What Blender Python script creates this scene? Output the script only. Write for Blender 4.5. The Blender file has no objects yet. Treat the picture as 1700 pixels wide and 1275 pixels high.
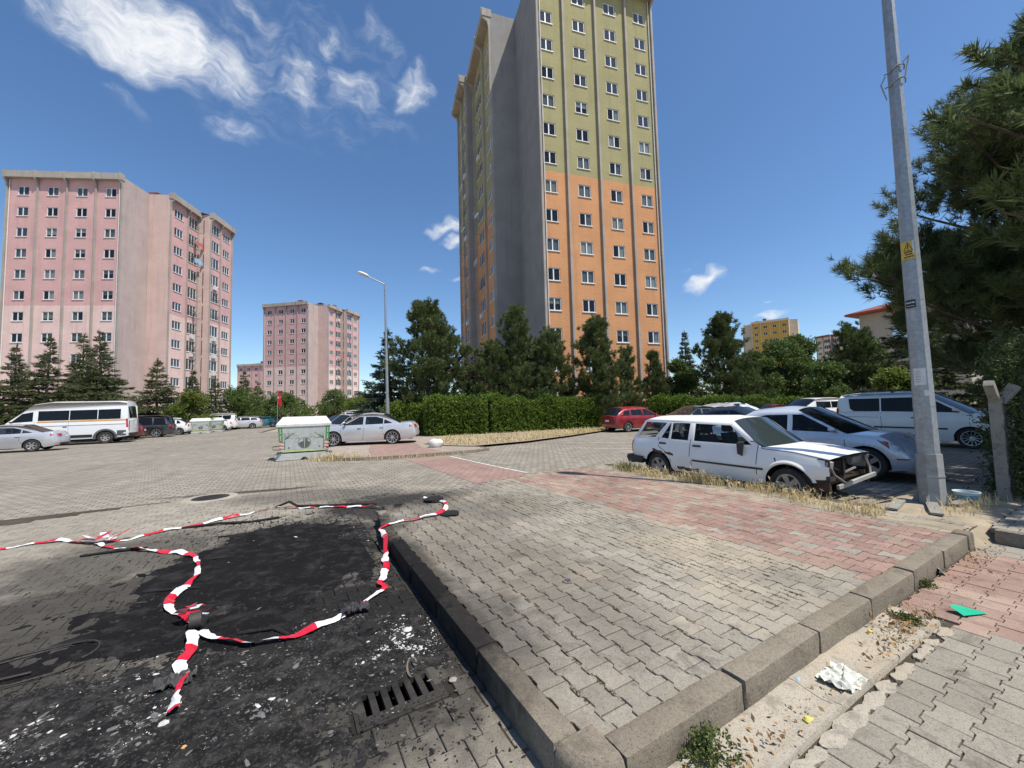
import bpy, bmesh, math, random
import numpy as np
from mathutils import Vector, Matrix, noise as mnoise
from mathutils.geometry import tessellate_polygon
R = math.radians
random.seed(7); rng = np.random.default_rng(7)
sc = bpy.context.scene
COL = sc.collection

# ------------------------------------------------------------------ camera
CAM_H = 1.55
cam_d = bpy.data.cameras.new('camera'); cam = bpy.data.objects.new('camera', cam_d); COL.objects.link(cam)
cam_d.sensor_width = 36.0; cam_d.lens = 650 / 1700 * 36; cam_d.clip_start = 0.05; cam_d.clip_end = 6000
_p, _r = R(3.45), R(1.5)
R0 = Vector((1, 0, 0)); U0 = Vector((0, -math.sin(_p), math.cos(_p))); F0 = Vector((0, math.cos(_p), math.sin(_p)))
cr = R0 * math.cos(_r) - U0 * math.sin(_r); cu = R0 * math.sin(_r) + U0 * math.cos(_r)
m3 = Matrix((cr, cu, -F0)).transposed()
cam.matrix_world = Matrix.Translation((0, 0, CAM_H)) @ m3.to_4x4()
sc.camera = cam
sc.cycles.max_bounces = 5; sc.cycles.diffuse_bounces = 2; sc.cycles.glossy_bounces = 2; sc.cycles.transmission_bounces = 2; sc.cycles.transparent_max_bounces = 10
sc.render.resolution_x = 1024; sc.render.resolution_y = 768

# ------------------------------------------------------------------ light, sky
SUN_EL = R(62); SUN_H = Vector((0.825, -0.565, 0)).normalized()
SUN_V = SUN_H * math.cos(SUN_EL) + Vector((0, 0, math.sin(SUN_EL)))
sl = bpy.data.lights.new('sun', 'SUN'); sl.energy = 5.0; sl.angle = R(0.53); sl.color = (1.0, 0.945, 0.86)
so = bpy.data.objects.new('sun', sl); COL.objects.link(so)
so.rotation_euler = (SUN_V).to_track_quat('Z', 'Y').to_euler(); so.location = (20, -20, 60)
vs = sc.view_settings; vs.view_transform = 'Standard'; vs.look = 'None'; vs.exposure = 0.2; vs.gamma = 1.0; vs.use_curve_mapping = False

class NT:
    """tiny node-tree helper"""
    def __init__(s, tree): s.t = tree; s.n = tree.nodes; s.l = tree.links
    def new(s, typ, **kw):
        nd = s.n.new(typ)
        for k, v in kw.items(): setattr(nd, k, v)
        return nd
    def inp(s, sock, v):
        if v is None: return
        if isinstance(v, bpy.types.NodeSocket): s.l.new(v, sock)
        else:
            if hasattr(sock.default_value, '__len__'):
                v = tuple(v) if hasattr(v, '__len__') else (v,) * len(sock.default_value)
                if len(sock.default_value) == 4 and len(v) == 3: v = v + (1.0,)
            sock.default_value = v
    def math(s, op, a, b=None, c=None, clamp=False):
        nd = s.new('ShaderNodeMath', operation=op, use_clamp=clamp)
        s.inp(nd.inputs[0], a); s.inp(nd.inputs[1], b); s.inp(nd.inputs[2], c); return nd.outputs[0]
    def vmath(s, op, a, b=None):
        nd = s.new('ShaderNodeVectorMath', operation=op); s.inp(nd.inputs[0], a); s.inp(nd.inputs[1], b)
        return nd.outputs['Value'] if op in ('LENGTH', 'DOT_PRODUCT', 'DISTANCE') else nd.outputs[0]
    def mix(s, f, a, b, typ='RGBA', blend='MIX'):
        nd = s.new('ShaderNodeMix', data_type=typ); nd.blend_type = blend if typ == 'RGBA' else 'MIX'
        i = {'RGBA': (0, 6, 7, 2), 'FLOAT': (0, 2, 3, 0)}[typ]
        s.inp(nd.inputs[i[0]], f); s.inp(nd.inputs[i[1]], a); s.inp(nd.inputs[i[2]], b); return nd.outputs[i[3]]
    def noise(s, vec, scale, detail=4, rough=0.55, dist=0.0):
        nd = s.new('ShaderNodeTexNoise'); s.inp(nd.inputs['Vector'], vec); nd.inputs['Scale'].default_value = scale
        nd.inputs['Detail'].default_value = detail; nd.inputs['Roughness'].default_value = rough; nd.inputs['Distortion'].default_value = dist
        return nd.outputs[0]
    def mrange(s, v, a, b, c=0.0, d=1.0, smooth=True):
        nd = s.new('ShaderNodeMapRange'); nd.interpolation_type = 'SMOOTHSTEP' if smooth else 'LINEAR'
        s.inp(nd.inputs[0], v)
        for k, q in zip((1, 2, 3, 4), (a, b, c, d)): s.inp(nd.inputs[k], q)
        return nd.outputs[0]
    def comb(s, x, y, z):
        nd = s.new('ShaderNodeCombineXYZ'); s.inp(nd.inputs[0], x); s.inp(nd.inputs[1], y); s.inp(nd.inputs[2], z); return nd.outputs[0]
    def sep(s, v):
        nd = s.new('ShaderNodeSeparateXYZ'); s.inp(nd.inputs[0], v); return nd.outputs
    def mapping(s, v, loc=(0, 0, 0), rot=(0, 0, 0), scale=(1, 1, 1)):
        nd = s.new('ShaderNodeMapping'); s.inp(nd.inputs[0], v); nd.inputs[1].default_value = loc; nd.inputs[2].default_value = rot; nd.inputs[3].default_value = scale
        return nd.outputs[0]

w = bpy.data.worlds.new('World'); sc.world = w; w.use_nodes = True
w.cycles.sampling_method = 'MANUAL'; w.cycles.sample_map_resolution = 256
W_ = NT(w.node_tree); W_.n.clear()
sky = W_.new('ShaderNodeTexSky', sky_type='NISHITA'); sky.sun_disc = False
sky.sun_elevation = SUN_EL; sky.sun_rotation = math.atan2(SUN_H.x, SUN_H.y)
sky.altitude = 600; sky.air_density = 1.0; sky.dust_density = 0.7; sky.ozone_density = 3.5
dirv = W_.new('ShaderNodeTexCoord').outputs['Generated']
x_, y_, z_ = W_.sep(W_.vmath('NORMALIZE', dirv))
az = W_.math('ARCTAN2', x_, y_); el = W_.math('ARCSINE', z_)
CLOUDS = [(-0.55, 0.66, 0.44, 0.13, -0.02, 0.40), (-0.45, 0.75, 0.36, 0.05, -0.15, 0.30), (-0.7616, 0.6402, 0.22, 0.078, 0.0849, 1.15), (-0.827, 0.6412, 0.1088, 0.0358, 0.3137, 0.9), (-0.6475, 0.6466, 0.0919, 0.0523, -0.0665, 0.9), (-0.4988, 0.6584, 0.0735, 0.0606, -0.2879, 0.75), (-0.3798, 0.672, 0.0773, 0.0473, -0.0921, 0.75), (-0.2334, 0.6941, 0.0794, 0.045, 0.3, 0.8), (-0.5837, 0.7302, 0.0666, 0.0226, -0.2478, 0.6), (-0.4264, 0.7333, 0.0331, 0.0408, -0.1668, 0.6), (-0.3074, 0.7629, 0.0859, 0.0309, -0.3253, 0.5), (-0.6244, 0.5451, 0.0764, 0.0292, 0.0297, 0.7), (-0.8041, 0.5468, 0.058, 0.0272, -0.3227, 0.45), (-0.1539, 0.435, 0.0753, 0.0254, 0.2015, 1.1), (-0.1376, 0.4035, 0.0466, 0.0154, 0.0958, 0.9), (-0.1998, 0.341, 0.0349, 0.0128, 0.0348, 0.8), (0.4759, 0.2723, 0.0631, 0.0213, 0.0173, 1.05), (0.5929, 0.2217, 0.0173, 0.0071, -0.1749, 0.7), (0.6002, 0.1803, 0.0356, 0.0131, 0.0944, 0.9), (0.4331, 0.3068, 0.0435, 0.0122, 0.0133, 0.4), (-0.1297, 0.3345, 0.0356, 0.013, 0.0116, 0.6),
          (2.2, 0.5, 0.25, 0.06, 0.1, 0.9), (-2.3, 0.45, 0.22, 0.05, -0.1, 0.9), (2.9, 0.8, 0.2, 0.07, 0.3, 0.7)]
ae = W_.comb(az, el, 0.0)
# streaky noise domain, flowing down to the right
wn = W_.noise(W_.mapping(ae, rot=(0, 0, R(35)), scale=(5, 9, 1)), 1.6, 3, 0.6)
off = W_.vmath('SCALE', W_.comb(W_.math('SUBTRACT', wn, 0.5), W_.math('SUBTRACT', W_.noise(ae, 11, 2), 0.5), 0.0), None)
off.node.inputs['Scale'].default_value = 0.10
aw = W_.vmath('ADD', ae, off)
dens = None
awh = W_.vmath('ADD', aw, (0.0, 0.0, 1.0))
for (ca, ce, ra, re, rot, st_) in CLOUDS:
    c_, s_ = math.cos(rot), math.sin(rot)
    u = W_.vmath('DOT_PRODUCT', awh, (c_ / ra, s_ / ra, -(ca * c_ + ce * s_) / ra)); v = W_.vmath('DOT_PRODUCT', awh, (-s_ / re, c_ / re, (ca * s_ - ce * c_) / re))
    q = W_.math('MULTIPLY_ADD', u, u, W_.math('MULTIPLY', v, v))
    v = W_.math('MULTIPLY_ADD', q, -st_ * .8, st_ * .8)
    dens = W_.math('MAXIMUM', v, 0.0) if dens is None else W_.math('MAXIMUM', dens, v)
n1 = W_.noise(W_.mapping(aw, rot=(0, 0, R(38)), scale=(8, 30, 1)), 1.0, 6, 0.66, 0.0)
n2 = W_.noise(aw, 26, 4, 0.6)
nn = W_.math('ADD', W_.math('MULTIPLY', n1, 0.65), W_.math('MULTIPLY', n2, 0.35))
cv = W_.math('ADD', W_.math('MULTIPLY', dens, 1.7), W_.math('MULTIPLY', W_.math('SUBTRACT', nn, 0.545), 4.0))
cloud = W_.math('MULTIPLY', W_.mrange(cv, -0.15, 1.9), W_.mrange(dens, 0.0, 0.5))
cbright = W_.mix(W_.mrange(cv, 0.2, 1.6), (4.4, 4.8, 5.4), (6.1, 6.2, 6.3))
hs = W_.new('ShaderNodeHueSaturation'); hs.inputs['Saturation'].default_value = 1.12; W_.inp(hs.inputs['Color'], sky.outputs[0])
skyc = W_.mix(W_.math('MULTIPLY', cloud, 0.95), hs.outputs[0], cbright)
bg = W_.new('ShaderNodeBackground'); W_.inp(bg.inputs[0], skyc); bg.inputs[1].default_value = 0.142
W_.l.new(bg.outputs[0], W_.new('ShaderNodeOutputWorld').inputs[0])

# ------------------------------------------------------------------ local street frame: s along the side street, t along the main street
_a = R(30); E1 = np.array([math.cos(_a), math.sin(_a)]); E2 = np.array([-math.sin(_a), math.cos(_a)])
def ST(s, t, z=0.0): return (s * E1[0] + t * E2[0], s * E1[1] + t * E2[1], z)
def to_st(x, y): return (x * E1[0] + y * E1[1], x * E2[0] + y * E2[1])

# ------------------------------------------------------------------ object helpers
def tag(o, label=None, cat=None, group=None, kind=None):
    if label: o['label'] = label
    if cat: o['category'] = cat
    if group: o['group'] = group
    if kind: o['kind'] = kind
    return o
def empty(name, loc=(0, 0, 0), rz=0.0, label=None, cat=None, group=None, kind=None, parent=None):
    o = bpy.data.objects.new(name, None); COL.objects.link(o); o.empty_display_size = 0.1
    o.location = loc; o.rotation_euler = (0, 0, rz); o.parent = parent
    return tag(o, label, cat, group, kind)
def obj(name, me, parent=None, loc=None, rot=None):
    o = bpy.data.objects.new(name, me); COL.objects.link(o); o.parent = parent
    if loc is not None: o.location = loc
    if rot is not None: o.rotation_euler = rot
    return o
def mesh_np(name, V, Fc, mat, smooth=False, fmat=None):
    """mesh from numpy verts (N,3) and uniform faces (M,k)"""
    me = bpy.data.meshes.new(name); V = np.asarray(V, np.float32); Fc = np.asarray(Fc, np.int32); M_, k = Fc.shape
    me.vertices.add(len(V)); me.vertices.foreach_set('co', V.ravel())
    me.loops.add(M_ * k); me.loops.foreach_set('vertex_index', Fc.ravel())
    me.polygons.add(M_); me.polygons.foreach_set('loop_start', np.arange(0, M_ * k, k, dtype=np.int32)); me.polygons.foreach_set('loop_total', np.full(M_, k, np.int32))
    me.polygons.foreach_set('use_smooth', np.full(M_, bool(smooth)))
    for m in (mat if isinstance(mat, (list, tuple)) else [mat]): me.materials.append(m)
    if fmat is not None: me.polygons.foreach_set('material_index', np.asarray(fmat, np.int32))
    me.update(calc_edges=True); return me

class MB:
    """collects shapes, links them as ONE mesh object"""
    def __init__(s): s.v = []; s.f = []; s.m = []; s.xf = None
    def add(s, vs, fs, mi=0):
        b = len(s.v)
        s.v += [tuple(v) for v in vs] if s.xf is None else [tuple(s.xf @ Vector(v)) for v in vs]
        s.f += [tuple(i + b for i in f) for f in fs]; s.m += [mi] * len(fs); return s
    def quad(s, a, b, c, d, mi=0): return s.add([a, b, c, d], [(0, 1, 2, 3)], mi)
    def box(s, lo, hi, mi=0, ch=0.0):
        x0, y0, z0 = lo; x1, y1, z1 = hi
        if ch <= 0:
            return s.add([(x0, y0, z0), (x1, y0, z0), (x1, y1, z0), (x0, y1, z0), (x0, y0, z1), (x1, y0, z1), (x1, y1, z1), (x0, y1, z1)],
                         [(0, 3, 2, 1), (4, 5, 6, 7), (0, 1, 5, 4), (1, 2, 6, 5), (2, 3, 7, 6), (3, 0, 4, 7)], mi)
        c = ch
        def ring(z, i): return [(x0 + i, y0 + i, z), (x1 - i, y0 + i, z), (x1 - i, y1 - i, z), (x0 + i, y1 - i, z)]
        vs = ring(z0, c) + ring(z0 + c, 0) + ring(z1 - c, 0) + ring(z1, c); fs = [(3, 2, 1, 0), (12, 13, 14, 15)]
        for k in range(3):
            for j in range(4): fs.append((4 * k + j, 4 * k + (j + 1) % 4, 4 * k + 4 + (j + 1) % 4, 4 * k + 4 + j))
        return s.add(vs, fs, mi)
    def prism(s, pts, ax, a0, a1, mi=0):
        """2-D outline pts extruded along axis 'x','y' or 'z' from a0 to a1"""
        def mk(p, a): return {'x': (a, p[0], p[1]), 'y': (p[0], a, p[1]), 'z': (p[0], p[1], a)}[ax]
        n = len(pts); vs = [mk(p, a0) for p in pts] + [mk(p, a1) for p in pts]
        fs = [tuple(range(n - 1, -1, -1)), tuple(range(n, 2 * n))] + [(i, (i + 1) % n, n + (i + 1) % n, n + i) for i in range(n)]
        return s.add(vs, fs, mi)
    def tube(s, pts, rad, n=8, mi=0, cap=True):
        pts = [Vector(p) for p in pts]; rad = rad if hasattr(rad, '__len__') else [rad] * len(pts)
        vs = []; fs = []; up = None
        for i, p in enumerate(pts):
            d = (pts[min(i + 1, len(pts) - 1)] - pts[max(i - 1, 0)]); d = d.normalized() if d.length > 1e-9 else Vector((0, 0, 1))
            if up is None or abs(up.dot(d)) > 0.98: up = Vector((0, 0, 1)) if abs(d.z) < 0.9 else Vector((1, 0, 0))
            a = d.cross(up).normalized(); b = a.cross(d).normalized(); up = b
            for k in range(n):
                t = 2 * math.pi * k / n; vs.append(p + (a * math.cos(t) + b * math.sin(t)) * rad[i])
        for i in range(len(pts) - 1):
            for k in range(n): fs.append((i * n + k, i * n + (k + 1) % n, (i + 1) * n + (k + 1) % n, (i + 1) * n + k))
        if cap: fs.append(tuple(range(n - 1, -1, -1))); fs.append(tuple((len(pts) - 1) * n + k for k in range(n)))
        return s.add(vs, fs, mi)
    def lathe(s, prof, n=24, ax='z', c=(0, 0, 0), mi=0, close=False):
        """prof: list of (radius, height)"""
        vs = []; fs = []
        for (r, h) in prof:
            for k in range(n):
                t = 2 * math.pi * k / n; x, y = r * math.cos(t), r * math.sin(t)
                vs.append({'z': (c[0] + x, c[1] + y, c[2] + h), 'y': (c[0] + x, c[1] + h, c[2] + y), 'x': (c[0] + h, c[1] + x, c[2] + y)}[ax])
        m = len(prof)
        for i in range(m if close else m - 1):
            j = (i + 1) % m
            for k in range(n): fs.append((i * n + k, i * n + (k + 1) % n, j * n + (k + 1) % n, j * n + k))
        return s.add(vs, fs, mi)
    def grid(s, P, mi=0, flip=False):
        """P: rows x cols of points"""
        nr, nc = len(P), len(P[0]); vs = [p for row in P for p in row]; fs = []
        for i in range(nr - 1):
            for j in range(nc - 1):
                f = (i * nc + j, i * nc + j + 1, (i + 1) * nc + j + 1, (i + 1) * nc + j); fs.append(f[::-1] if flip else f)
        return s.add(vs, fs, mi)
    def mesh(s, name, mats, smooth=None, recalc=False, weld=0.0):
        me = bpy.data.meshes.new(name); me.from_pydata(s.v, [], s.f)
        for m in (mats if isinstance(mats, (list, tuple)) else [mats]): me.materials.append(m)
        me.polygons.foreach_set('material_index', np.array(s.m, np.int32))
        if recalc or weld:
            bm = bmesh.new(); bm.from_mesh(me)
            if weld: bmesh.ops.remove_doubles(bm, verts=bm.verts, dist=weld)
            if recalc: bmesh.ops.recalc_face_normals(bm, faces=bm.faces)
            bm.to_mesh(me); bm.free()
        if smooth is not None:
            me.polygons.foreach_set('use_smooth', np.ones(len(me.polygons), bool)); me.set_sharp_from_angle(angle=R(smooth))
        me.update(); return me
    def build(s, name, mats, parent=None, loc=None, rot=None, smooth=None, recalc=False, weld=0.0):
        return obj(name, s.mesh(name, mats, smooth, recalc, weld), parent, loc, rot)
def copy_tree(o, parent=None):
    c = o.copy(); COL.objects.link(c); c.parent = parent
    for ch in list(o.children): copy_tree(ch, c)
    return c

# ------------------------------------------------------------------ materials
def new_mat(name):
    m = bpy.data.materials.new(name); m.use_nodes = True; t = NT(m.node_tree); return m, t, t.n['Principled BSDF']
def pos_of(t): return t.new('ShaderNodeNewGeometry').outputs['Position']
def mat(name, col, rough=0.6, metal=0.0, var=0.12, scale=3.0, bump=0.0, bscale=40.0, coat=0.0, island=0.0, dirt=None, dirt_amt=0.0, dscale=1.5, spec=0.5, objrand=0.0, obj_space=False, col2=None):
    """procedural surface: base colour with noise variation, optional grime, random tint per piece, fine relief"""
    m, t, b = new_mat(name)
    P = t.new('ShaderNodeTexCoord').outputs['Object'] if obj_space else pos_of(t)
    n = t.noise(P, scale, 5, 0.6)
    lo = tuple(c * (1 - var) for c in col); hi = tuple(c * (1 + var) for c in (col2 or col))
    c = t.mix(t.mrange(n, 0.25, 0.75), lo, hi)
    if dirt:
        dn = t.noise(P, dscale, 6, 0.65, 0.4)
        c = t.mix(t.math('MULTIPLY', t.mrange(dn, 0.45, 0.75), dirt_amt), c, dirt)
    if island:
        r = t.new('ShaderNodeNewGeometry').outputs['Random Per Island']
        hv = t.new('ShaderNodeHueSaturation'); t.inp(hv.inputs['Value'], t.mrange(r, 0, 1, 1 - island, 1 + island, False)); t.inp(hv.inputs['Color'], c); c = hv.outputs[0]
    if objrand:
        r = t.new('ShaderNodeObjectInfo').outputs['Random']
        hv = t.new('ShaderNodeHueSaturation'); t.inp(hv.inputs['Value'], t.mrange(r, 0, 1, 1 - objrand, 1 + objrand, False)); t.inp(hv.inputs['Color'], c); c = hv.outputs[0]
    t.inp(b.inputs['Base Color'], c); b.inputs['Roughness'].default_value = rough; b.inputs['Metallic'].default_value = metal
    b.inputs['Specular IOR Level'].default_value = spec
    if coat: b.inputs['Coat Weight'].default_value = coat; b.inputs['Coat Roughness'].default_value = 0.06
    if bump:
        bn = t.new('ShaderNodeBump'); bn.inputs['Strength'].default_value = bump; bn.inputs['Distance'].default_value = 0.01
        t.inp(bn.inputs['Height'], t.noise(P, bscale, 5, 0.65)); t.l.new(bn.outputs[0], b.inputs['Normal'])
    return m
def glass_mat(name, tint=(0.02, 0.025, 0.03), opac=0.6, rough=0.03):
    m, t, b = new_mat(name)
    b.inputs['Base Color'].default_value = (*tint, 1); b.inputs['Roughness'].default_value = rough; b.inputs['Specular IOR Level'].default_value = 0.6
    tr = t.new('ShaderNodeBsdfTransparent'); tr.inputs[0].default_value = (0.75, 0.8, 0.8, 1)
    mx = t.new('ShaderNodeMixShader'); fr = t.new('ShaderNodeLayerWeight'); fr.inputs[0].default_value = 0.25
    t.inp(mx.inputs[0], t.math('MAXIMUM', opac, fr.outputs['Fresnel']))
    t.l.new(tr.outputs[0], mx.inputs[1]); t.l.new(b.outputs[0], mx.inputs[2])
    t.l.new(mx.outputs[0], t.n['Material Output'].inputs[0]); return m
def leaf_mat(name, col, col2, trans=0.25, rough=0.55):
    m, t, b = new_mat(name)
    r = t.new('ShaderNodeNewGeometry').outputs['Random Per Island']
    nz = t.noise(pos_of(t), 0.9, 3)
    f = t.math('ADD', t.math('MULTIPLY', r, 0.6), t.math('MULTIPLY', t.mrange(nz, 0.3, 0.7), 0.4))
    c = t.mix(f, col, col2)
    t.inp(b.inputs['Base Color'], c); b.inputs['Roughness'].default_value = rough; b.inputs['Specular IOR Level'].default_value = 0.25
    tl = t.new('ShaderNodeBsdfTranslucent'); t.inp(tl.inputs[0], c)
    mx = t.new('ShaderNodeMixShader'); mx.inputs[0].default_value = trans
    t.l.new(b.outputs[0], mx.inputs[1]); t.l.new(tl.outputs[0], mx.inputs[2]); t.l.new(mx.outputs[0], t.n['Material Output'].inputs[0]); return m

# soot and ash left by the fire: blobs (x, y, rx, ry, rotation) on the ground
SOOT = [(-2.55, 4.25, 1.5, 1.9, 0.5, 1.0), (-1.3, 2.9, 1.1, 1.3, 0.5, 1.0), (-2.0, 6.6, 1.35, 1.15, -0.1, 0.95), (-1.5, 2.0, 1.6, 0.65, 0.1, 0.85), (-3.3, 3.1, 1.7, 1.5, 0.6, 0.84),
        (-4.3, 4.4, 1.3, 1.1, 0.5, 0.68), (-5.4, 8.0, 1.5, 0.22, 0.28, 0.8), (-3.6, 7.5, 1.6, 0.7, 0.15, 0.5), (-0.45, 2.6, 0.75, 0.8, 0.5, 0.75), (-2.9, 2.0, 1.4, 0.8, 0.1, 0.86), (-1.0, 5.6, 0.6, 0.7, 0.4, 0.5), (-.98, 3.7, .30, 1.25, .52, .95), (-.45, 2.75, .32, .8, .52, .9), (-.25, 3.9, .75, 2.1, .52, .42), (-.5, 5.7, 1.1, .8, .3, .5)]
def soot_mask(t, P, gain=1.0):
    n = t.noise(P, 1.7, 4, 0.62, 0.6); n2 = t.noise(P, 9.0, 3, 0.6)
    w2 = t.math('ADD', t.math('MULTIPLY', t.math('SUBTRACT', n, 0.5), 0.9), t.math('MULTIPLY', t.math('SUBTRACT', n2, 0.5), 0.45))
    x, y, z = t.sep(P); H_ = t.comb(x, y, 1.0); tot = None
    for (cx, cy, rx, ry, rot, st_) in SOOT:
        c_, s_ = math.cos(rot), math.sin(rot)
        u = t.vmath('DOT_PRODUCT', H_, (c_ / rx, s_ / rx, -(cx * c_ + cy * s_) / rx)); v = t.vmath('DOT_PRODUCT', H_, (-s_ / ry, c_ / ry, (cx * s_ - cy * c_) / ry))
        d = t.math('ADD', t.math('SQRT', t.math('MULTIPLY_ADD', u, u, t.math('MULTIPLY', v, v))), w2)
        v = t.math('MULTIPLY_ADD', d, -st_ * gain / .55, st_ * gain * 1.15 / .55); v = t.math('MINIMUM', v, st_ * gain)
        tot = t.math('MAXIMUM', v, 0.0) if tot is None else t.math('MAXIMUM', tot, v)
    return tot
def stone_mat(name, cols, soot=0.0, island=0.14, bump=0.5, bscale=90.0, speck=True, tyre=False, dust=None, sgain=1.0):
    """weathered concrete: blotches, dark speckle, stains, soot where the fire was"""
    m, t, b = new_mat(name); P = pos_of(t); g = t.new('ShaderNodeNewGeometry').outputs['Random Per Island']
    oi = t.new('ShaderNodeObjectInfo').outputs['Random']
    c = t.mix(t.mrange(t.noise(P, 1.1, 5, 0.6), 0.3, 0.7), cols[0], cols[1])
    fine = t.noise(P, 55, 4, 0.7)
    c = t.mix(t.mrange(fine, 0.35, 0.75, 0.0, 0.55), c, cols[2])
    if speck:
        c = t.mix(t.math('MULTIPLY', t.mrange(t.noise(P, 130, 3, 0.6), 0.53, 0.66), 0.65), c, tuple(v * 0.35 for v in cols[0]))
        c = t.mix(t.math('MULTIPLY', t.mrange(t.noise(P, 6.0, 4, 0.7, 0.5), 0.50, 0.70), 0.6), c, tuple(v * 0.45 for v in cols[0]))
    if dust: c = t.mix(t.math('MULTIPLY', t.mrange(t.noise(P, 0.8, 5, 0.6, 0.3), 0.45, 0.7), 0.6), c, dust)
    hv = t.new('ShaderNodeHueSaturation'); rr = t.math('FRACT', t.math('ADD', g, t.math('MULTIPLY', oi, 7.13)))
    t.inp(hv.inputs['Value'], t.mrange(rr, 0, 1, 1 - island, 1 + island, False)); t.inp(hv.inputs['Color'], c); c = hv.outputs[0]
    rough = 0.9
    if tyre:   # curved rubber marks of a turning car
        Q = t.mapping(P, loc=(-3.6, -0.6, 0)); d = t.vmath('LENGTH', Q)
        nz = t.math('MULTIPLY', t.noise(P, 2.5, 3), 0.04)
        d = t.math('ADD', d, nz); band = None
        for r0 in (1.58, 1.75):
            v = t.mrange(t.math('ABSOLUTE', t.math('SUBTRACT', d, r0)), 0.075, 0.04); band = v if band is None else t.math('MAXIMUM', band, v)
        ang = t.math('ARCTAN2', t.sep(Q)[0], t.sep(Q)[1]); tread = t.mrange(t.math('SINE', t.math('MULTIPLY', ang, 150)), -0.6, 0.6, 0.35, 1.0)
        c = t.mix(t.math('MULTIPLY', t.math('MULTIPLY', band, tread), 0.55), c, (0.045, 0.043, 0.04))
    if soot:
        s_ = soot_mask(t, P, sgain)
        ash = t.mrange(t.noise(P, 14, 6, 0.7, 0.8), 0.5, 0.8)
        sc_ = t.mix(t.math('MULTIPLY', ash, 0.35), (0.0065, 0.006, 0.0058), (0.06, 0.056, 0.052))
        c = t.mix(t.math('MULTIPLY', s_, soot), c, sc_)
    t.inp(b.inputs['Base Color'], c); b.inputs['Roughness'].default_value = rough; b.inputs['Specular IOR Level'].default_value = 0.25
    bn = t.new('ShaderNodeBump'); bn.inputs['Strength'].default_value = bump; bn.inputs['Distance'].default_value = 0.006
    t.inp(bn.inputs['Height'], t.math('ADD', t.noise(P, bscale, 4, 0.7), t.math('MULTIPLY', t.noise(P, 14, 2), 0.12))); t.l.new(bn.outputs[0], b.inputs['Normal'])
    return m
# ================================================================== GROUND
BEIGE = ((0.272, 0.244, 0.196), (0.355, 0.32, 0.26), (0.175, 0.157, 0.127))
GREYP = ((0.275, 0.245, 0.195), (0.345, 0.31, 0.25), (0.205, 0.18, 0.145))
REDP = ((0.285, 0.178, 0.142), (0.345, 0.23, 0.188), (0.225, 0.155, 0.122))
M_beige = stone_mat('paver_beige', BEIGE, soot=0.8, island=0.11, dust=(0.42, 0.35, 0.25))
M_red = stone_mat('paver_red', REDP, island=0.14, dust=(0.40, 0.30, 0.22))
M_roadp = stone_mat('paver_road', GREYP, soot=0.97, island=0.10, tyre=True)
M_roadred = stone_mat('paver_road_red', REDP, island=0.12, dust=(0.42, 0.34, 0.25))
M_kerb = stone_mat('kerb_concrete', ((0.215, 0.18, 0.135), (0.285, 0.245, 0.185), (0.135, 0.115, 0.09)), soot=0.95, island=0.08, bump=1.0, bscale=45, sgain=1.1)
M_gutter = stone_mat('gutter_concrete', ((0.38, 0.34, 0.27), (0.45, 0.40, 0.32), (0.30, 0.27, 0.21)), island=0.05, bump=0.7, dust=(0.45, 0.33, 0.19))
M_joint = stone_mat('joint_sand', ((0.06, 0.05, 0.034), (0.10, 0.082, 0.056), (0.04, 0.034, 0.024)), soot=0.9, island=0.0, bump=0.9)
M_soil = mat('dry_soil', (0.33, 0.27, 0.185), 0.95, var=0.25, scale=3, bump=0.8, bscale=30, dirt=(0.2, 0.16, 0.1), dirt_amt=0.7)

def far_paver_mat(name, c1, c2, mort, scale=1.0, soot=0.0, rot=30, soft=0.0):
    m, t, b = new_mat(name); P = pos_of(t)
    Q = t.mapping(t.mapping(P, rot=(0, 0, R(-rot))), scale=(scale, scale, scale))
    br = t.new('ShaderNodeTexBrick', offset=0.5); t.inp(br.inputs['Vector'], Q)
    br.inputs['Scale'].default_value = 1.0; br.inputs['Brick Width'].default_value = 0.2; br.inputs['Row Height'].default_value = 0.148
    br.inputs['Mortar Size'].default_value = 0.012; br.inputs['Mortar Smooth'].default_value = 0.4; br.inputs['Bias'].default_value = 0.0
    br.inputs['Color1'].default_value = (*c1, 1); br.inputs['Color2'].default_value = (*c2, 1); br.inputs['Mortar'].default_value = (*mort, 1)
    c = br.outputs['Color']
    big = t.noise(P, 0.35, 6, 0.6, 0.5)
    c = t.mix(t.mrange(big, 0.35, 0.7, 0.0, 0.5), c, tuple(v * 0.72 for v in c1))
    c = t.mix(t.mrange(t.noise(P, 1.4, 6, 0.7), 0.5, 0.75, 0.0, 0.5), c, tuple(min(1, v * 1.25) for v in c2))
    c = t.mix(t.mrange(t.noise(P, 40, 4, 0.7), 0.45, 0.7, 0.0, 0.35), c, tuple(v * 0.6 for v in c1))
    # oil and tyre stains stretched along the street
    stn = t.noise(t.mapping(t.mapping(P, rot=(0, 0, R(-rot))), scale=(1.6, 0.25, 1)), 1.0, 5, 0.6)
    c = t.mix(t.mrange(stn, 0.56, 0.72, 0.0, 0.4), c, tuple(v * 0.5 for v in c1))
    if soot:
        c = t.mix(t.math('MULTIPLY', soot_mask(t, P), soot), c, (0.014, 0.0135, 0.013))
    t.inp(b.inputs['Base Color'], c); b.inputs['Roughness'].default_value = 0.9; b.inputs['Specular IOR Level'].default_value = 0.25
    bn = t.new('ShaderNodeBump'); bn.inputs['Strength'].default_value = 0.7; bn.inputs['Distance'].default_value = 0.008
    h = t.math('ADD', t.math('MULTIPLY', br.outputs['Fac'], -1.0), t.math('MULTIPLY', t.noise(P, 30, 5, 0.7), 0.6))
    t.inp(bn.inputs['Height'], h); t.l.new(bn.outputs[0], b.inputs['Normal']); return m
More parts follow.
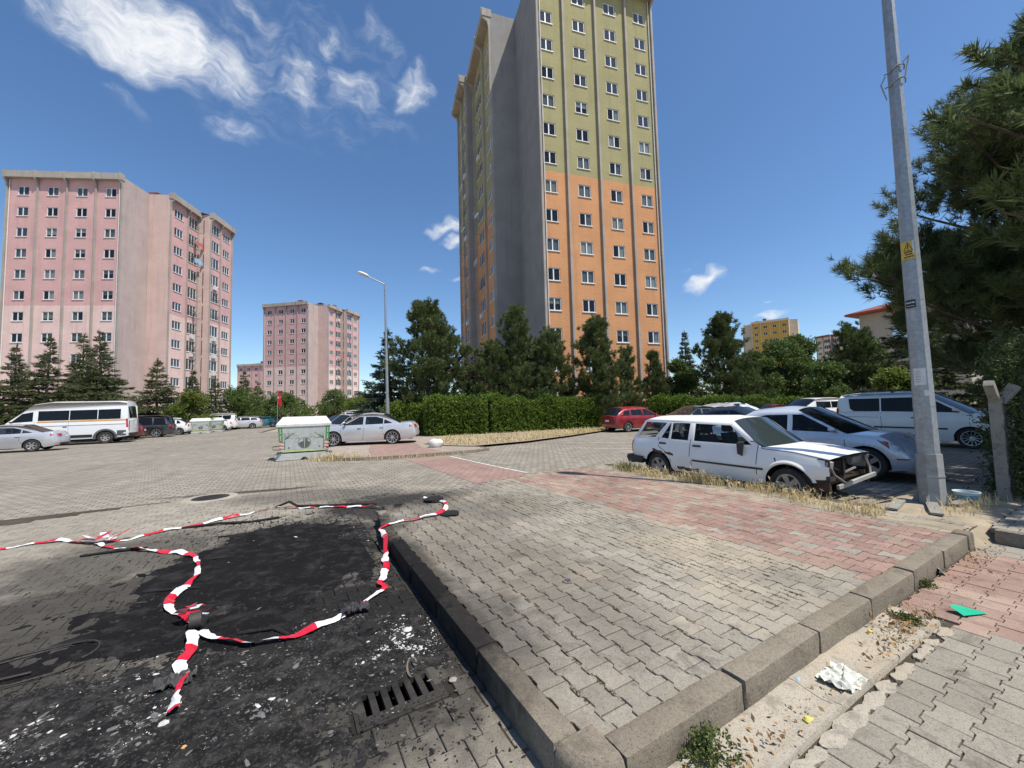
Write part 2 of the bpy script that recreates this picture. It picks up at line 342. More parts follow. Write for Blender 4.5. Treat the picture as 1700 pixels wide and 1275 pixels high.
M_road = far_paver_mat('road_pavers_far', (0.245, 0.218, 0.175), (0.35, 0.315, 0.26), (0.105, 0.09, 0.07), soot=0.95)
M_walkfar = far_paver_mat('walk_pavers_far', (0.36, 0.30, 0.245), (0.42, 0.35, 0.29), (0.2, 0.17, 0.13))
M_redfar = far_paver_mat('red_pavers_far', (0.31, 0.20, 0.165), (0.37, 0.25, 0.21), (0.19, 0.14, 0.11))

DRAIN = [(0.31, 2.12), (0.78, 2.12), (0.78, 2.53), (0.31, 2.53)]
def sheet(name, pts, z, m, kind='structure', parent=None, st=True, hole=False):
    mb = MB(); P = [ST(*p, z) if st else (p[0], p[1], z) for p in pts]
    if hole:                                             # open over the storm drain
        H = [ST(*p, z) for p in DRAIN]; tr = tessellate_polygon([[Vector(p) for p in P], [Vector(p) for p in H]]); mb.add(P + H, tr)
    else: mb.add(P, [tuple(range(len(P)))])
    o = mb.build(name, m, parent); 
    if kind: o['kind'] = kind
    return o
sheet('ground', [(-1500, -1500), (1500, -1500), (1500, 1500), (-1500, 1500)], -0.09, M_soil, st=False, hole=True)
road = sheet('road', [(-13, -14), (40, -14), (40, 19.5), (-2, 40), (2, 75), (-13, 75)], -0.016, M_road, hole=True)

# ---- interlocking pavers
PL, PP, PD, GAP, BEV = 0.182, 0.148, 0.0105, 0.0082, 0.003
US = [0, .2, .3, .7, .8, 1]; OFF = [PD, PD, -PD, -PD, PD, PD]
def paver_xy(l=PL, p=PP):
    L_ = [(-p / 2 - o + GAP / 2, (u - .5) * (l - GAP)) for u, o in zip(US, OFF)]
    return L_, [(-x, y) for x, y in L_]
def paver_verts(clip=None):
    L_, R_ = paver_xy(); ring = R_ + L_[::-1]            # counter-clockwise
    if clip:
        ring = [(min(max(x, clip[0]), clip[1]), min(max(y, clip[2]), clip[3])) for x, y in ring]
    cx = sum(p[0] for p in ring) / 12; cy = sum(p[1] for p in ring) / 12
    ins = [(x - math.copysign(min(BEV, abs(x - cx)), x - cx), y - math.copysign(min(BEV, abs(y - cy)), y - cy)) for x, y in ring]
    return np.array([(x, y, -0.05) for x, y in ring] + [(x, y, -BEV) for x, y in ring] + [(x, y, 0) for x, y in ins])
PF = [(i, (i + 1) % 12, 12 + (i + 1) % 12, 12 + i) for i in range(12)] + [(12 + i, 12 + (i + 1) % 12, 24 + (i + 1) % 12, 24 + i) for i in range(12)] + \
     [(24 + k, 24 + k + 1, 24 + 10 - k, 24 + 11 - k) for k in range(5)]
PF = np.array(PF)
def in_view(x, y, mx=0.35):
    return y > (0.9 if mx < 1 else 0.2) and abs(x) < (850 / 650 + mx) * y + 0.25
FULL = {}
def lay(region, along, zc, mfun, parent, nmax, test=None, jit=0.0012, seed=1, tilt=.0045, mx=.5):
    """lay pavers over region (s0,s1,t0,t1); columns run along 't' or 's'; nearest nmax become single parts, the others one joined part"""
    rg = np.random.default_rng(seed); s0, s1, t0, t1 = region; items = []
    if along == 't': a0, a1, b0, b1 = s0, s1, t0, t1
    else: a0, a1, b0, b1 = -t1, -t0, s0, s1              # local x = -t, local y = s
    ang = _a if along == 't' else _a - math.pi / 2 + math.pi
    for i in range(int((a1 - a0) / PP) + 2):
        xc = a0 + (i + .5) * PP
        for j in range(-1, int((b1 - b0) / PL) + 2):
            yc = b0 + (j + .5 + (0.5 if i % 2 else 0)) * PL
            clip = None
            if xc - PP / 2 - PD < a0 or xc + PP / 2 + PD > a1 or yc - PL / 2 < b0 or yc + PL / 2 > b1:
                clip = (a0 - xc, a1 - xc, b0 - yc, b1 - yc)
                if min(clip[1], PP / 2) - max(clip[0], -PP / 2) < 0.03 or min(clip[3], PL / 2) - max(clip[2], -PL / 2) < 0.03: continue
            s_, t_ = (xc, yc) if along == 't' else (yc, -xc)
            x, y, _ = ST(s_, t_)
            if not in_view(x, y, mx) or (test and not test(s_, t_)): continue
            items.append((x * x + y * y, x, y, clip, s_, t_))
    items.sort(key=lambda q: q[0]); VV = {}; 
    rot0 = ang if along == 't' else _a - math.pi / 2
    for k, (d2, x, y, clip, s_, t_) in enumerate(items):
        m = mfun(s_, t_); z = zc + rg.normal(0, jit); rx, ry, rz = rg.normal(0, tilt), rg.normal(0, tilt), rg.normal(0, .010)
        if along != 't' and clip: clip = (clip[0], clip[1], clip[2], clip[3])
        if k < nmax and abs(x) < 1.36 * y + .1:
            key = (m.name, clip is None)
            if clip is None:
                if key not in FULL: FULL[key] = mesh_np('paver', paver_verts(), PF, m)
                me = FULL[key]
            else: me = mesh_np('paver', paver_verts(clip), PF, m)
            obj('paver', me, parent, (x, y, z), (rx, ry, rot0 + rz))
        else:
            M_ = Matrix.Translation((x, y, z)) @ Matrix.Rotation(rot0 + rz, 4, 'Z') @ Matrix.Rotation(rx, 4, 'X') @ Matrix.Rotation(ry, 4, 'Y')
            A = np.array(M_); v = paver_verts(clip) @ A[:3, :3].T + A[:3, 3]
            VV.setdefault(m.name, [m, []])[1].append(v)
    for nm, (m, l) in VV.items():
        V = np.concatenate(l); Fc = np.concatenate([PF + 36 * q for q in range(len(l))])
        o = obj('pavers', mesh_np('pavers', V, Fc, m), parent); o['kind'] = 'stuff'

# footway corner: outline of the kerb (outer face) in street frame
def arc_pts():
    P = [(0.978, 1.30), (0.978, 2.0), (0.978, 3.0), (0.978, 4.0), (0.978, 4.7)]
    c = [(0.978, 4.7), (0.98, 5.55), (1.25, 6.15), (2.3, 6.6), (3.4, 7.0), (4.6, 7.25), (6.6, 7.3)]
    for i in range(1, len(c)): P.append(c[i])
    return P
KP = arc_pts()
def inside_walk(s, t):
    if t < 1.2 or s < 0.99: return False
    # polyline limits t as function of s past the curve
    lim = np.interp(s, [0.98, 1.05, 1.25, 2.3, 3.4, 4.6, 6.6], [5.3, 5.7, 6.05, 6.5, 6.9, 7.15, 7.2]); return t < lim
ZW = 0.13
walk = sheet('footway', [(1.06, 1.28), (6.9, 1.28), (6.9, 7.25), (4.6, 7.2), (3.4, 6.95), (2.3, 6.55), (1.3, 6.1), (1.06, 5.6)], ZW - 0.022, M_joint)
def walk_m(s, t):
    if s > 3.86 and s < 6.0: return M_red if (math.sin(s * 1291.7 + t * 3737.3) > -0.82) else M_beige
    return M_beige
lay((1.115, 6.6, 1.355, 7.2), 't', ZW, walk_m, walk, 300, inside_walk, seed=3)
def road_m(s, t):
    return M_roadred if 3.95 < s < 5.95 and t < 1.25 else M_roadp
def road_ok(s, t):
    if t < 1.22: 
        return (s > 0.5 and t < 0.93) or (s > 3.95 and t < 1.2) or s <= 0.5
    return s < 0.93 and not (0.33 < s < 0.76 and 2.13 < t < 2.52)
GAP = 0.0058
rp = sheet('side_street', [(-7, -3), (6.40, -3), (6.40, 1.26), (-7, 1.26)], -0.012, M_joint)
lay((-1.2, 6.40, -3.0, 1.2), 's', 0.0, road_m, rp, 170, road_ok, seed=5, mx=2.2)
rp2 = sheet('main_street_pavers_bed', [(-7, 1.26), (0.93, 1.26), (0.93, 9.5), (-7, 9.5)], -0.0125, M_joint, hole=True)
lay((-6.0, 0.93, 1.2, 9.5), 's', 0.0, lambda s, t: M_roadp, rp2, 130, lambda s, t: road_ok(s, t) and math.hypot(*ST(s, t)[:2]) < 9.6, jit=0.001, seed=6, tilt=.003)
rp2.name = 'main_street'

# ---- kerb stones
def rough_box(lo, hi, ch=0.02, amp=0.004, n=(10, 3, 3), seed=0, freq=9.0):
    """box with rounded, chipped edges: subdivided surface pushed by noise"""
    mb = MB(); c = [(a + b) / 2 for a, b in zip(lo, hi)]; h = [(b - a) / 2 for a, b in zip(lo, hi)]
    pts = {}; V = []; Fc = []
    def vid(i, j, k):
        if (i, j, k) in pts: return pts[(i, j, k)]
        p = Vector([-1 + 2 * q / m for q, m in zip((i, j, k), n)])
        w = Vector([p[a] * h[a] for a in range(3)])
        inn = Vector([max(-(h[a] - ch), min(h[a] - ch, w[a])) for a in range(3)]); d = w - inn
        if d.length > 1e-6: w = inn + d.normalized() * min(ch, d.length)
        q = w + Vector((seed * 3.1, seed * 1.7, seed)); nz = mnoise.noise(q * freq) * amp + mnoise.noise(q * freq * 4) * amp * .5
        w = w + (w.normalized() * nz); pts[(i, j, k)] = len(V); V.append(tuple(w + Vector(c))); return pts[(i, j, k)]
    for ax in range(3):
        u, v = [(1, 2), (2, 0), (0, 1)][ax]
        for side in (0, n[ax]):
            for a in range(n[u]):
                for b in range(n[v]):
                    def co(da, db):
                        q = [0, 0, 0]; q[ax] = side; q[u] = a + da; q[v] = b + db; return vid(*q)
                    f = (co(0, 0), co(1, 0), co(1, 1), co(0, 1)); Fc.append(f if side else f[::-1])
    mb.add(V, Fc); return mb
KW = 0.135; KH = 0.145
def kerb_line(parent, p, q, lens, z=0.0, h=KH, w=KW, side=1, seed=0, name='kerb_stone'):
    """stones from p to q (street frame), body on the left side of p->q when side=1"""
    P0 = Vector(ST(*p)); P1 = Vector(ST(*q)); d = (P1 - P0); L_ = d.length; d.normalize(); ang = math.atan2(d.y, d.x); u = 0; k = 0
    while u < L_ - 0.05:
        l = min(lens * (1 + 0.06 * math.sin(k * 2.3 + seed)), L_ - u)
        mb = rough_box((0.004, 0 if side > 0 else -w, -0.1), (l - 0.006, w if side > 0 else 0, h), 0.018, 0.010, (20, 5, 6), seed * 10 + k)
        o = mb.build(name, M_kerb, parent, tuple(P0 + d * u + Vector((0, 0, z))) , (random.uniform(-.03, .03), random.uniform(-.012, .012), ang + random.uniform(-.014, .014)), smooth=60)
        u += l; k += 1
kerb = empty('kerb', ST(1.0, 1.25), 0, kind='structure'); kerb.location = (0, 0, 0)
kerb_line(kerb, (0.978, 1.42), (0.978, 4.75), 0.74, seed=1, side=-1)
kerb_line(kerb, (0.978, 4.75), (1.08, 5.55), 0.42, seed=2, side=-1)
kerb_line(kerb, (1.08, 5.55), (1.45, 6.15), 0.40, seed=3, side=-1, z=-0.01)
kerb_line(kerb, (1.45, 6.15), (2.5, 6.62), 0.55, seed=4, side=-1, z=-0.045)
kerb_line(kerb, (2.5, 6.62), (4.6, 7.27), 0.7, seed=5, side=-1, z=-0.10)
kerb_line(kerb, (4.6, 7.27), (6.7, 7.33), 0.7, seed=6, side=-1, z=-0.11)
kerb_line(kerb, (1.18, 1.218), (6.18, 1.218), 0.80, seed=7)
# rounded corner stone at the tip
cs = MB(); prof = []
for zz, ins in ((-0.1, 0), (0.10, 0), (0.132, 0.012), (0.145, 0.035)):
    row = [ST(0.978 + ins, 1.42, zz)]
    for k in range(7):
        a = math.pi + k * math.pi / 12; row.append(ST(0.978 + 0.20 + (0.20 - ins) * math.cos(a), 1.218 + 0.20 + (0.20 - ins) * math.sin(a), zz))
    row.append(ST(1.18, 1.218 + ins, zz)); prof.append(row)
cs.grid(prof); cs.add(prof[-1] + [ST(1.18, 1.42, 0.146)], [tuple(range(len(prof[-1]) + 1))])
cs.build('kerb_stone', M_kerb, kerb, smooth=50, recalc=True)
# gutter with a raised lip
g = MB(); rows = []
prof = [(1.222, 0.008), (1.19, 0.012), (1.12, 0.001), (1.06, -0.005), (1.012, 0.002), (1.006, 0.017), (0.972, 0.018), (0.962, -0.02)]
for k in range(0, 23):
    s = 0.95 + k * (3.9 - 0.95) / 22
    rows.append([ST(s, t + 0.006 * math.sin(3 * s), z + 0.003 * math.sin(9 * s + 20 * t)) for t, z in prof])
g.grid(rows)
gut = empty('gutter', (0, 0, 0), kind='structure'); 
for q in range(4):
    gg = MB(); gg.grid([[(x, y, z + 0.0025 * ((q * 7) % 3 - 1)) for x, y, z in r_] for r_ in rows[int(q * 5.5):int(q * 5.5) + 7]])
    gg.build('gutter_stone', M_gutter, gut, smooth=40, recalc=True)
# ragged mortar patches beside the lip
for q in range(26):
    s = 1.1 + q * 0.108 + random.uniform(-.05, .05); r_ = random.uniform(0.035, 0.085); mb = MB(); n = 13
    ring = [(s + r_ * 1.3 * math.cos(2 * math.pi * k / n) * random.uniform(.7, 1.2), 0.92 + r_ * 0.55 * math.sin(2 * math.pi * k / n) * random.uniform(.7, 1.3)) for k in range(n)]
    mb.add([ST(s, 0.93, 0.0055)] + [ST(a, b, 0.0025) for a, b in ring] + [ST(a, b, -0.02) for a, b in ring], [(0, 1 + k, 1 + (k + 1) % n) for k in range(n)] + [(1 + k, 1 + n + k, 1 + n + (k + 1) % n, 1 + (k + 1) % n) for k in range(n)])
    mb.build('mortar_patch', M_gutter, gut, recalc=True)

# second footway across the side street
GAP = 0.0095
walk2 = sheet('corner_footway', [(6.6, -4), (12, -4), (12, 1.2), (6.6, 1.2)], 0.10, M_joint)
lay((6.62, 9.6, -3.0, 1.2), 't', 0.118, lambda s, t: M_beige, walk2, 60, seed=11, mx=2.2)
k2 = empty('corner_kerb', (0, 0, 0), kind='structure')
kerb_line(k2, (6.47, -3.1), (6.50, 1.15), 0.75, seed=9, side=-1, h=0.13)
# parking court and dusty strip under the wagon
def mound(name, s0, s1, t0, t1, zf, res=.05, m=None):
    P = []; ns, nt_ = int((s1 - s0) / res), int((t1 - t0) / res)
    for i in range(ns + 1):
        row = []
        for j in range(nt_ + 1):
            s, t = s0 + (s1 - s0) * i / ns, t0 + (t1 - t0) * j / nt_; z = zf(s, t) + .018 * mnoise.noise(Vector((s * 3, t * 3, 0))) + .010 * mnoise.noise(Vector((s * 11, t * 11, 1)))
            row.append(ST(s, t, z))
        P.append(row)
    mb = MB(); mb.grid(P); o = mb.build(name, m or M_soil, smooth=60); o['kind'] = 'structure'; return o
def sm(a, b, x): x = min(1, max(0, (x - a) / (b - a))); return x * x * (3 - 2 * x)
mound('dirt_strip', 6.0, 7.25, 1.3, 7.4, lambda s, t: -.03 + .16 * sm(6.02, 6.12, s) * (1 - sm(6.38, 6.66, s)) * (1 - sm(7.1, 7.35, t)))
mound('dirt_corner', 6.05, 9.6, 1.10, 2.6, lambda s, t: -.03 + .145 * sm(6.1, 6.3, s) * (1 - sm(2.15, 2.55, t)) * sm(1.12, 1.30, t) + (.10 if s > 6.65 else 0) * (1 - sm(1.12, 1.30, t)))

# far pavement with the bin and the silver saloon
fp_pts = [(-6.0, 13.3), (-5.6, 12.66), (-4.9, 12.62), (-4.15, 12.77), (-3.2, 13.1), (-2.2, 13.6), (-1.3, 14.1), (-0.9, 14.6), (-1.2, 15.2), (-3.0, 16.0), (-3.9, 17.0), (-3.5, 20.5), (-4.5, 23.5), (-10.5, 23.5), (-10.8, 18.6), (-9.4, 16.8), (-7.2, 15.2)]
fpave = sheet('far_pavement', fp_pts, 0.075, M_walkfar, st=False)
sheet('red_walk', [(-4.6, 12.80), (-3.2, 13.2), (-2.3, 13.7), (-3.6, 15.6), (-4.5, 18.0), (-6.5, 18.0), (-5.6, 15.2)], 0.079, M_redfar, st=False)
mb = MB()
for a, b in zip(fp_pts, fp_pts[1:] + fp_pts[:1]): mb.quad((*a, -.05), (*b, -.05), (*b, .0745), (*a, .0745))
mb.build('pavement_edge', M_kerb, fpave)
fk = empty('far_kerb', (0, 0, 0), kind='structure')
for a, b in zip(fp_pts[:8], fp_pts[1:9]):
    n = max(1, round(math.dist(a, b) / 0.7))
    for k in range(n):
        p = [a[0] + (b[0] - a[0]) * k / n, a[1] + (b[1] - a[1]) * k / n]; q = [a[0] + (b[0] - a[0]) * (k + 1) / n, a[1] + (b[1] - a[1]) * (k + 1) / n]
        ln = math.dist(p, q); rough_box((0.003, 0, -.1), (ln - .004, .14, .09), .02, .004, (6, 3, 3), k).build('kerb_stone', M_kerb, fk, (p[0], p[1], 0), (0, 0, math.atan2(q[1] - p[1], q[0] - p[0])), smooth=60)
verge_pts = [(-3.7, 16.6), (-1.6, 15.6), (0.6, 17.2), (3.0, 20.0), (6.2, 24.2), (6.5, 27.5), (-6, 26), (-3.4, 19)]
sheet('verge', verge_pts, 0.082, M_soil, st=False)
# red walk across the access road, its white edge line and other painted lines
sheet('red_crossing', [(3.45, 7.6), (4.95, 7.55), (4.7, 12.6), (3.3, 12.7)], -0.011, M_redfar)
M_paint = mat('worn_white_paint', (0.62, 0.60, 0.55), 0.8, var=0.2, scale=8, dirt=(0.3, 0.27, 0.22), dirt_amt=0.9, dscale=6)
def line(pts, wd, z=-0.006, name='road_marking'):
    mb = MB()
    for a, b in zip(pts[:-1], pts[1:]):
        a = Vector((*a, z)); b = Vector((*b, z)); n = (b - a).cross(Vector((0, 0, 1))).normalized() * wd / 2; mb.quad(a - n, b - n, b + n, a + n)
    o = mb.build(name, M_paint, recalc=True); o['kind'] = 'structure'; return o
line([ST(4.98, 8.0)[:2], ST(4.85, 9.7)[:2], ST(4.72, 12.4)[:2]], 0.07)
line([(2.9, 14.3), (4.6, 13.8)], 0.07); line([(2.2, 16.8), (5.0, 16.0)], 0.07)
line([(-23.5, 22.0), (-21.97, 23.84), (-17.36, 28.92), (-14, 32.8)], 0.10)
M_iron = mat('cast_iron', (0.045, 0.04, 0.035), 0.6, metal=0.4, var=0.3, bump=0.5, bscale=60, dirt=(0.1, 0.06, 0.04), dirt_amt=0.6)
# manhole: concrete ring, iron lid
mh = empty('manhole', (-5.76, 7.52, 0), 0.2, 'round iron manhole cover with pale concrete ring in the sooty street', 'manhole')
mb = MB(); mb.lathe([(0.30, -0.01), (0.30, 0.004), (0.42, 0.006), (0.44, -0.01)], 32); mb.build('concrete_ring', M_gutter, mh, smooth=40)
mb = MB(); mb.lathe([(0.0, 0.004), (0.29, 0.004), (0.295, -0.01)], 32)
for i in range(-3, 4):
    for j in range(-3, 4):
        if math.hypot(i, j) < 3.4: mb.box((i * .07 - .02, j * .07 - .02, 0.003), (i * .07 + .02, j * .07 + .02, 0.009), 0)
mb.build('lid', M_iron, mh)
# storm drain with slotted grate
dr = empty('drain_grate', ST(0.545, 2.325, 0), _a, 'sooty slotted iron drain grate beside the burnt kerb', 'drain')
M_grate = stone_mat('sooty_grate', ((.10, .09, .076), (.14, .125, .105), (.06, .054, .047)), soot=0.85)
mb = MB(); mb.box((-.235, -.205, -.4), (-.215, .205, -.003)); mb.box((.215, -.205, -.4), (.235, .205, -.003)); mb.box((-.215, -.205, -.4), (.215, -.185, -.003)); mb.box((-.215, .185, -.4), (.215, .205, -.003)); mb.box((-.235, -.205, -.42), (.235, .205, -.4))
mb.build('frame', M_grate, dr)
mb = MB(); mb.box((-.213, .045, -.03), (.213, .183, -.001)); mb.box((-.213, -.183, -.03), (.213, -.125, -.001))
for k in range(7):
    x = -.213 + k * .0653; mb.box((x, -.125, -.03), (x + .034, .045, -.001))
mb.build('grate', M_grate, dr)
# ================================================================== BUILDINGS
def plaster(name, col, var=0.07, course=0.0, stain=0.25):
    """painted render with faint block coursing, rain streaks and blotches"""
    m, t, b = new_mat(name); P = pos_of(t); x, y, z = t.sep(P)
    c = t.mix(t.mrange(t.noise(P, 0.5, 6, 0.6), 0.3, 0.7), tuple(v * (1 - var) for v in col), tuple(v * (1 + var) for v in col))
    strk = t.noise(t.comb(t.math('MULTIPLY', x, 2.2), t.math('MULTIPLY', y, 2.2), t.math('MULTIPLY', z, 0.12)), 1.0, 5, 0.65)
    c = t.mix(t.mrange(strk, 0.50, 0.72, 0, stain * 1.4), c, tuple(v * 0.6 for v in col))
    hrz = t.noise(t.comb(t.math('MULTIPLY', x, 0.9), t.math('MULTIPLY', y, 0.9), t.math('MULTIPLY', z, 7.0)), 1.0, 5, 0.7)
    c = t.mix(t.mrange(hrz, 0.45, 0.75, 0, 0.3), c, tuple(v * 0.8 for v in col))
    c = t.mix(t.mrange(t.noise(P, 9, 5, 0.7), 0.5, 0.8, 0, 0.3), c, tuple(min(1, v * 1.25) for v in col))
    t.inp(b.inputs['Base Color'], c); b.inputs['Roughness'].default_value = 0.9; b.inputs['Specular IOR Level'].default_value = 0.2
    bn = t.new('ShaderNodeBump'); bn.inputs['Strength'].default_value = 0.5; bn.inputs['Distance'].default_value = 0.03
    t.inp(bn.inputs['Height'], t.math('ADD', hrz, t.noise(P, 14, 4))); t.l.new(bn.outputs[0], b.inputs['Normal']); return m
M_concrete = plaster('raw_concrete', (0.37, 0.335, 0.295), 0.12, stain=0.4)
M_greywall = plaster('grey_wall', (0.27, 0.258, 0.245), 0.08)
M_green = plaster('olive_wall', (0.335, 0.305, 0.155)); M_orange = plaster('orange_wall', (0.57, 0.285, 0.135))
M_pinkd = plaster('rose_wall', (0.59, 0.36, 0.345)); M_pinkl = plaster('pale_pink_wall', (0.71, 0.52, 0.475))
M_pinkg = plaster('pink_blank_wall', (0.45, 0.365, 0.34)); M_pinkb = plaster('light_pink_blank', (0.60, 0.44, 0.39))
M_white = mat('white_upvc', (0.72, 0.72, 0.71), 0.4, var=0.05)
M_sill = mat('window_sill', (0.45, 0.42, 0.38), 0.8, var=0.1)
M_pane = glass_mat('house_glass', (0.035, 0.045, 0.055), 0.38, 0.04)
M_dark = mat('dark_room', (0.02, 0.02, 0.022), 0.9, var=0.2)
M_rooft = mat('red_roof', (0.22, 0.075, 0.055), 0.8, var=0.15, bump=0.4, bscale=8)
M_roofd = mat('dark_roofing', (0.09, 0.075, 0.07), 0.8, var=0.15)
CURT = [mat('curtain_%s' % n, c, 0.9, var=0.12, scale=6, objrand=0.15) for n, c in (('white', (0.72, 0.72, 0.69)), ('grey', (0.38, 0.40, 0.40)), ('cream', (0.6, 0.56, 0.47)), ('teal', (0.26, 0.31, 0.31)))]
M_pipe = mat('drainpipe', (0.62, 0.60, 0.57), 0.5, var=0.1)

WMESH = {}
def win_mesh(w, h, n, kind='w'):
    key = (round(w, 2), round(h, 2), n)
    if key in WMESH: return WMESH[key]
    fr = MB(); t = 0.07; y0, y1 = -0.11, -0.05       # local: x along wall, y outward (+), z up; origin bottom centre of opening
    fr.box((-w / 2, y0, 0), (w / 2, y1, t)); fr.box((-w / 2, y0, h - t), (w / 2, y1, h)); fr.box((-w / 2, y0, t), (-w / 2 + t, y1, h - t)); fr.box((w / 2 - t, y0, t), (w / 2, y1, h - t))
    for k in range(1, n):
        x = -w / 2 + w * k / n; fr.box((x - .055, y0, t), (x + .055, y1 - .002, h - t))
    f = fr.mesh('window', [M_white])
    sl_ = MB(); sl_.box((-w / 2 - .06, -0.05, -0.07), (w / 2 + .06, 0.07, -0.002)); sm = sl_.mesh('sill', [M_white if random.random() < 1 else M_sill])
    pa = MB(); pa.quad((-w / 2 + t, -.085, t), (w / 2 - t, -.085, t), (w / 2 - t, -.085, h - t), (-w / 2 + t, -.085, h - t)); pm = pa.mesh('pane', [M_pane])
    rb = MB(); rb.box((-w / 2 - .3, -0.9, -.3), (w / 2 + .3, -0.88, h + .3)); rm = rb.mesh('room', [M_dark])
    cu = {}
    for q, (a, b_) in enumerate(((-1, 1), (-1, 0.1), (0.0, 1), (-1, -.3))):
        c = MB(); rows = [[], []]
        for k in range(13):
            x = (a + (b_ - a) * k / 12) * (w / 2 - .03); yy = -0.135 + 0.02 * math.sin(k * 2.2); rows[0].append((x, yy, 0.0)); rows[1].append((x, yy, h))
        c.grid(rows); cu[q] = [c.mesh('curtain', [m_]) for m_ in CURT]
    for q, fz in ((4, .45), (5, .75)):
        c = MB(); c.quad((-w / 2, -.13, h * (1 - fz)), (w / 2, -.13, h * (1 - fz)), (w / 2, -.13, h), (-w / 2, -.13, h)); cu[q] = [c.mesh('blind', [m_]) for m_ in CURT]
    WMESH[key] = (f, sm, pm, rm, cu); return WMESH[key]
def place_window(root, origin, nrm, w, h, n, detail=True, sill=True):
    f, sm, pm, rm, cu = win_mesh(w, h, n); rz = math.atan2(nrm[0], -nrm[1]) + math.pi   # local +y -> outward
    o = obj('window', f, root, origin, (0, 0, rz))
    obj('pane', pm, o)
    if detail:
        obj('room', rm, o)
        if sill: obj('sill', sm, o)
        r = random.random()
        if r < 0.78: obj('curtain', cu[random.choice((0, 0, 0, 1, 2, 3, 4, 4, 5))][random.choice((0, 0, 1, 1, 2, 3, 3))], o)
    return o
def wall(mb, p0, p1, zb, zt, ops, bands, depth=0.14):
    """wall plane with real openings; bands: [(z_split, mat_index below)...] ascending then last index"""
    p0 = Vector(p0); p1 = Vector(p1); d = p1 - p0; L_ = d.length; d.normalize(); n = Vector((d.y, -d.x))
    def pt(u, z, o=0.0): q = p0 + d * u - n * o; return (q.x, q.y, z)
    us = sorted({0.0, L_, *[round(a, 4) for o in ops for a in o[:2]]}); zs = sorted({zb, zt, *[b for b, _ in bands[:-1] if zb < b < zt], *[round(a, 4) for o in ops for a in o[2:4]]})
    def mi(z):
        for b, k in bands[:-1]:
            if z < b: return k
        return bands[-1][1]
    for i in range(len(us) - 1):
        for j in range(len(zs) - 1):
            uc, zc = (us[i] + us[i + 1]) / 2, (zs[j] + zs[j + 1]) / 2
            if any(o[0] < uc < o[1] and o[2] < zc < o[3] for o in ops): continue
            mb.quad(pt(us[i], zs[j]), pt(us[i + 1], zs[j]), pt(us[i + 1], zs[j + 1]), pt(us[i], zs[j + 1]), mi(zc))
    for (u0, u1, z0, z1) in [o[:4] for o in ops]:
        k = mi((z0 + z1) / 2)
        mb.quad(pt(u0, z0), pt(u0, z1), pt(u0, z1, depth), pt(u0, z0, depth), k); mb.quad(pt(u1, z0), pt(u1, z0, depth), pt(u1, z1, depth), pt(u1, z1), k)
        mb.quad(pt(u0, z1), pt(u1, z1), pt(u1, z1, depth), pt(u0, z1, depth), k); mb.quad(pt(u0, z0), pt(u0, z0, depth), pt(u1, z0, depth), pt(u1, z0), k)
    return d, n

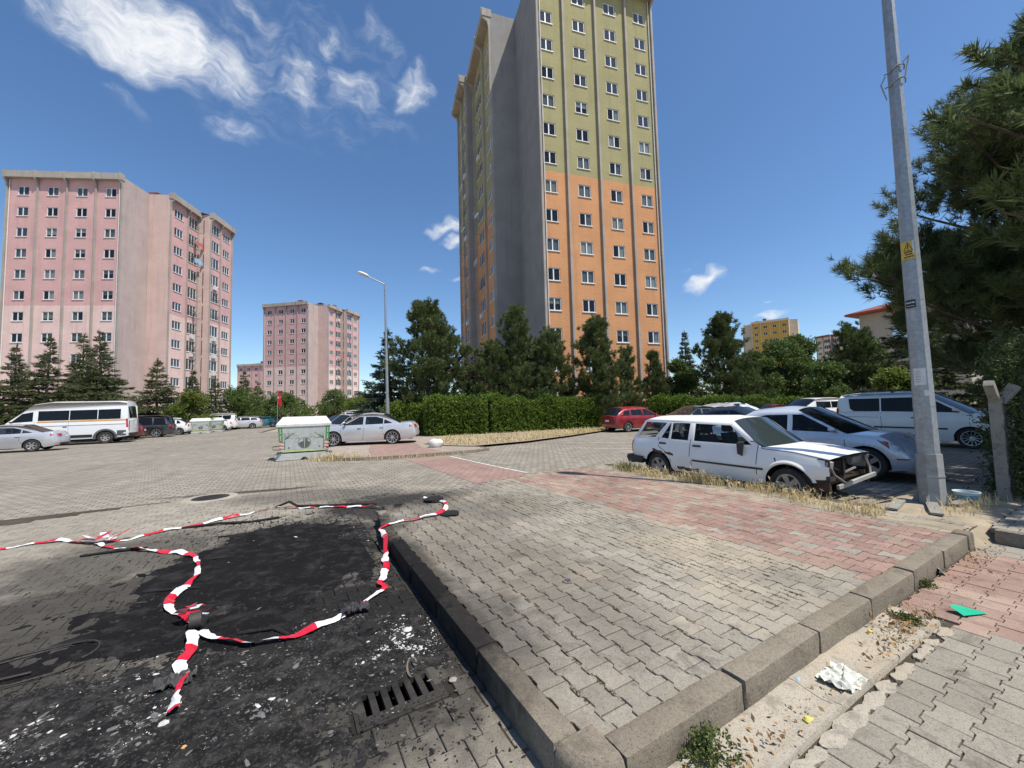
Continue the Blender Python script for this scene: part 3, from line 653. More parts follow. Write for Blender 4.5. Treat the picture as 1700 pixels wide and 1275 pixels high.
def apartment(name, corner, ang, mirror, H, ztop_row, rows, W, margin, bay, dA, wB, side1, wC, side2, depth_back, mats, zsplit, label, detail=True, dp=.55):
    """cross-plan block: four-bay front, blank re-entrant corner, stepped flank with windows and balconies.
    corner = front corner on the flank side; flank on the +a side (mirror: -a side)"""
    root = empty(name, (corner[0], corner[1], 0), ang, label, 'building'); sg = -1 if mirror else 1
    def q(a, b): return (sg * a, b)
    l1, l2 = sum(side1), sum(side2)
    pts = [(-W, 0), (0, 0), (0, dA), (wB, dA), (wB, dA + l1), (wB + wC, dA + l1), (wB + wC, dA + l1 + l2), (-W - wB, dA + l1 + l2), (-W - wB, dA), (-W, dA)]
    kinds = ['front', 'A', 'B', 'side1', 'C', 'side2', 'back', 'x', 'x', 'x']
    MU, ML, MG, MBk, MC = 0, 1, 2, 3, 4
    wallm = MB(); S = 2.8; wh, ww = 1.2, 1.32; zr = [ztop_row - S * k for k in range(rows)]
    win = []
    def seg(i):
        p0, p1 = pts[i], pts[(i + 1) % len(pts)]
        a, b = q(*p0), q(*p1); return (b, a) if mirror else (a, b)
    for i, kd in enumerate(kinds):
        a, b = seg(i); L_ = math.dist(a, b); ops = []
        def u_of(u): return L_ - u if mirror else u           # u measured from canonical start
        if kd == 'front':
            for k in range(4):
                u = u_of(W - margin - bay * (3 - k))
                for z in zr: ops.append((u - ww / 2, u + ww / 2, z - wh / 2, z + wh / 2, 2))
        if kd in ('side1', 'side2'):
            c1, c2 = (side1 if kd == 'side1' else side2); wc, bc = (c1 * .5, c1 + c2 * .52) if kd == 'side1' else (c1 + c2 * .5, c1 * .48)
            bw = min((c2 if kd == 'side1' else c1) - .5, 2.5)
            for z in zr:
                u = u_of(wc); ops.append((u - .85, u + .85, z - wh / 2, z + wh / 2, 3))
                u = u_of(bc); ops.append((u - bw / 2, u + bw / 2, z - .75, z + .95, 3))
        bands = {'front': [(zsplit, ML), (0, MU)], 'side1': [(zsplit, ML), (0, MU)], 'side2': [(zsplit, ML), (0, MU)], 'A': [(0, MG)], 'B': [(0, MBk)], 'C': [(0, MBk)]}.get(kd, [(0, MG)])
        d, n = wall(wallm, a, b, -0.3, H - 0.3, ops, bands)
        for o in ops: win.append((Vector(a) + d * (o[0] + o[1]) / 2, n, o))
        # concrete fins between bays, brackets and eaves beam
        if kd in ('front', 'side1', 'side2'):
            fin = MB(); beam = MB(); br = MB()
            if kd == 'front': us = [0.12] + [W - margin - bay * (3 - k) - bay / 2 for k in range(1, 4)] + [W - 0.12]
            elif kd == 'side1': us = [0.12, side1[0], L_ - .12]
            else: us = [0.12, side2[0], L_ - .12]
            for u in us:
                u = u_of(u); c = Vector(a) + d * u
                fd = .16 if dp < .8 else .24
                def P_(du, o_, z): v = c + d * du + n * o_; return (v.x, v.y, z)
                prof_f = [(0.0, -0.3), (fd, -0.3), (fd, H - 1.9), (fd + .12, H - 1.35), (dp + .06, H - .95), (dp + .1, H + .08), (0.0, H + .08)]
                tw = 0.10; m_ = len(prof_f)
                fin.add([P_(-tw, o_, z) for o_, z in prof_f] + [P_(tw, o_, z) for o_, z in prof_f], [tuple(range(m_)), tuple(range(2 * m_ - 1, m_ - 1, -1))] + [(k, m_ + k, m_ + (k + 1) % m_, (k + 1) % m_) for k in range(m_)])
            def Q_(u, o_, z): v = Vector(a) + d * u + n * o_; return (v.x, v.y, z)
            pr = [(-0.1, H - .85), (dp, H - .85), (dp, H), (-0.1, H)]
            beam.add([Q_(-.05, o_, z) for o_, z in pr] + [Q_(L_ + .05, o_, z) for o_, z in pr], [(0, 1, 2, 3), (7, 6, 5, 4)] + [(k, 4 + k, 4 + (k + 1) % 4, (k + 1) % 4) for k in range(4)])
            fin.build('fin', mats[4], root, recalc=True); beam.build('eaves_beam', mats[4], root, recalc=True)
            # rainwater pipe at the outer corner
            if kd == 'front' and detail:
                for uu in (0.42, W - 0.42):
                    c = Vector(a) + d * u_of(uu) + n * .09; pp = MB(); pp.tube([(c.x, c.y, 0), (c.x, c.y, H - .9)], .055, 6); pp.build('rainwater_pipe', M_pipe, root)
    wallm.build('wall', mats, root, recalc=False)
    # roof slab, low pitched roof, chimneys
    rf = MB(); rp_ = [q(*p) for p in pts]; cxy = Vector((sum(p[0] for p in rp_) / 10, sum(p[1] for p in rp_) / 10))
    n_ = len(rp_); rf.add([(x, y, H - 0.32) for x, y in rp_] + [tuple(cxy + (Vector(p) - cxy) * .35) + (H + 0.9,) for p in rp_], [(k, (k + 1) % n_, n_ + (k + 1) % n_, n_ + k) for k in range(n_)] + [tuple(range(n_, 2 * n_))])
    rf.build('roof', M_roofd if detail else M_rooft, root, recalc=True)
    for (a_, b_) in ((-W * .35, 3.2), (-W * .1, dA + 3), (wB * .2, dA + l1)):
        ch = MB(); x, y = q(a_, b_); ch.box((x - .55, y - .45, H - .2), (x + .55, y + .45, H + 1.25), 0, .03); ch.box((x - .7, y - .6, H + 1.25), (x + .7, y + .6, H + 1.4), 0, .03); ch.build('chimney', mat(name + '_chimney', (0.30, 0.13, 0.11), 0.85, var=.15), root)
    for c, n, o in win:
        place_window(root, (c.x, c.y, o[2]), n, o[1] - o[0], o[3] - o[2], o[4], detail, sill=True)
    return root, win

TW_, tower_win = apartment('tower_block', (3.11, 35.12), R(17.23), True, 44.75, 38.94 + 2.8, 15, 13.15, 1.05, 3.518, 6.0, 2.78, (3.6, 5.6), 0.9, (3.0, 3.2), 0,
    [M_green, M_orange, M_greywall, M_greywall, M_concrete], 38.94 - 2.8 * 5.5 + .05, 'tall tower block painted olive above and orange below', dp=.95)
PK_, pink_win = apartment('pink_block', (-51.66, 51.06), R(5.3), False, 34.25, 31.81, 11, 14.15, 1.55, 3.53, 4.21, 2.75, (3.57, 2.34), 1.78, (2.56, 3.15), 0,
    [M_pinkd, M_pinkl, M_pinkg, M_pinkb, M_concrete], 31.81 - 2.8 * 5.5, 'large pink apartment block at left behind the white minibus')
PM_, pm_win = apartment('pink_block', (-54.95, 105.42), R(-9.77), False, 32.0, 26.85 + 2.8, 11, 14.0, 1.6, 3.5, 3.93, 3.03, (3.38, 2.77), 1.71, (2.97, 3.59), 0,
    [M_pinkd, M_pinkl, M_pinkg, M_pinkb, M_concrete], 26.85 - 2.8 * 4.5, 'smaller pink apartment block in the distance above the grey container')
def far_block(name, x, y, ang, W, D_, H, mats, zs, rows, label, top, mirror=False):
    return apartment(name, (x, y), ang, mirror, H, top, rows, W, 1.6, (W - 3.2) / 3, 4, 2.8, (3.4, 2.8), 1.7, (3.0, 3.2), 0, mats, zs, label, detail=False)
M_yel = plaster('ochre_wall', (0.56, 0.33, 0.07)); M_crm = plaster('cream_wall', (0.62, 0.53, 0.40)); M_och = plaster('deep_orange_wall', (0.52, 0.22, 0.06))
far_block('pink_block', -103.5, 165, R(-8), 14, 20, 23, [M_pinkd, M_pinkl, M_pinkg, M_pinkb, M_concrete], 9, 8, 'farthest pink block, low between the two larger ones', 20.8)
far_block('ochre_block', 102.5, 165, R(-38), 13, 18, 35, [M_yel, M_crm, M_crm, M_crm, M_crm], 15, 11, 'ochre and cream apartment block beyond the trees right of the tower', 32.4, True)
far_block('grey_block', 158, 175, R(20), 14, 18, 32, [M_crm, M_crm, M_greywall, M_greywall, M_rooft], 12, 10, 'distant pale block with brown roof behind the right-hand trees', 29, True)

# house with red eaves behind the big pine
hb = empty('gable_house', (47.6, 40.5, 4.9), R(25), 'pale building with red overhanging roof edge behind the big pine', 'building')
mb = MB(); wall(mb, (0, 0), (14, 0), -4.5, 7.0, [(2, 3.4, 3.6, 5), (6, 7.4, 3.6, 5)], [(0, 0)]); wall(mb, (0, 9), (0, 0), -4.5, 7.0, [(3, 4.4, 3.6, 5)], [(0, 0)]); mb.build('wall', plaster('beige_wall', (0.42, 0.38, 0.32)), hb)
mb = MB(); mb.box((-1.1, -1.1, 7.0), (15, 10, 7.25)); mb.add([(-1.15, -1.15, 7.25), (15, -1.15, 7.25), (15, 10, 7.25), (-1.15, 10, 7.25), (4, 4.4, 9), (11, 4.4, 9)], [(0, 1, 5, 4), (1, 2, 5), (2, 3, 4, 5), (3, 0, 4)]); mb.build('roof', M_rooft, hb, recalc=True)
for u in (2.7, 6.7): place_window(hb, (u, 0, 3.6), (0, -1), 1.4, 1.4, 2, False)
place_window(hb, (0, 5.3, 3.6), (-1, 0), 1.4, 1.4, 2, False)
mb = MB(); mb.tube([(-1.12, -1.2, 7.1), (15, -1.2, 7.1)], .07, 6); mb.tube([(-1.2, -1.12, 7.1), (-1.2, 10, 7.1)], .07, 6); mb.build('roof_gutter', mat('red_gutter', (0.4, 0.03, 0.03), .4), hb)

# balcony life: dishes, laundry, railings on the flanks
M_dish = mat('dish_white', (0.62, 0.62, 0.6), 0.5, var=0.08)
def dish(root, c, n, r=0.45):
    mb = MB(); mb.lathe([(0.0, -0.10), (r * .4, -0.085), (r * .75, -.04), (r, 0.0), (r * .98, .012), (r * .7, -.025), (0.0, -0.08)], 18, 'y'); mb.tube([(0, -.1, 0), (0, -.5, -.1)], .025, 6); mb.tube([(0, -.02, -r * .9), (0, .42, -.05)], .015, 5); mb.box((-.04, .38, -.09), (.04, .46, -.01))
    o = mb.build('satellite_dish', M_dish, None); o.parent = root; o.location = (c.x + n.x * .55, c.y + n.y * .55, c.z); o.rotation_euler = (R(25), 0, math.atan2(n.x, -n.y) + math.pi + random.uniform(.2, .7)); return o
def v3(c, z): return Vector((c.x, c.y, z))
def flank(root, win, mirror, nd, nl, seed):
    rr = random.Random(seed); bal = [w for w in win if w[2][3] - w[2][2] > 1.5 and w[2][2] > 4]
    rl = MB()
    for c, n, o in bal:
        d = Vector((-n.y, n.x)); w2 = (o[1] - o[0]) / 2
        if rr.random() < .55:
            for z in (o[2] + .35, o[2] + .65, o[2] + .95):
                a = c - d * w2 + n * .12; b = c + d * w2 + n * .12; rl.tube([(a.x, a.y, z), (b.x, b.y, z)], .025, 5)
        if rr.random() < .5:
            for sgn in (-1, 1):
                a = c + d * w2 * sgn * .9; b = a + n * .9; rl.tube([(a.x, a.y, o[2] + .5), (b.x, b.y, o[2] + .75)], .02, 5)
    rl.build('balcony_rails', mat('rail_steel', (.2, .2, .2), .5, metal=.6), root)
    for q, (c, n, o) in enumerate(rr.sample(bal, 7)):
        ac = MB(); ac.box((-.4, 0, 0), (.4, .3, .55), 0, .02); ac.lathe([(.0, .305), (.2, .305), (.22, .3)], 14, 'y', (-.08, 0, .28)); ao = ac.build('air_conditioner', M_dish, root); ao.location = (c.x + n.x * .02, c.y + n.y * .02, o[2] - .75); ao.rotation_euler = (0, 0, math.atan2(-n.x, n.y))
    for c, n, o in rr.sample(bal, nd): dish(root, v3(c, o[2] + .7), Vector((n.x, n.y, 0)))
    for q, (c, n, o) in enumerate(rr.sample(bal, nl)):
        d = Vector((-n.y, n.x)); lm = mat('laundry_%d_%d' % (seed, q), rr.choice([(.7, .7, .7), (.03, .03, .05), (.45, .12, .12), (.25, .4, .55), (.6, .6, .58)]), .9, var=.2); lb = MB()
        for k in range(4):
            u = -w_ + k * .5 if (w_ := .8) else 0; h = rr.uniform(.5, 1.1); a = c + d * u + n * .8; b = c + d * (u + .42) + n * .82; z = o[2] + .7
            lb.add([(a.x, a.y, z), (b.x, b.y, z), (b.x + n.x * .08, b.y + n.y * .08, z - h), (a.x + n.x * .05, a.y, z - h * .93)], [(0, 1, 2, 3)])
        lb.build('laundry', lm, root)
flank(TW_, tower_win, True, 2, 4, 3); flank(PK_, pink_win, False, 5, 2, 4); flank(PM_, pm_win, False, 4, 1, 5)
# ================================================================== VEGETATION
M_bark = mat('bark', (0.10, 0.075, 0.055), 0.95, var=0.3, scale=6, bump=0.9, bscale=18)
M_pine = leaf_mat('pine_needles', (0.058, 0.084, 0.028), (0.165, 0.195, 0.07), 0.25)
M_pine2 = leaf_mat('pine_needles_big', (0.06, 0.092, 0.033), (0.185, 0.22, 0.082), 0.3)
M_cedar = leaf_mat('cedar_needles', (0.055, 0.072, 0.029), (0.145, 0.162, 0.066), 0.22)
M_bluec = leaf_mat('blue_cedar_needles', (0.035, 0.060, 0.042), (0.075, 0.10, 0.07), 0.15)
M_leafm = leaf_mat('broad_leaves', (0.062, 0.105, 0.028), (0.15, 0.205, 0.055), 0.32)
M_leafy = leaf_mat('yellow_green_leaves', (0.10, 0.14, 0.025), (0.20, 0.24, 0.05), 0.35)
M_hedge = leaf_mat('hedge_leaves', (0.06, 0.115, 0.014), (0.17, 0.24, 0.036), 0.32)
M_ivy = leaf_mat('ivy_leaves', (0.04, 0.065, 0.02), (0.10, 0.13, 0.045), 0.25)
M_plum = leaf_mat('plum_leaves', (0.045, 0.015, 0.018), (0.09, 0.03, 0.035), 0.2)
M_straw = leaf_mat('dry_grass', (0.46, 0.36, 0.17), (0.70, 0.57, 0.32), 0.25, 0.8)
M_weed = leaf_mat('green_weed', (0.07, 0.10, 0.025), (0.15, 0.18, 0.06), 0.25)
M_deadl = leaf_mat('dead_leaves', (0.30, 0.16, 0.07), (0.52, 0.36, 0.17), 0.15, 0.8)

def basis(D_):
    D_ = D_ / np.linalg.norm(D_, axis=1, keepdims=True); A = rng.normal(size=D_.shape); U = np.cross(D_, A); U /= np.linalg.norm(U, axis=1, keepdims=True); return U, np.cross(D_, U), D_
def scatter(tv, tf, pos, dirs, sc_):
    """copies of a small template (verts, faces) set along dirs -> arrays"""
    U, V, Wd = basis(dirs); s = np.asarray(sc_)[:, None, None]
    out = pos[:, None, :] + s * (tv[None, :, 0:1] * U[:, None, :] + tv[None, :, 1:2] * V[:, None, :] + tv[None, :, 2:3] * Wd[:, None, :])
    K, n = len(pos), len(tv); F_ = (tf[None] + (np.arange(K) * n)[:, None, None]).reshape(-1, tf.shape[1]); return out.reshape(-1, 3), F_
def tuft(n, spread=0.75, width=0.05, lo=0.1, seed=1):
    """brush of needles around +z, unit length"""
    r = np.random.default_rng(seed); V = []; F_ = []
    for k in range(n):
        a = r.uniform(0, 6.283); th = r.uniform(0.15, 1.0) * spread * 1.5; z0 = r.uniform(0, .55)
        d = np.array([math.sin(th) * math.cos(a), math.sin(th) * math.sin(a), math.cos(th)]); l = r.uniform(.55, 1.0)
        p = np.cross(d, [math.cos(a + 1), math.sin(a + 1), .3]); p /= np.linalg.norm(p); b = np.array([0, 0, z0])
        V += [b - p * width / 2 + d * .03, b + p * width / 2 + d * .03, b + d * l]; F_.append((3 * k, 3 * k + 1, 3 * k + 2))
    return np.array(V), np.array(F_)
def spray(n, seed=2):
    """flat conifer spray: side shoots on a short twig along +z, needles short"""
    r = np.random.default_rng(seed); V = []; F_ = []
    for k in range(n):
        z0 = r.uniform(0, .9); sgn = r.choice((-1, 1)); th = r.uniform(.4, 1.1); l = r.uniform(.25, .5) * (1.1 - z0 * .6)
        d = np.array([sgn * math.sin(th), r.normal(0, .22), math.cos(th)]); b = np.array([0, r.normal(0, .02), z0]); p = np.array([r.normal(0, .3), 1, r.normal(0, .3)]); p /= np.linalg.norm(p)
        w_ = .07; V += [b - p * w_, b + p * w_, b + d * l]; F_.append((3 * k, 3 * k + 1, 3 * k + 2))
    return np.array(V), np.array(F_)
def leaf_tpl(n, seed=3, size=.5, spread=1.2):
    """cluster of kite-shaped leaves"""
    r = np.random.default_rng(seed); V = []; F_ = []
    for k in range(n):
        d = r.normal(size=3) * spread; d[2] = abs(d[2]) + .3; d /= np.linalg.norm(d); p = np.cross(d, r.normal(size=3)); p /= np.linalg.norm(p); b = r.normal(0, .28, 3)
        V += [b, b + d * size * .5 + p * size * .27, b + d * size, b + d * size * .5 - p * size * .27]; F_.append((4 * k, 4 * k + 1, 4 * k + 2, 4 * k + 3))
    return np.array(V), np.array(F_)
TUFT_NEAR = [tuft(22, .7, .055, seed=s) for s in (1, 2, 3)]; TUFT_MID = [tuft(13, .75, .15, seed=s) for s in (4, 5, 6)]
SPRAY = [spray(16, s) for s in (7, 8)]; LEAF = [leaf_tpl(7, s) for s in (9, 10, 11)]

def crown_mesh(name, sets, m):
    Vs, Fs, b = [], [], 0
    for v, f in sets: Vs.append(v); Fs.append(f + b); b += len(v)
    return mesh_np(name, np.concatenate(Vs), np.concatenate(Fs), m)
def multi(tpls, pos, dirs, scl):
    out = []; n = len(tpls); pos = np.asarray(pos); dirs = np.asarray(dirs); scl = np.asarray(scl)
    for k, (tv, tf) in enumerate(tpls):
        out.append(scatter(tv, tf, pos[k::n], dirs[k::n], scl[k::n]))
    return out
def conifer(name, loc, H, Rr, label, kind='pine', m=None, seed=0, dens=1.0, z0=0.08, group=None, shape=1.0, near=False, cat='tree', pexp=.75, tl=None):
    """trunk, whorled limbs, needle brushes along the limbs"""
    rr = np.random.default_rng(seed + 100); root = empty(name, loc, rr.uniform(0, 6.28), label, cat, group)
    lean = rr.normal(0, .015, 2); ax = lambda z: np.array([lean[0] * z + .04 * math.sin(z * .9 + seed), lean[1] * z + .04 * math.cos(z * .7), z])
    r0 = 0.016 * H + .05; tr = MB(); tr.tube([tuple(ax(H * k / 10)) for k in range(11)], [r0 * (1 - k / 10.6) for k in range(11)], 8)
    limbs = MB(); pos, dirs, scl = [], [], []
    if kind == 'pine':
        nl = int(H * (2.0 if not near else 2.5)); tl = tl or (.30 if not near else .24)
        for i in range(nl):
            f = (i + rr.uniform(-.3, .3)) / nl; f = min(max(f, 0), .97); z = H * (z0 + (1 - z0) * f)
            prof = (1 - f) ** pexp * (0.65 + .35 * min(1, f * 4 + .3)) * shape + (.10 if pexp < 1 else .04)
            for j in range(rr.integers(4, 7)):
                az = rr.uniform(0, 6.28); ln = Rr * prof * rr.uniform(.62, 1.12); up = math.radians(5 + 48 * f + rr.uniform(-10, 12))
                d0 = np.array([math.cos(az) * math.cos(up), math.sin(az) * math.cos(up), math.sin(up)]); p0 = ax(z); npt = 6
                pl = [p0 + d0 * ln * q / (npt - 1) + np.array([0, 0, .16 * ln * (q / (npt - 1)) ** 2]) for q in range(npt)]
                limbs.tube([tuple(p) for p in pl], [.012 * ln * (1.15 - q / npt) + .006 for q in range(npt)], 4, cap=False)
                ncl = int((2.2 + ln * 3.0) * dens * (2.1 if near else 1.15)) + 1
                for q in range(ncl):                       # twigs: each a clump of upright brushes
                    u = 1 - (rr.uniform(0, 1) ** 1.4) * .78; k = u * (npt - 1); a = int(min(k, npt - 2)); p = pl[a] + (pl[a + 1] - pl[a]) * (k - a)
                    sp = .15 * ln * (1.2 - u) + .12; o = rr.normal(0, sp, 3); o[2] = abs(o[2]) * .55; cdir = d0 * .45 + np.array([o[0], o[1], 0]) / (np.linalg.norm(o) + 1e-6) * .4 + np.array([0, 0, .9]); cdir /= np.linalg.norm(cdir)
                    L_tw = (.42 if not near else .50) * rr.uniform(.7, 1.3)
                    if near and q % 2: limbs.tube([tuple(p), tuple(p + o), tuple(p + o + cdir * L_tw)], [.012, .009, .004], 3, cap=False)
                    for w_ in range(rr.integers(6, 10)):
                        f_ = rr.uniform(.0, 1.0); pos.append(p + o + cdir * L_tw * f_ + rr.normal(0, .05, 3)); dirs.append(cdir + rr.normal(0, .30, 3)); scl.append(tl * rr.uniform(.7, 1.15) * (1.1 - .25 * f_))
        for q in range(int(10 * dens)): pos.append(ax(H * (.9 + .1 * q / 10)) + rr.normal(0, .05, 3)); dirs.append(np.array([rr.normal(0, .4), rr.normal(0, .4), 1])); scl.append(tl)
        tp = TUFT_NEAR if near else TUFT_MID
    else:                                                # cedar / spruce: flat tiers
        nl = int(H * 3.2)
        for i in range(nl):
            f = (i + rr.uniform(-.35, .35)) / nl; f = min(max(f, 0), .985); z = H * (z0 + (1 - z0) * f)
            prof = (1 - f) ** 1.25 * shape + .03
            for j in range(rr.integers(5, 8)):
                az = rr.uniform(0, 6.28); ln = Rr * prof * rr.uniform(.5, 1.12); up = math.radians(14 - 12 * (1 - f) + 40 * max(0, f - .75) + rr.uniform(-7, 7))
                d0 = np.array([math.cos(az) * math.cos(up), math.sin(az) * math.cos(up), math.sin(up)]); p0 = ax(z); npt = 6
                pl = [p0 + d0 * ln * q / (npt - 1) - np.array([0, 0, .10 * ln * (q / (npt - 1)) ** 2]) for q in range(npt)]
                limbs.tube([tuple(p) for p in pl], [.012 * ln * (1.1 - q / npt) + .004 for q in range(npt)], 4, cap=False)
                side = np.array([-math.sin(az), math.cos(az), 0]); cnt = int((5 + ln * 16) * dens)
                for q in range(cnt):
                    u = 1 - (rr.uniform(0, 1) ** 1.25) * .85; k = u * (npt - 1); a = int(min(k, npt - 2)); p = pl[a] + (pl[a + 1] - pl[a]) * (k - a)
                    lat = rr.normal(0, .20 * ln * (1.1 - u) + .06); pos.append(p + side * lat + np.array([0, 0, rr.normal(0, .07)]))
                    dd = d0 * .9 + side * np.sign(lat) * rr.uniform(.2, 1.0) + np.array([0, 0, rr.uniform(-.25, .25)]); dirs.append(dd); scl.append(rr.uniform(.36, .66) * (1.05 - .62 * f))
        for q in range(8): pos.append(ax(H * (.93 + .07 * q / 8))); dirs.append(np.array([rr.normal(0, .25), rr.normal(0, .25), 1])); scl.append(.35)
        tp = SPRAY
    tr.v += []; 
    t_o = tr.build('trunk', M_bark, root, smooth=60); limbs.build('limbs', M_bark, root)['kind'] = 'stuff'
    obj('crown', crown_mesh('crown', multi(tp, pos, dirs, scl), m), root); return root
def leafy(name, loc, H, Rr, label, m, seed=0, n=1500, trunk=0.25, leaf=.22, group=None, cat='tree', squash=1.0, near=False):
    """broadleaf: trunk, forks, leaf clusters on many uneven lobes"""
    rr = np.random.default_rng(seed + 500); root = empty(name, loc, 0, label, cat, group)
    tr = MB(); hz = H * trunk; tr.tube([(0, 0, -.1), (.03, .02, hz * .5), (0, .05, hz), (.06, 0, H * .6)], [.045 * H ** .5, .04 * H ** .5, .03 * H ** .5, .012 * H ** .5], 7)
    lobes = []
    for k in range(int(10 + H * 1.6)):
        a = rr.uniform(0, 6.28); f = rr.uniform(0, 1); rad = Rr * (math.sin(math.pi * min(.98, .18 + f * .8)) ** .7) * rr.uniform(.25, .85)
        c = np.array([rad * math.cos(a), rad * math.sin(a), hz * .8 + (H - hz * .8) * (f * .88 + .04)]); lobes.append((c, Rr * rr.uniform(.22, .42) * squash)); tr.tube([(0, 0, hz * .9), tuple(c * [.5, .5, .8]), tuple(c)], [.02 * H ** .5, .012 * H ** .5, .004], 4, cap=False)
    pos, dirs, scl = [], [], []
    for q in range(n):
        c, r_ = lobes[rr.integers(len(lobes))]; v = rr.normal(size=3); v /= np.linalg.norm(v); p = c + v * r_ * rr.uniform(.55, 1.08) * np.array([1, 1, .8]); pos.append(p); dirs.append(v + np.array([0, 0, .5])); scl.append(leaf * 1.7 * rr.uniform(.6, 1.25))
    tr.build('trunk', M_bark, root, smooth=60); obj('crown', crown_mesh('crown', multi(LEAF, pos, dirs, scl), m), root); return root

CED = 'cedars behind the left-hand parking row'
for i, (x, y, H, Rr, lb) in enumerate([(-46.0, 36, 8.6, 3.2, 'leftmost dark cedar, cut by the picture edge, before the pink block'), (-43.4, 36.5, 9.5, 3.2, 'second cedar from the left, just left of a twin-topped pair'), (-42.2, 38, 10.0, 2.9, 'slender tall cedar third from left behind the minibus'), (-38.4, 36.5, 9.8, 3.6, 'broad cedar directly behind the rear half of the minibus'), (-33.1, 36.5, 7.0, 3.3, 'bushy cedar right of the minibus, behind the black car'), (-33.4, 41, 6.3, 2.0, 'narrow cedar with a thin spire left of the far container'), (-33.0, 43.5, 5.9, 2.2, 'small cedar just above the far container'), (-41.4, 60, 8.4, 2.4, 'slim distant cedar in front of the far pink blocks'), (-39.2, 60, 6.4, 3.4, 'broad distant cedar behind the red flag')]):
    conifer('cedar_tree', (x, y, -.1), H, Rr, lb, 'cedar', M_cedar, i, 1.0, .07, CED)
PIN = 'pines round the tower block'
for i, (x, y, H, Rr, dn, lb) in enumerate([(-5.75, 27, 8.5, 3.6, 1.5, 'large pine with a candle-like top right of the thin lamp post'), (0.35, 27.5, 8.3, 2.4, 1.1, 'tall pine in front of the grey wall corner of the tower'), (-1.2, 27, 5.6, 2.6, 1.1, 'shorter rounded pine left of the grey wall corner'), (2.7, 27.8, 6.6, 2.6, 1.2, 'dense pine before the left edge of the orange facade'), (6.0, 27.2, 7.4, 2.2, 1.4, 'conical pine before the middle of the orange facade'), (9.2, 30, 5.8, 1.1, .8, 'thin sparse pine before the right half of the orange facade'), (12.1, 33, 5.8, 1.3, .8, 'thin sparse pine at the right edge of the orange facade'), (16.7, 30.5, 8.0, 2.6, 1.3, 'tall open pine right of the tower, left of the ochre block'), (26.5, 30, 6.9, 2.6, 1.2, 'dark pine behind the white van on the right')]):
    conifer('pine_tree', (x, y, -.05), H, Rr, lb, 'pine', M_pine, 20 + i, dn, .06, PIN)
conifer('blue_cedar', (-9.1, 29.5, 0), 7.6, 3.3, 'blue-green cedar with drooping tiers left of the lamp post', 'cedar', M_bluec, 40, 1.2, .05)
conifer('cedar_tree', (17.8, 40, 0), 8.8, 2.0, 'dark cedar just right of the tower block', 'cedar', M_cedar, 41, 1.3, .1)
conifer('cedar_tree', (27.5, 26.5, 0), 9.0, 3.6, 'dark tiered cedar behind the long white van', 'cedar', M_cedar, 42, 1.3, .08)
conifer('cedar_tree', (30.5, 23.0, 0), 9.5, 3.8, 'shadowed cedar seen right of the grey lamp pole', 'cedar', M_cedar, 43, 1.2, .08)
# near pines on the right
conifer('pine_tree', (14.35, 9.3, 0), 10.9, 5.4, 'huge long-needled pine filling the right edge', 'pine', M_pine2, 60, 1.5, .16, None, 1.0, near=True, pexp=1.0, tl=.31)
conifer('pine_tree', (11.0, 5.2, 0), 8.6, 3.2, 'pine just beyond the right edge that shades the parked cars', 'pine', M_pine2, 61, .9, .34, None, 1.2)
leafy('plum_tree', (-3.2, 31.5, 0), 5.6, 1.7, 'dark purple-leaved tree beside the tower foot', M_plum, 1, 700)
BR = 'broadleaf trees beyond the right-hand car park'
for i, (x, y, H, Rr, mm, lb) in enumerate([(14.4, 33.5, 5.2, 1.7, M_leafm, 'light green tree between tower edge and tall pine'), (19.4, 31, 6.2, 2.0, M_leafm, 'mid green tree in front of the ochre block'), (22.2, 32, 6.7, 2.3, M_leafm, 'broad leafy tree right of the ochre block'), (25.0, 34, 7.2, 2.4, M_leafm, 'tall leafy tree left of the red-eaved house'), (22.5, 28, 4.2, 1.9, M_leafm, 'low bushy tree behind the covered car'), (29, 32, 6.2, 2.5, M_leafm, 'leafy tree half hidden behind the big pine'), (20.0, 20.5, 2.9, 1.5, M_leafy, 'yellow-green shrub behind the long white van roof')]):
    leafy('leafy_tree', (x, y, 0), H, Rr, lb, mm, 10 + i, 3400, .12, .2, BR)
for i, (x, y, H, Rr, mm, lb) in enumerate([(-30.3, 37, 3.6, 2.2, M_leafy, 'yellow-green bush right of the black car'), (-31.5, 46, 5.0, 3.0, M_leafm, 'rounded dark tree above the far white cars'), (-28.0, 48, 4.3, 2.6, M_leafm, 'rounded dark tree left of the red flag'), (-25.5, 56, 4.6, 3.0, M_leafm, 'dark rounded tree just left of the near grey container'), (-19.0, 49, 3.4, 2.8, M_leafy, 'yellow-green tree right above the near grey container'), (-14.2, 46, 2.8, 2.0, M_leafm, 'small dark bush above the silver saloon bonnet'), (-11.5, 47, 2.6, 2.0, M_leafm, 'reddish-green bush above the silver saloon roof'), (-2.4, 26.5, 3.9, 1.7, M_ivy, 'pale silvery shrub behind the hedge left of the tower corner'), (2.0, 26.2, 3.4, 1.5, M_ivy, 'grey-green shrub rising above the middle of the hedge'), (-47, 44, 6, 4, M_leafm, 'dense bush under the leftmost cedars')]):
    leafy('shrub', (x, y, 0), H, Rr, lb, mm, 40 + i, 2000, .08, .2, None, 'shrub')
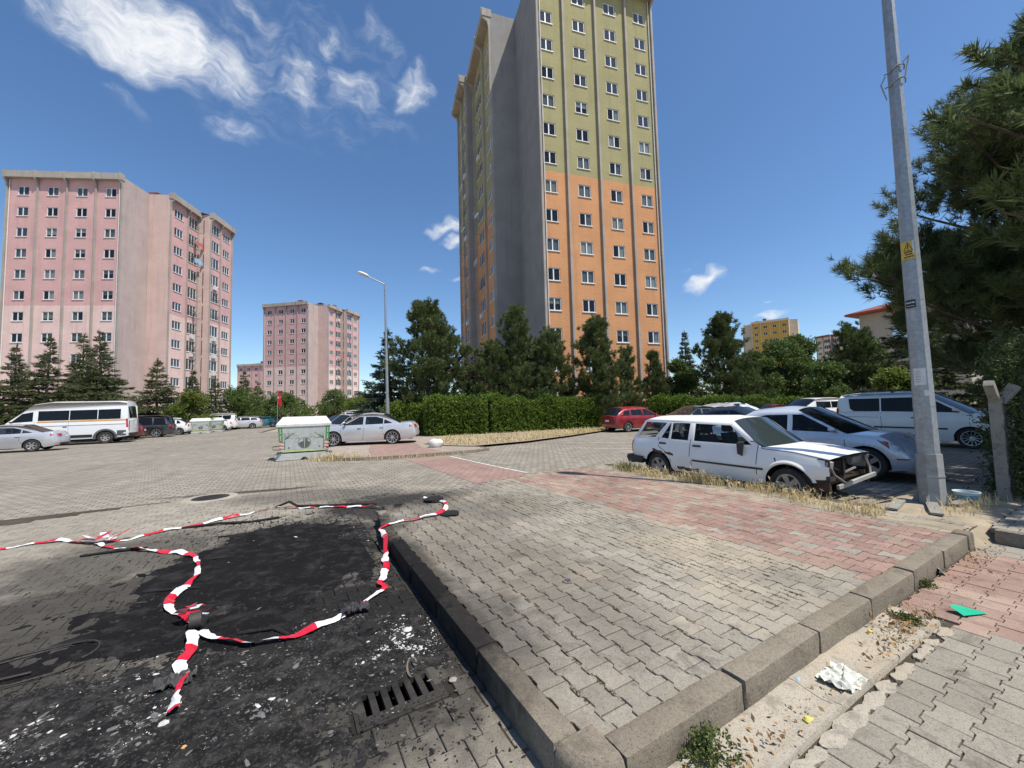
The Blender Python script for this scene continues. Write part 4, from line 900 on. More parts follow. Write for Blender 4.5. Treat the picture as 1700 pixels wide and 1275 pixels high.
# far belt of trees closing the view
def belt(name, pts, h0, h1, n, m, leaf=.8):
    rr = np.random.default_rng(9); pos, dirs, scl = [], [], []
    for q in range(n):
        k = rr.uniform(0, len(pts) - 1.001); a = int(k); p = np.array(pts[a]) * (1 - k + a) + np.array(pts[a + 1]) * (k - a); hh = h0 + (h1 - h0) * (.5 + .5 * math.sin(k * 9.1) * math.cos(k * 4.3)); z = rr.uniform(0, 1) ** .8 * hh * rr.uniform(.8, 1.05)
        pos.append((p[0] + rr.normal(0, 1.5), p[1] + rr.normal(0, 1.8), z)); v = rr.normal(size=3); v[2] = abs(v[2]); dirs.append(v); scl.append(leaf * rr.uniform(.7, 1.4))
    o = obj(name, crown_mesh(name, multi(LEAF, pos, dirs, scl), m)); tag(o, 'distant mass of trees behind everything', 'trees', None, 'stuff'); return o
belt('distant_wood', [(-120, 62), (-75, 60), (-50, 88), (-30, 92), (-15, 88), (5, 80), (30, 62), (45, 50), (60, 34), (70, 10)], 3.0, 6.5, 5200, M_leafm, 1.0)

# clipped hedge: leafy shoots over a rounded box
def hedge(name, path, h, wd, label, n, m=None, leaf=.20, base=0.05, seed=1, rag=.16):
    rr = np.random.default_rng(seed); root = empty(name, (path[0][0], path[0][1], 0), 0, label, 'hedge'); P = [np.array(p, float) for p in path]; seg = [np.linalg.norm(b - a) for a, b in zip(P[:-1], P[1:])]; tot = sum(seg)
    core = MB(); pos, dirs, scl = [], [], []; o0 = P[0]
    for a, b in zip(P[:-1], P[1:]):
        d = (b - a) / np.linalg.norm(b - a); nn_ = np.array([-d[1], d[0]]); w_ = wd / 2 - .22
        core.add([(*(a - o0 + nn_ * s_ * w_ - d * .0), z) for s_ in (-1, 1) for z in (0, h - .3)] + [(*(b - o0 + nn_ * s_ * w_), z) for s_ in (-1, 1) for z in (0, h - .3)], [(0, 4, 5, 1), (2, 3, 7, 6), (1, 5, 7, 3), (0, 1, 3, 2), (4, 6, 7, 5)])
    for q in range(n):
        u = rr.uniform(0, tot); k = 0
        while u > seg[k] and k < len(seg) - 1: u -= seg[k]; k += 1
        d = (P[k + 1] - P[k]) / seg[k]; nn_ = np.array([-d[1], d[0]]); c = P[k] + d * u - o0; hh = h * (1 + .07 * math.sin(u * 1.3 + k) + .05 * math.sin(u * 3.7))
        r_ = rr.uniform(0, 1)
        if r_ < .72:
            s_ = -1 if rr.uniform() < .7 else 1; z = rr.uniform(base, hh); rnd = min(1, (hh - z) / .5) ** .5; off_ = (wd / 2 * (.78 + .22 * rnd) + rr.normal(0, rag * .5)) * s_; v = np.array([*(nn_ * s_ * .8), .65])
            if rr.uniform() < .12: off_ = rr.uniform(-1, 1) * wd / 2; c = (P[0] - d * .1 if rr.uniform() < .5 else P[-1]) - o0 + d * 0; v = np.array([*(rr.normal(0, .5, 2)), .8])
        else: off_ = rr.uniform(-1, 1) * wd / 2 * .9; z = hh + rr.normal(0, rag * .5); v = np.array([rr.normal(0, .3), rr.normal(0, .3), 1])
        pos.append((*(c + nn_ * off_), z)); dirs.append(v + rr.normal(0, .18, 3)); scl.append(leaf * rr.uniform(.7, 1.35))
    core.build('core', mat(name + '_core', (0.018, 0.026, 0.010), .95), root)
    obj('foliage', crown_mesh('foliage', multi(LEAF, pos, dirs, scl), m or M_hedge), root); return root
hedge('hedge', [(-5.0, 22.9), (-1.8, 23.9), (1.8, 25.9), (5.4, 26.9)], 2.05, 2.2, 'bright green clipped hedge below the tower block pines', 9000, seed=1)
hedge('hedge', [(-7.8, 24.2), (-5.3, 24.4)], 1.75, 1.6, 'lower shaded hedge end behind the silver saloon boot', 2200, seed=2)
hedge('hedge', [(5.6, 29.5), (9.6, 30.3)], 1.75, 1.0, 'low hedge piece just above the red hatchback', 2600, seed=3)
hedge('hedge', [(10.2, 28.6), (14.5, 27.2)], 1.85, 1.4, 'low hedge above the white wagon roof', 3000, seed=4)
hedge('hedge', [(14.5, 27.2), (19.0, 25.8)], 1.65, 1.4, 'low hedge stretch behind the covered car', 3000, seed=5)
# ---- ground plants
def blades(name, pts, h, m, label, cat, wd=.012, parent=None, spread=.35, kind='stuff', seedheads=False, seed=1):
    """thin bent grass blades at points"""
    rr = np.random.default_rng(seed); V, F_ = [], []; b = 0
    for (x, y, z, k) in pts:
        a = rr.uniform(0, 6.28); hh = h * k * rr.uniform(.5, 1.2); l = np.array([math.cos(a), math.sin(a), 0]) * hh * rr.uniform(.1, spread * 2.6); p = np.array([-math.sin(a), math.cos(a), 0]) * wd * rr.uniform(.6, 1.3) / 2; o_ = np.array([x, y, z])
        q1 = o_ + l * .3 + [0, 0, hh * .55]; q2 = o_ + l + [0, 0, hh]
        V += [o_ - p, o_ + p, q1 + p * .8, q1 - p * .8, q2 + p * .15, q2 - p * .15]; F_ += [(b, b + 1, b + 2, b + 3), (b + 3, b + 2, b + 4, b + 5)]; b += 6
        if seedheads and rr.uniform() < .12:
            for q in range(3):
                e = q2 + rr.normal(0, .02, 3); V += [e, e + rr.normal(0, .012, 3), e + rr.normal(0, .02, 3), e + rr.normal(0, .012, 3)]; F_.append((b, b + 1, b + 2, b + 3)); b += 4
    o = obj(name, mesh_np(name, V, F_, m), parent); tag(o, label, cat, None, kind); return o
gp = []
for q in range(3600):   # dry grass in the strip beside the wagon
    t = random.uniform(1.95, 6.6); s = random.gauss(6.36, .11) + .10 * math.sin(t * 2.1) - (0.1 if t < 2.8 else 0)
    cl = .55 + .45 * math.sin(t * 5.1 + 1) * math.sin(s * 9 + t * 2.3)
    if t > 5.6: cl *= .5
    if random.random() < cl + .05: gp.append((*ST(s, t, ZW), .45 + .9 * max(cl, .1)))
blades('dry_grass', gp, .155, M_straw, 'dry yellow grass along the side of the white wagon', 'grass', seedheads=True, seed=1, wd=.0075)
gp = [(*ST(random.gauss(6.45, .1), random.gauss(6.2, .18), ZW), random.uniform(.6, 1.2)) for q in range(260)]
blades('green_weeds', gp, .2, M_weed, 'green weeds at the rear wheel of the white wagon', 'weeds', seed=2)
gp = []
for q in range(4200):   # straw verge under the hedge
    u = random.random(); x = -3.6 + 9.4 * u; yb = np.interp(x, [-3.6, -1.6, .6, 3, 6.2], [16.8, 15.9, 17.5, 20.2, 24.2]); y = yb + random.random() ** 1.6 * (22.6 + (x + 3.6) * .35 - yb)
    gp.append((x, y, .08, random.uniform(.4, 1.2)))
blades('dry_verge_grass', gp, .12, M_straw, 'straw-coloured verge grass below the long hedge', 'grass', wd=.03, seed=3)
gp = [(random.gauss(-5.75, .5), random.gauss(12.85, .12), .0, random.uniform(.4, 1.3)) for q in range(500)] + [(-6.2 + 4.6 * u + random.gauss(0, .1), np.interp(-6.2 + 4.6 * u, [-6.2, -4.2, -1.6], [12.75, 12.62, 13.8]) - random.uniform(0, .15), 0, random.uniform(.2, .7)) for u in np.random.default_rng(3).uniform(0, 1, 300)]
blades('kerb_weeds', gp, .22, M_straw, 'straw weeds round the foot of the grey container', 'weeds', seed=4, wd=.016)
gp = [(*ST(random.gauss(7.9, .5), random.gauss(1.55, .12), .12), random.uniform(.3, 1)) for q in range(420)]
blades('pole_grass', gp, .14, M_straw, 'dry grass tufts at the foot of the grey lamp pole', 'grass', seed=5, wd=.009)
def weed_clump(loc, r, h, n, label, seed):
    rr = np.random.default_rng(seed); pos, dirs, scl = [], [], []; st_ = MB()
    for q in range(n):
        a = rr.uniform(0, 6.28); d = r * rr.uniform(0, 1); z = h * rr.uniform(.1, 1) * (1 - d / r * .5); pos.append((d * math.cos(a), d * math.sin(a), z)); dirs.append((math.cos(a) * .5, math.sin(a) * .5, .6)); scl.append(rr.uniform(.02, .045))
        if q % 6 == 0: st_.tube([(0, 0, 0), (d * math.cos(a) * .5, d * math.sin(a) * .5, z * .6), (d * math.cos(a), d * math.sin(a), z)], .0022, 3, cap=False)
    root = empty('weed', loc, 0, label, 'weed'); obj('leaves', crown_mesh('leaves', multi(LEAF, pos, dirs, scl), M_weed), root); st_.build('stems', M_weed, root)
weed_clump(ST(1.60, 1.16), .13, .135, 190, 'leafy green weed growing in the gutter at the kerb corner', 1)
weed_clump(ST(4.55, 1.19), .07, .05, 60, 'small green weed at the kerb foot beside the red pavers', 2)
weed_clump(ST(3.75, 1.1), .09, .04, 70, 'low brownish weed at the end of the gutter', 3)
# moss and dead weeds in the paver joints
pos, dirs, scl = [], [], []
rr = np.random.default_rng(77)
for q in range(460):
    i = rr.integers(0, 19); s = 1.115 + i * PP; t = rr.uniform(1.5, 6.8)
    if rr.uniform() < .45: s = rr.uniform(2.8, 3.9) // PP * PP; t = rr.uniform(1.5, 6)
    if not inside_walk(s, t): continue
    for k in range(rr.integers(10, 30)):
        pos.append(ST(s + rr.normal(0, .006), t + rr.normal(0, .035), ZW - .001)); dirs.append((rr.normal(), rr.normal(), .6)); scl.append(rr.uniform(.007, .017))
M_moss = leaf_mat('joint_moss', (0.07, 0.062, 0.034), (0.15, 0.125, 0.065), .1)
o = obj('joint_moss', crown_mesh('joint_moss', multi(LEAF, pos, dirs, scl), M_moss), walk); o['kind'] = 'stuff'
# dead leaves in the gutter
pos, dirs, scl = [], [], []
for q in range(330):
    c = [(3.65, 1.08, .16, .06), (3.3, 1.02, .2, .05), (1.75, 1.08, .25, .06), (2.5, 1.06, .6, .05), (5.6, 1.12, .4, .05), (1.3, 1.08, .2, .07)][rr.choice(6, p=[.25, .15, .2, .15, .15, .1])]
    pos.append(ST(c[0] + rr.normal(0, c[2]), min(1.2, c[1] + rr.normal(0, c[3])), .006 + rr.uniform(0, .01))); dirs.append((rr.normal(), rr.normal(), .25)); scl.append(rr.uniform(.02, .05))
o = obj('gutter_leaves', crown_mesh('gutter_leaves', multi([leaf_tpl(2, 21, .8, 2), leaf_tpl(1, 22, .9, 2)], pos, dirs, scl), M_deadl)); tag(o, 'dry brown leaves and litter gathered in the gutter', 'leaves', None, 'stuff')
# ================================================================== VEHICLES
def paint(name, col, metal=0.0, dust=0.25, rough=0.32, dustc=(0.35, 0.32, 0.27)):
    m, t, b = new_mat(name); P = t.new('ShaderNodeTexCoord').outputs['Object']; x, y, z = t.sep(P)
    n = t.noise(P, 2.2, 5, .6)
    low = t.mrange(z, 0.75, 0.2)                          # road dirt sits on the lower panels
    d = t.math('MULTIPLY', t.math('ADD', t.mrange(n, .4, .75, 0, .5), t.math('MULTIPLY', low, .7)), dust, clamp=True)
    c = t.mix(d, col, dustc); t.inp(b.inputs['Base Color'], c); b.inputs['Metallic'].default_value = metal
    t.inp(b.inputs['Roughness'], t.mrange(n, .3, .7, rough * .8, rough * 1.3)); b.inputs['Coat Weight'].default_value = 0.6 if rough < .4 else .15; b.inputs['Coat Roughness'].default_value = .08
    return m
M_rubber = mat('tyre_rubber', (0.022, 0.021, 0.020), 0.85, var=.3, scale=12, dirt=(.12, .105, .085), dirt_amt=.6, dscale=5, obj_space=True)
M_alloy = mat('alloy_rim', (0.55, 0.55, 0.55), 0.38, metal=0.8, var=.1, obj_space=True)
M_alloyd = mat('dusty_rim', (0.36, 0.34, 0.31), 0.6, metal=0.45, var=.25, obj_space=True)
M_blk = mat('black_plastic', (0.022, 0.022, 0.023), 0.55, var=.2, obj_space=True)
M_under = mat('underbody', (0.012, 0.012, 0.012), 0.95)
M_cglass = glass_mat('car_glass', (0.012, 0.015, 0.017), 0.72, .03)
M_cglass2 = glass_mat('clear_car_glass', (0.03, 0.04, 0.04), 0.12, .03)
M_cglassd = glass_mat('tinted_car_glass', (0.008, 0.010, 0.012), 0.93, .03); M_cglassd.node_tree.nodes['Principled BSDF'].inputs['Specular IOR Level'].default_value = .22
M_seat = mat('seat_cloth', (0.05, 0.05, 0.055), .9, var=.2)
M_redl = mat('tail_lamp_red', (0.42, 0.015, 0.012), .2, var=.1, coat=.6)
M_lens = mat('headlamp_lens', (0.55, 0.57, 0.58), .15, metal=.3, var=.15, coat=.8)
M_amber = mat('amber_lens', (0.5, 0.14, 0.02), .2, coat=.6)
M_chrome = mat('chrome', (0.7, 0.7, 0.7), .15, metal=1)
M_rust = mat('rust', (0.13, 0.055, 0.03), .95, var=.45, scale=9, bump=.6, dirt=(.03, .025, .02), dirt_amt=.9, dscale=4, obj_space=True)
M_plate = mat('number_plate', (.65, .65, .65), .5)

def lerp(pts, x): return float(np.interp(x, [p[0] for p in pts], [p[1] for p in pts]))
RIMS = {}
def wheel_meshes(Rw, wd, ns, rimm, rr):
    key = (Rw, wd, ns, rimm.name)
    if key in RIMS: return RIMS[key]
    h = wd / 2; ty = MB(); ty.lathe([(rr, -h * .8), (rr + .02, -h), (Rw - .03, -h), (Rw - .006, -h * .8), (Rw, -h * .4), (Rw, h * .4), (Rw - .006, h * .8), (Rw - .03, h), (rr + .02, h), (rr, h * .8)], 28, 'y')
    rm = MB(); rm.lathe([(rr + .004, h * .8), (rr, h * .92), (rr - .018, h * .9), (rr - .03, h * .55), (rr - .035, -h * .7)], 28, 'y')
    rm.lathe([(0.0, h * .62), (.03, h * .62), (.055, h * .55), (.06, h * .35)], 16, 'y')
    for k in range(ns):
        a = 2 * math.pi * k / ns; wds = .42 / ns * 1.6 * rr if ns > 6 else .25 / ns * .9
        for (r0, r1, w0, w1) in ((.04, rr - .02, wds * .75, wds * (.55 if ns > 6 else 1.0)),):
            ca, sa = math.cos(a), math.sin(a)
            def pt(r, w, y): return (r * ca - w * sa, y, r * sa + w * ca)
            vs = [pt(r0, -w0, h * .58), pt(r0, w0, h * .58), pt(r1, w1, h * .80), pt(r1, -w1, h * .80), pt(r0, -w0, h * .3), pt(r0, w0, h * .3), pt(r1, w1, h * .45), pt(r1, -w1, h * .45)]
            rm.add(vs, [(0, 1, 2, 3), (0, 4, 5, 1), (1, 5, 6, 2), (3, 2, 6, 7), (0, 3, 7, 4)])
    bk = MB(); bk.lathe([(0, h * .12), (rr - .03, h * .12)], 20, 'y')
    RIMS[key] = (ty.mesh('tyre', M_rubber, 35), rm.mesh('rim', rimm, 30), bk.mesh('brake_disc', M_under)); return RIMS[key]

def make_car(name, loc, heading, label, sp, pm, group=None, glass=None, rimm=None, cat='car', interior=True, z=0.0):
    """sp: dict with side-view curves; x runs 0 (tail) .. L (nose), origin on the ground between the axles; heading = world angle of +x"""
    L_, Wd = sp['L'], sp['W']; xr, xf, Rw = sp['xr'], sp['xf'], sp['R']; x0 = (xr + xf) / 2; Ra = Rw + sp.get('arch', .05)
    root = empty(name, (loc[0], loc[1], z), heading, label, cat, group); root.scale = (sp.get('scale', .94),) * 3; glass = glass or M_cglass; rimm = rimm or M_alloy
    belt, bot, plan, rows_ = sp['belt'], sp.get('bot', [(0, .28), (.5, .2), (L_ - .5, .2), (L_, .26)]), sp['plan'], sp.get('rows', [(0, .93), (.2, .975), (.5, 1), (.75, .995), (.92, .97), (1, .94)])
    nose, tail = sp.get('nose', [(0, 0), (2, 0)]), sp.get('tail', [(0, 0), (2, 0)]); bow = sp.get('bow', .12); crown = sp.get('crown', .05); tum = sp.get('tum', .32)
    def yb(x): return Wd / 2 * lerp(plan, x)
    def side_y(x, zz):
        zt = lerp(belt, x); z_ = lerp(bot, x); t = (zz - z_) / max(.05, zt - z_)
        if t <= 1: return yb(x) * lerp(rows_, max(t, 0))
        return yb(x) * rows_[-1][1] - (zz - zt) * tum
    def xs_(x, zz):
        if x > L_ - .6: x += lerp(nose, zz) * ((x - L_ + .6) / .6) ** 2
        if x < .6: x += lerp(tail, zz) * ((.6 - x) / .6) ** 2
        return x - x0
    def sp3(x, zz, s, off=0.0): return (xs_(x, zz), s * (side_y(x, zz) + off), zz)
    xs = sorted(set([round(v, 3) for v in np.concatenate([np.linspace(0, .3, 6), np.linspace(.3, L_ - .3, int(L_ / .085)), np.linspace(L_ - .3, L_, 6)])] + [round(c + Ra * math.cos(a), 3) for c in (xr, xf) for a in np.linspace(0, math.pi, 19)]))
    def zlow(x):
        z_ = lerp(bot, x)
        for c in (xr, xf):
            if abs(x - c) < Ra: z_ = max(z_, Rw + math.sqrt(max(0, Ra ** 2 - (x - c) ** 2)))
        return z_
    nt = 10; body = MB(); G = {1: [], -1: []}
    for x in xs:
        zl, zt = zlow(x), lerp(belt, x)
        for s in (1, -1): G[s].append([sp3(x, zl + (zt - zl) * k / nt, s) for k in range(nt + 1)])
    body.grid(G[1], flip=True); body.grid(G[-1])
    # ends, bonnet, boot
    def ew(x): return max(0, 1 - x / .45) ** 2 * -1 if x < .45 else (max(0, 1 - (L_ - x) / .45) ** 2 if x > L_ - .45 else 0)
    ny = 9
    def across(x, zz, top=1.0):
        y0 = side_y(x, zz); r = []
        for k in range(ny):
            v = 1 - 2 * k / (ny - 1); q = 1 - v * v; r.append((xs_(x, zz) + bow * ew(x) * q, y0 * v, zz + crown * q * top * (1 if abs(ew(x)) < .99 else 1)))
        return r
    for x, fl in ((0.0, True), (L_, False)):
        zl, zt = lerp(bot, x), lerp(belt, x)
        if sp.get('open_nose') and x > 0: continue
        body.grid([across(x, zl + (zt - zl) * k / nt, (k / nt) ** 3) for k in range(nt + 1)], flip=not fl)
    c0, c1 = sp['cab']                                   # tail-glass base x, windscreen base x
    def deck(xa, xb, flip=False):
        st_ = [x for x in xs if xa - 1e-6 <= x <= xb + 1e-6]; st_ = sorted(set(st_ + [xa, xb])); body.grid([across(x, lerp(belt, x)) for x in st_], flip=False)
    if c0 > .02: deck(0.0, c0 + .10)
    deck(c1 - .12, L_)
    # greenhouse
    top = sp['top']                                      # roof-line points from tail base to windscreen base (x, z)
    iT0, iT1 = sp.get('roof_idx', (1, len(top) - 2))
    outline = [(x, lerp(belt, x) - .012) for x in np.linspace(top[0][0], top[-1][0], 9)] + [p for p in top[::-1][1:-1]]
    wins = sp['wins']
    poly = [[Vector((x, zz, 0)) for x, zz in outline]] + [[Vector((x, zz, 0)) for x, zz in wv] for wv in wins]
    tris = tessellate_polygon(poly); flat = [(p.x, p.y) for pl in poly for p in pl]
    for s in (1, -1):
        body.add([sp3(x, zz, s) for x, zz in flat], tris)
        # return lip so the pillars have thickness
        for wv in wins:
            n = len(wv)
            for k in range(n):
                a, b = wv[k], wv[(k + 1) % n]; body.add([sp3(*a, s), sp3(*b, s), sp3(*b, s, -.03), sp3(*a, s, -.03)], [(0, 1, 2, 3)])
    rc = sp.get('rcrown', .06); roofp = top[iT0:iT1 + 1]
    fine = [];
    for a, b in zip(roofp[:-1], roofp[1:]):
        for k in range(4): fine.append((a[0] + (b[0] - a[0]) * k / 4, a[1] + (b[1] - a[1]) * k / 4))
    fine.append(roofp[-1])
    rg_ = []
    for x, zz in fine:
        y0 = side_y(x, zz); rg_.append([(xs_(x, zz), y0 * v, zz + rc * (1 - abs(v) ** 2.6)) for v in np.linspace(1, -1, ny)])
    body.grid(rg_)
    def screen(A, B, bw, inset=0.0):
        """glass between base point A and top point B of the pillar line, bowed outward by bw"""
        r = []
        for k in range(6):
            f = k / 5; x, zz = A[0] + (B[0] - A[0]) * f, A[1] + (B[1] - A[1]) * f; y0 = side_y(x, zz) - .004
            r.append([(xs_(x, zz) + bw * (1 - v * v) * (1 - .45 * f), y0 * v, zz + (rc * (1 - abs(v) ** 2.6) * f) + crown * .5 * (1 - v * v) * (1 - f)) for v in np.linspace(1, -1, ny)])
        return r
    bo = None
    A, B = top[-1], top[iT1]; wsg = MB(); wsg.grid(screen(A, B, sp.get('wsbow', .14))); 
    if sp.get('rear_panel'):
        body.grid(screen(top[0], top[iT0], -.05), flip=True)
    bo = body.build('body', pm, root, smooth=32, recalc=False, weld=.0008)
    wsg.build('windscreen', glass if not sp.get('clear') else M_cglass2, root, smooth=60)
    if not sp.get('rear_panel'):
        rg2 = MB(); rg2.grid(screen(top[0], top[iT0], -.08), flip=True); rg2.build('rear_window', glass, root, smooth=60)
    else:
        z0_, z1_ = sp['rear_panel']; pb = MB(); rw = screen(top[0], top[iT0], -.05); g_ = []
        for f in np.linspace(z0_, z1_, 4):
            k = f * 5; a = int(min(k, 4)); row = [tuple(np.array(rw[a][j]) * (1 - k + a) + np.array(rw[a + 1][j]) * (k - a) + np.array([-.012, 0, 0])) for j in range(1, ny - 1)]; g_.append(row)
        pb.grid(g_, flip=True); pb.build('rear_window', glass, root, smooth=60)
    for s in (1, -1):
        for wv in wins:
            wb = MB(); cx = sum(p[0] for p in wv) / len(wv); cz = sum(p[1] for p in wv) / len(wv)
            wb.add([sp3(x, zz, s, -.012) for x, zz in wv], [tuple(range(len(wv)))]); wb.build('side_window', glass, root)
    # wheels
    ty, rm, bk = wheel_meshes(Rw, sp.get('tw', .2), sp.get('spokes', 5), rimm, sp.get('rr', Rw - .10))
    for cx in (xr, xf):
        for s in (1, -1):
            wl = empty('wheel', (cx - x0, s * (Wd / 2 - sp.get('tw', .2) / 2 - .015), Rw), 0 if s > 0 else math.pi, parent=root); obj('tyre', ty, wl); obj('rim', rm, wl); obj('brake_disc', bk, wl)
    # wheel wells, floor
    ub = MB(); 
    for cx in (xr, xf):
        for s in (1, -1):
            yo = yb(cx) * .96; yi = yb(cx) - .36; r_ = []
            for a in np.linspace(-.25, math.pi + .25, 15): r_.append([(cx - x0 + Ra * math.cos(a), s * yo, Rw + Ra * math.sin(a)), (cx - x0 + Ra * math.cos(a), s * yi, Rw + Ra * math.sin(a))])
            ub.grid(r_); c = [(p[1]) for p in r_]; ub.add(c, [tuple(range(len(c)))])
    hw = Wd / 2 - .3; ub.box((.2 - x0, -hw, .2), (L_ - .35 - x0, hw, .42)); hw2 = Wd / 2 * .9
    ub.box((xr + Ra + .03 - x0, -hw2, .19), (xf - Ra - .03 - x0, hw2, .34)); ub.build('underbody', M_under, root)
    if interior:
        it = MB(); cx0 = sp.get('seat_x', (c0 + c1) / 2 + .1) - x0; zb_ = .34; hb_ = lerp(belt, c1 - .5)
        def seat(x, y, w_, d_=.5):
            it.box((x - d_ / 2, y - w_ / 2, zb_), (x + d_ / 2, y + w_ / 2, zb_ + .2), 0, .04); it.add([(x - d_ / 2 + a, y + b * w_ / 2, zb_ + c) for a, b, c in ((0, -1, .12), (.14, -1, .12), (.14, 1, .12), (0, 1, .12), (-.16, -.85, .66), (-.06, -.85, .66), (-.06, .85, .66), (-.16, .85, .66))], [(0, 3, 2, 1), (4, 5, 6, 7), (0, 1, 5, 4), (1, 2, 6, 5), (2, 3, 7, 6), (3, 0, 4, 7)])
            it.box((x - d_ / 2 - .18, y - .13, zb_ + .68), (x - d_ / 2 - .09, y + .13, zb_ + .88), 0, .03)
        seat(cx0 + .35, .36, .48); seat(cx0 + .35, -.36, .48)
        seat(cx0 - .55, .38, .6); seat(cx0 - .55, -.38, .6)
        if sp.get('rows_more'):
            for k in range(sp['rows_more']): seat(cx0 - .55 - .85 * (k + 1), .5, .7); seat(cx0 - .55 - .85 * (k + 1), -.5, .7)
        xd = c1 - .12 - x0; it.prism([(xd - .42, .5), (xd + .1, .5), (xd + .1, hb_ - .03), (xd - .25, hb_ + .01), (xd - .42, hb_ - .12)], 'y', -Wd / 2 + .2, Wd / 2 - .2)
        it.box((c0 + .1 - x0, -Wd / 2 + .13, .3), (c1 - .1 - x0, -Wd / 2 + .19, hb_ - .06)); it.box((c0 + .1 - x0, Wd / 2 - .19, .3), (c1 - .1 - x0, Wd / 2 - .13, hb_ - .06))
        itb = it.build('interior', M_seat, root, recalc=True)
        sw = MB(); n = 20; pr = [(xd - .5 + .05 * math.cos(a) * 0 - .17 * math.sin(a) * .35, .36 + .18 * math.cos(a), hb_ - .02 + .18 * math.sin(a)) for a in np.linspace(0, 2 * math.pi, n + 1)]; sw.tube(pr, .014, 6); sw.tube([(xd - .5, .36, hb_ - .02), (xd - .2, .36, hb_ - .1)], .03, 6); sw.build('steering_wheel', M_blk, root)
    # trim
    def ribbon(pts, wd, nm, m, off=.003, thick=.0, s_=(1, -1)):
        for s in s_:
            rb = MB()
            for a, b in zip(pts[:-1], pts[1:]):
                n = max(1, int(math.dist(a, b) / .12))
                for k in range(n):
                    p = (a[0] + (b[0] - a[0]) * k / n, a[1] + (b[1] - a[1]) * k / n); q = (a[0] + (b[0] - a[0]) * (k + 1) / n, a[1] + (b[1] - a[1]) * (k + 1) / n)
                    dx, dz = q[0] - p[0], q[1] - p[1]; l = math.hypot(dx, dz); nx, nz = -dz / l * wd / 2, dx / l * wd / 2
                    rb.add([sp3(p[0] - nx, p[1] - nz, s, off), sp3(q[0] - nx, q[1] - nz, s, off), sp3(q[0] + nx, q[1] + nz, s, off), sp3(p[0] + nx, p[1] + nz, s, off)], [(0, 1, 2, 3)])
                    if thick:
                        for e in (-1, 1): rb.add([sp3(p[0] + nx * e, p[1] + nz * e, s, off), sp3(q[0] + nx * e, q[1] + nz * e, s, off), sp3(q[0] + nx * e, q[1] + nz * e, s, -.004), sp3(p[0] + nx * e, p[1] + nz * e, s, -.004)], [(0, 1, 2, 3)])
            rb.build(nm, m, root)
    for pts in sp.get('seams', []): ribbon(pts, .011, 'door_seam', M_under)
    for pts, wd, nm, m in sp.get('strips', []): ribbon(pts, wd, nm, m, .012, .01)
    for (x, zz) in sp.get('handles', []):
        for s in (1, -1):
            hb = MB(); c = Vector(sp3(x, zz, s, .012)); hb.box((c.x - .085, c.y - .016, c.z - .02), (c.x + .085, c.y + .016, c.z + .02), 0, .008); hb.build('door_handle', sp.get('handle_mat', pm), root)
    if sp.get('mirror'):
        mx, mz = sp['mirror']; mm = sp.get('mirror_mat', pm)
        for s in (1, -1):
            c = Vector(sp3(mx, mz, s)); mb = MB(); mb.add([(c.x + .10 * a, c.y + s * (.11 + .10 * b), c.z + .02 + .075 * c_) for a, b, c_ in ((-1, -.9, -.8), (.5, -.7, -.9), (1, .2, -.5), (-1, 1, -.7), (-1, -.9, .8), (.5, -.7, .9), (.9, .2, .6), (-1, 1, .8))], [(0, 3, 2, 1), (4, 5, 6, 7), (0, 1, 5, 4), (1, 2, 6, 5), (2, 3, 7, 6), (3, 0, 4, 7)]); mb.tube([(c.x, c.y - s * .04, c.z - .03), (c.x, c.y + s * .08, c.z)], .02, 5)
            mo = mb.build('mirror', mm, root, recalc=True, smooth=70); mo.modifiers.new('round', 'SUBSURF').levels = 1; mo.modifiers['round'].render_levels = 2
    # lamps: patches (list of (x, z)) on the flank, (y, z) on the ends
    def flank_patch(pts, nm, m, off=.008):
        for s in (1, -1):
            pb = MB(); cx = sum(p[0] for p in pts) / len(pts); cz = sum(p[1] for p in pts) / len(pts)
            V = [sp3(cx, cz, s, off + .004)] + [sp3(x, zz, s, off) for x, zz in pts] + [sp3(x, zz, s, -.01) for x, zz in pts]; n = len(pts)
            pb.add(V, [(0, 1 + k, 1 + (k + 1) % n) for k in range(n)] + [(1 + k, 1 + n + k, 1 + n + (k + 1) % n, 1 + (k + 1) % n) for k in range(n)]); pb.build(nm, m, root, smooth=40)
    def end_pt(front, v, zz, off):
        x = L_ if front else 0.0; y0 = side_y(x, zz); q = 1 - (v * v); return (xs_(x, zz) + bow * (1 if front else -1) * q + (off if front else -off), y0 * v, zz)
    def end_patch(front, v0, v1, z0_, z1_, nm, m, off=.008, both=True):
        for s in ((1, -1) if both else (1,)):
            pb = MB(); pb.grid([[end_pt(front, s * (v0 + (v1 - v0) * k / 5), zz, off) for k in range(6)] for zz in (z0_, (z0_ + z1_) / 2, z1_)])
            pb.build(nm, m, root)
    for a in sp.get('flank_lamps', []): flank_patch(*a)
    for a in sp.get('end_lamps', []): end_patch(*a)
    for a in sp.get('end_panels', []): end_patch(*a, both=False)
    if sp.get('rails'):
        zr_ = lerp(top, (c0 + c1) / 2 - .2)
        for s in (1, -1):
            rb = MB(); xa, xb = sp['rails']; yy = s * (side_y((xa + xb) / 2, zr_) - .1); rb.tube([(xa - x0, yy, zr_ + .04), (xa + .1 - x0, yy, zr_ + .10), (xb - .1 - x0, yy, zr_ + .10), (xb - x0, yy, zr_ + .03)], .02, 6)
            rb.box(((xa + xb) / 2 - .04 - x0, yy - .02, zr_), ((xa + xb) / 2 + .04 - x0, yy + .02, zr_ + .1)); rb.build('roof_rail', M_blk, root)
    root['_x0'] = x0; return root, sp3, end_pt, x0

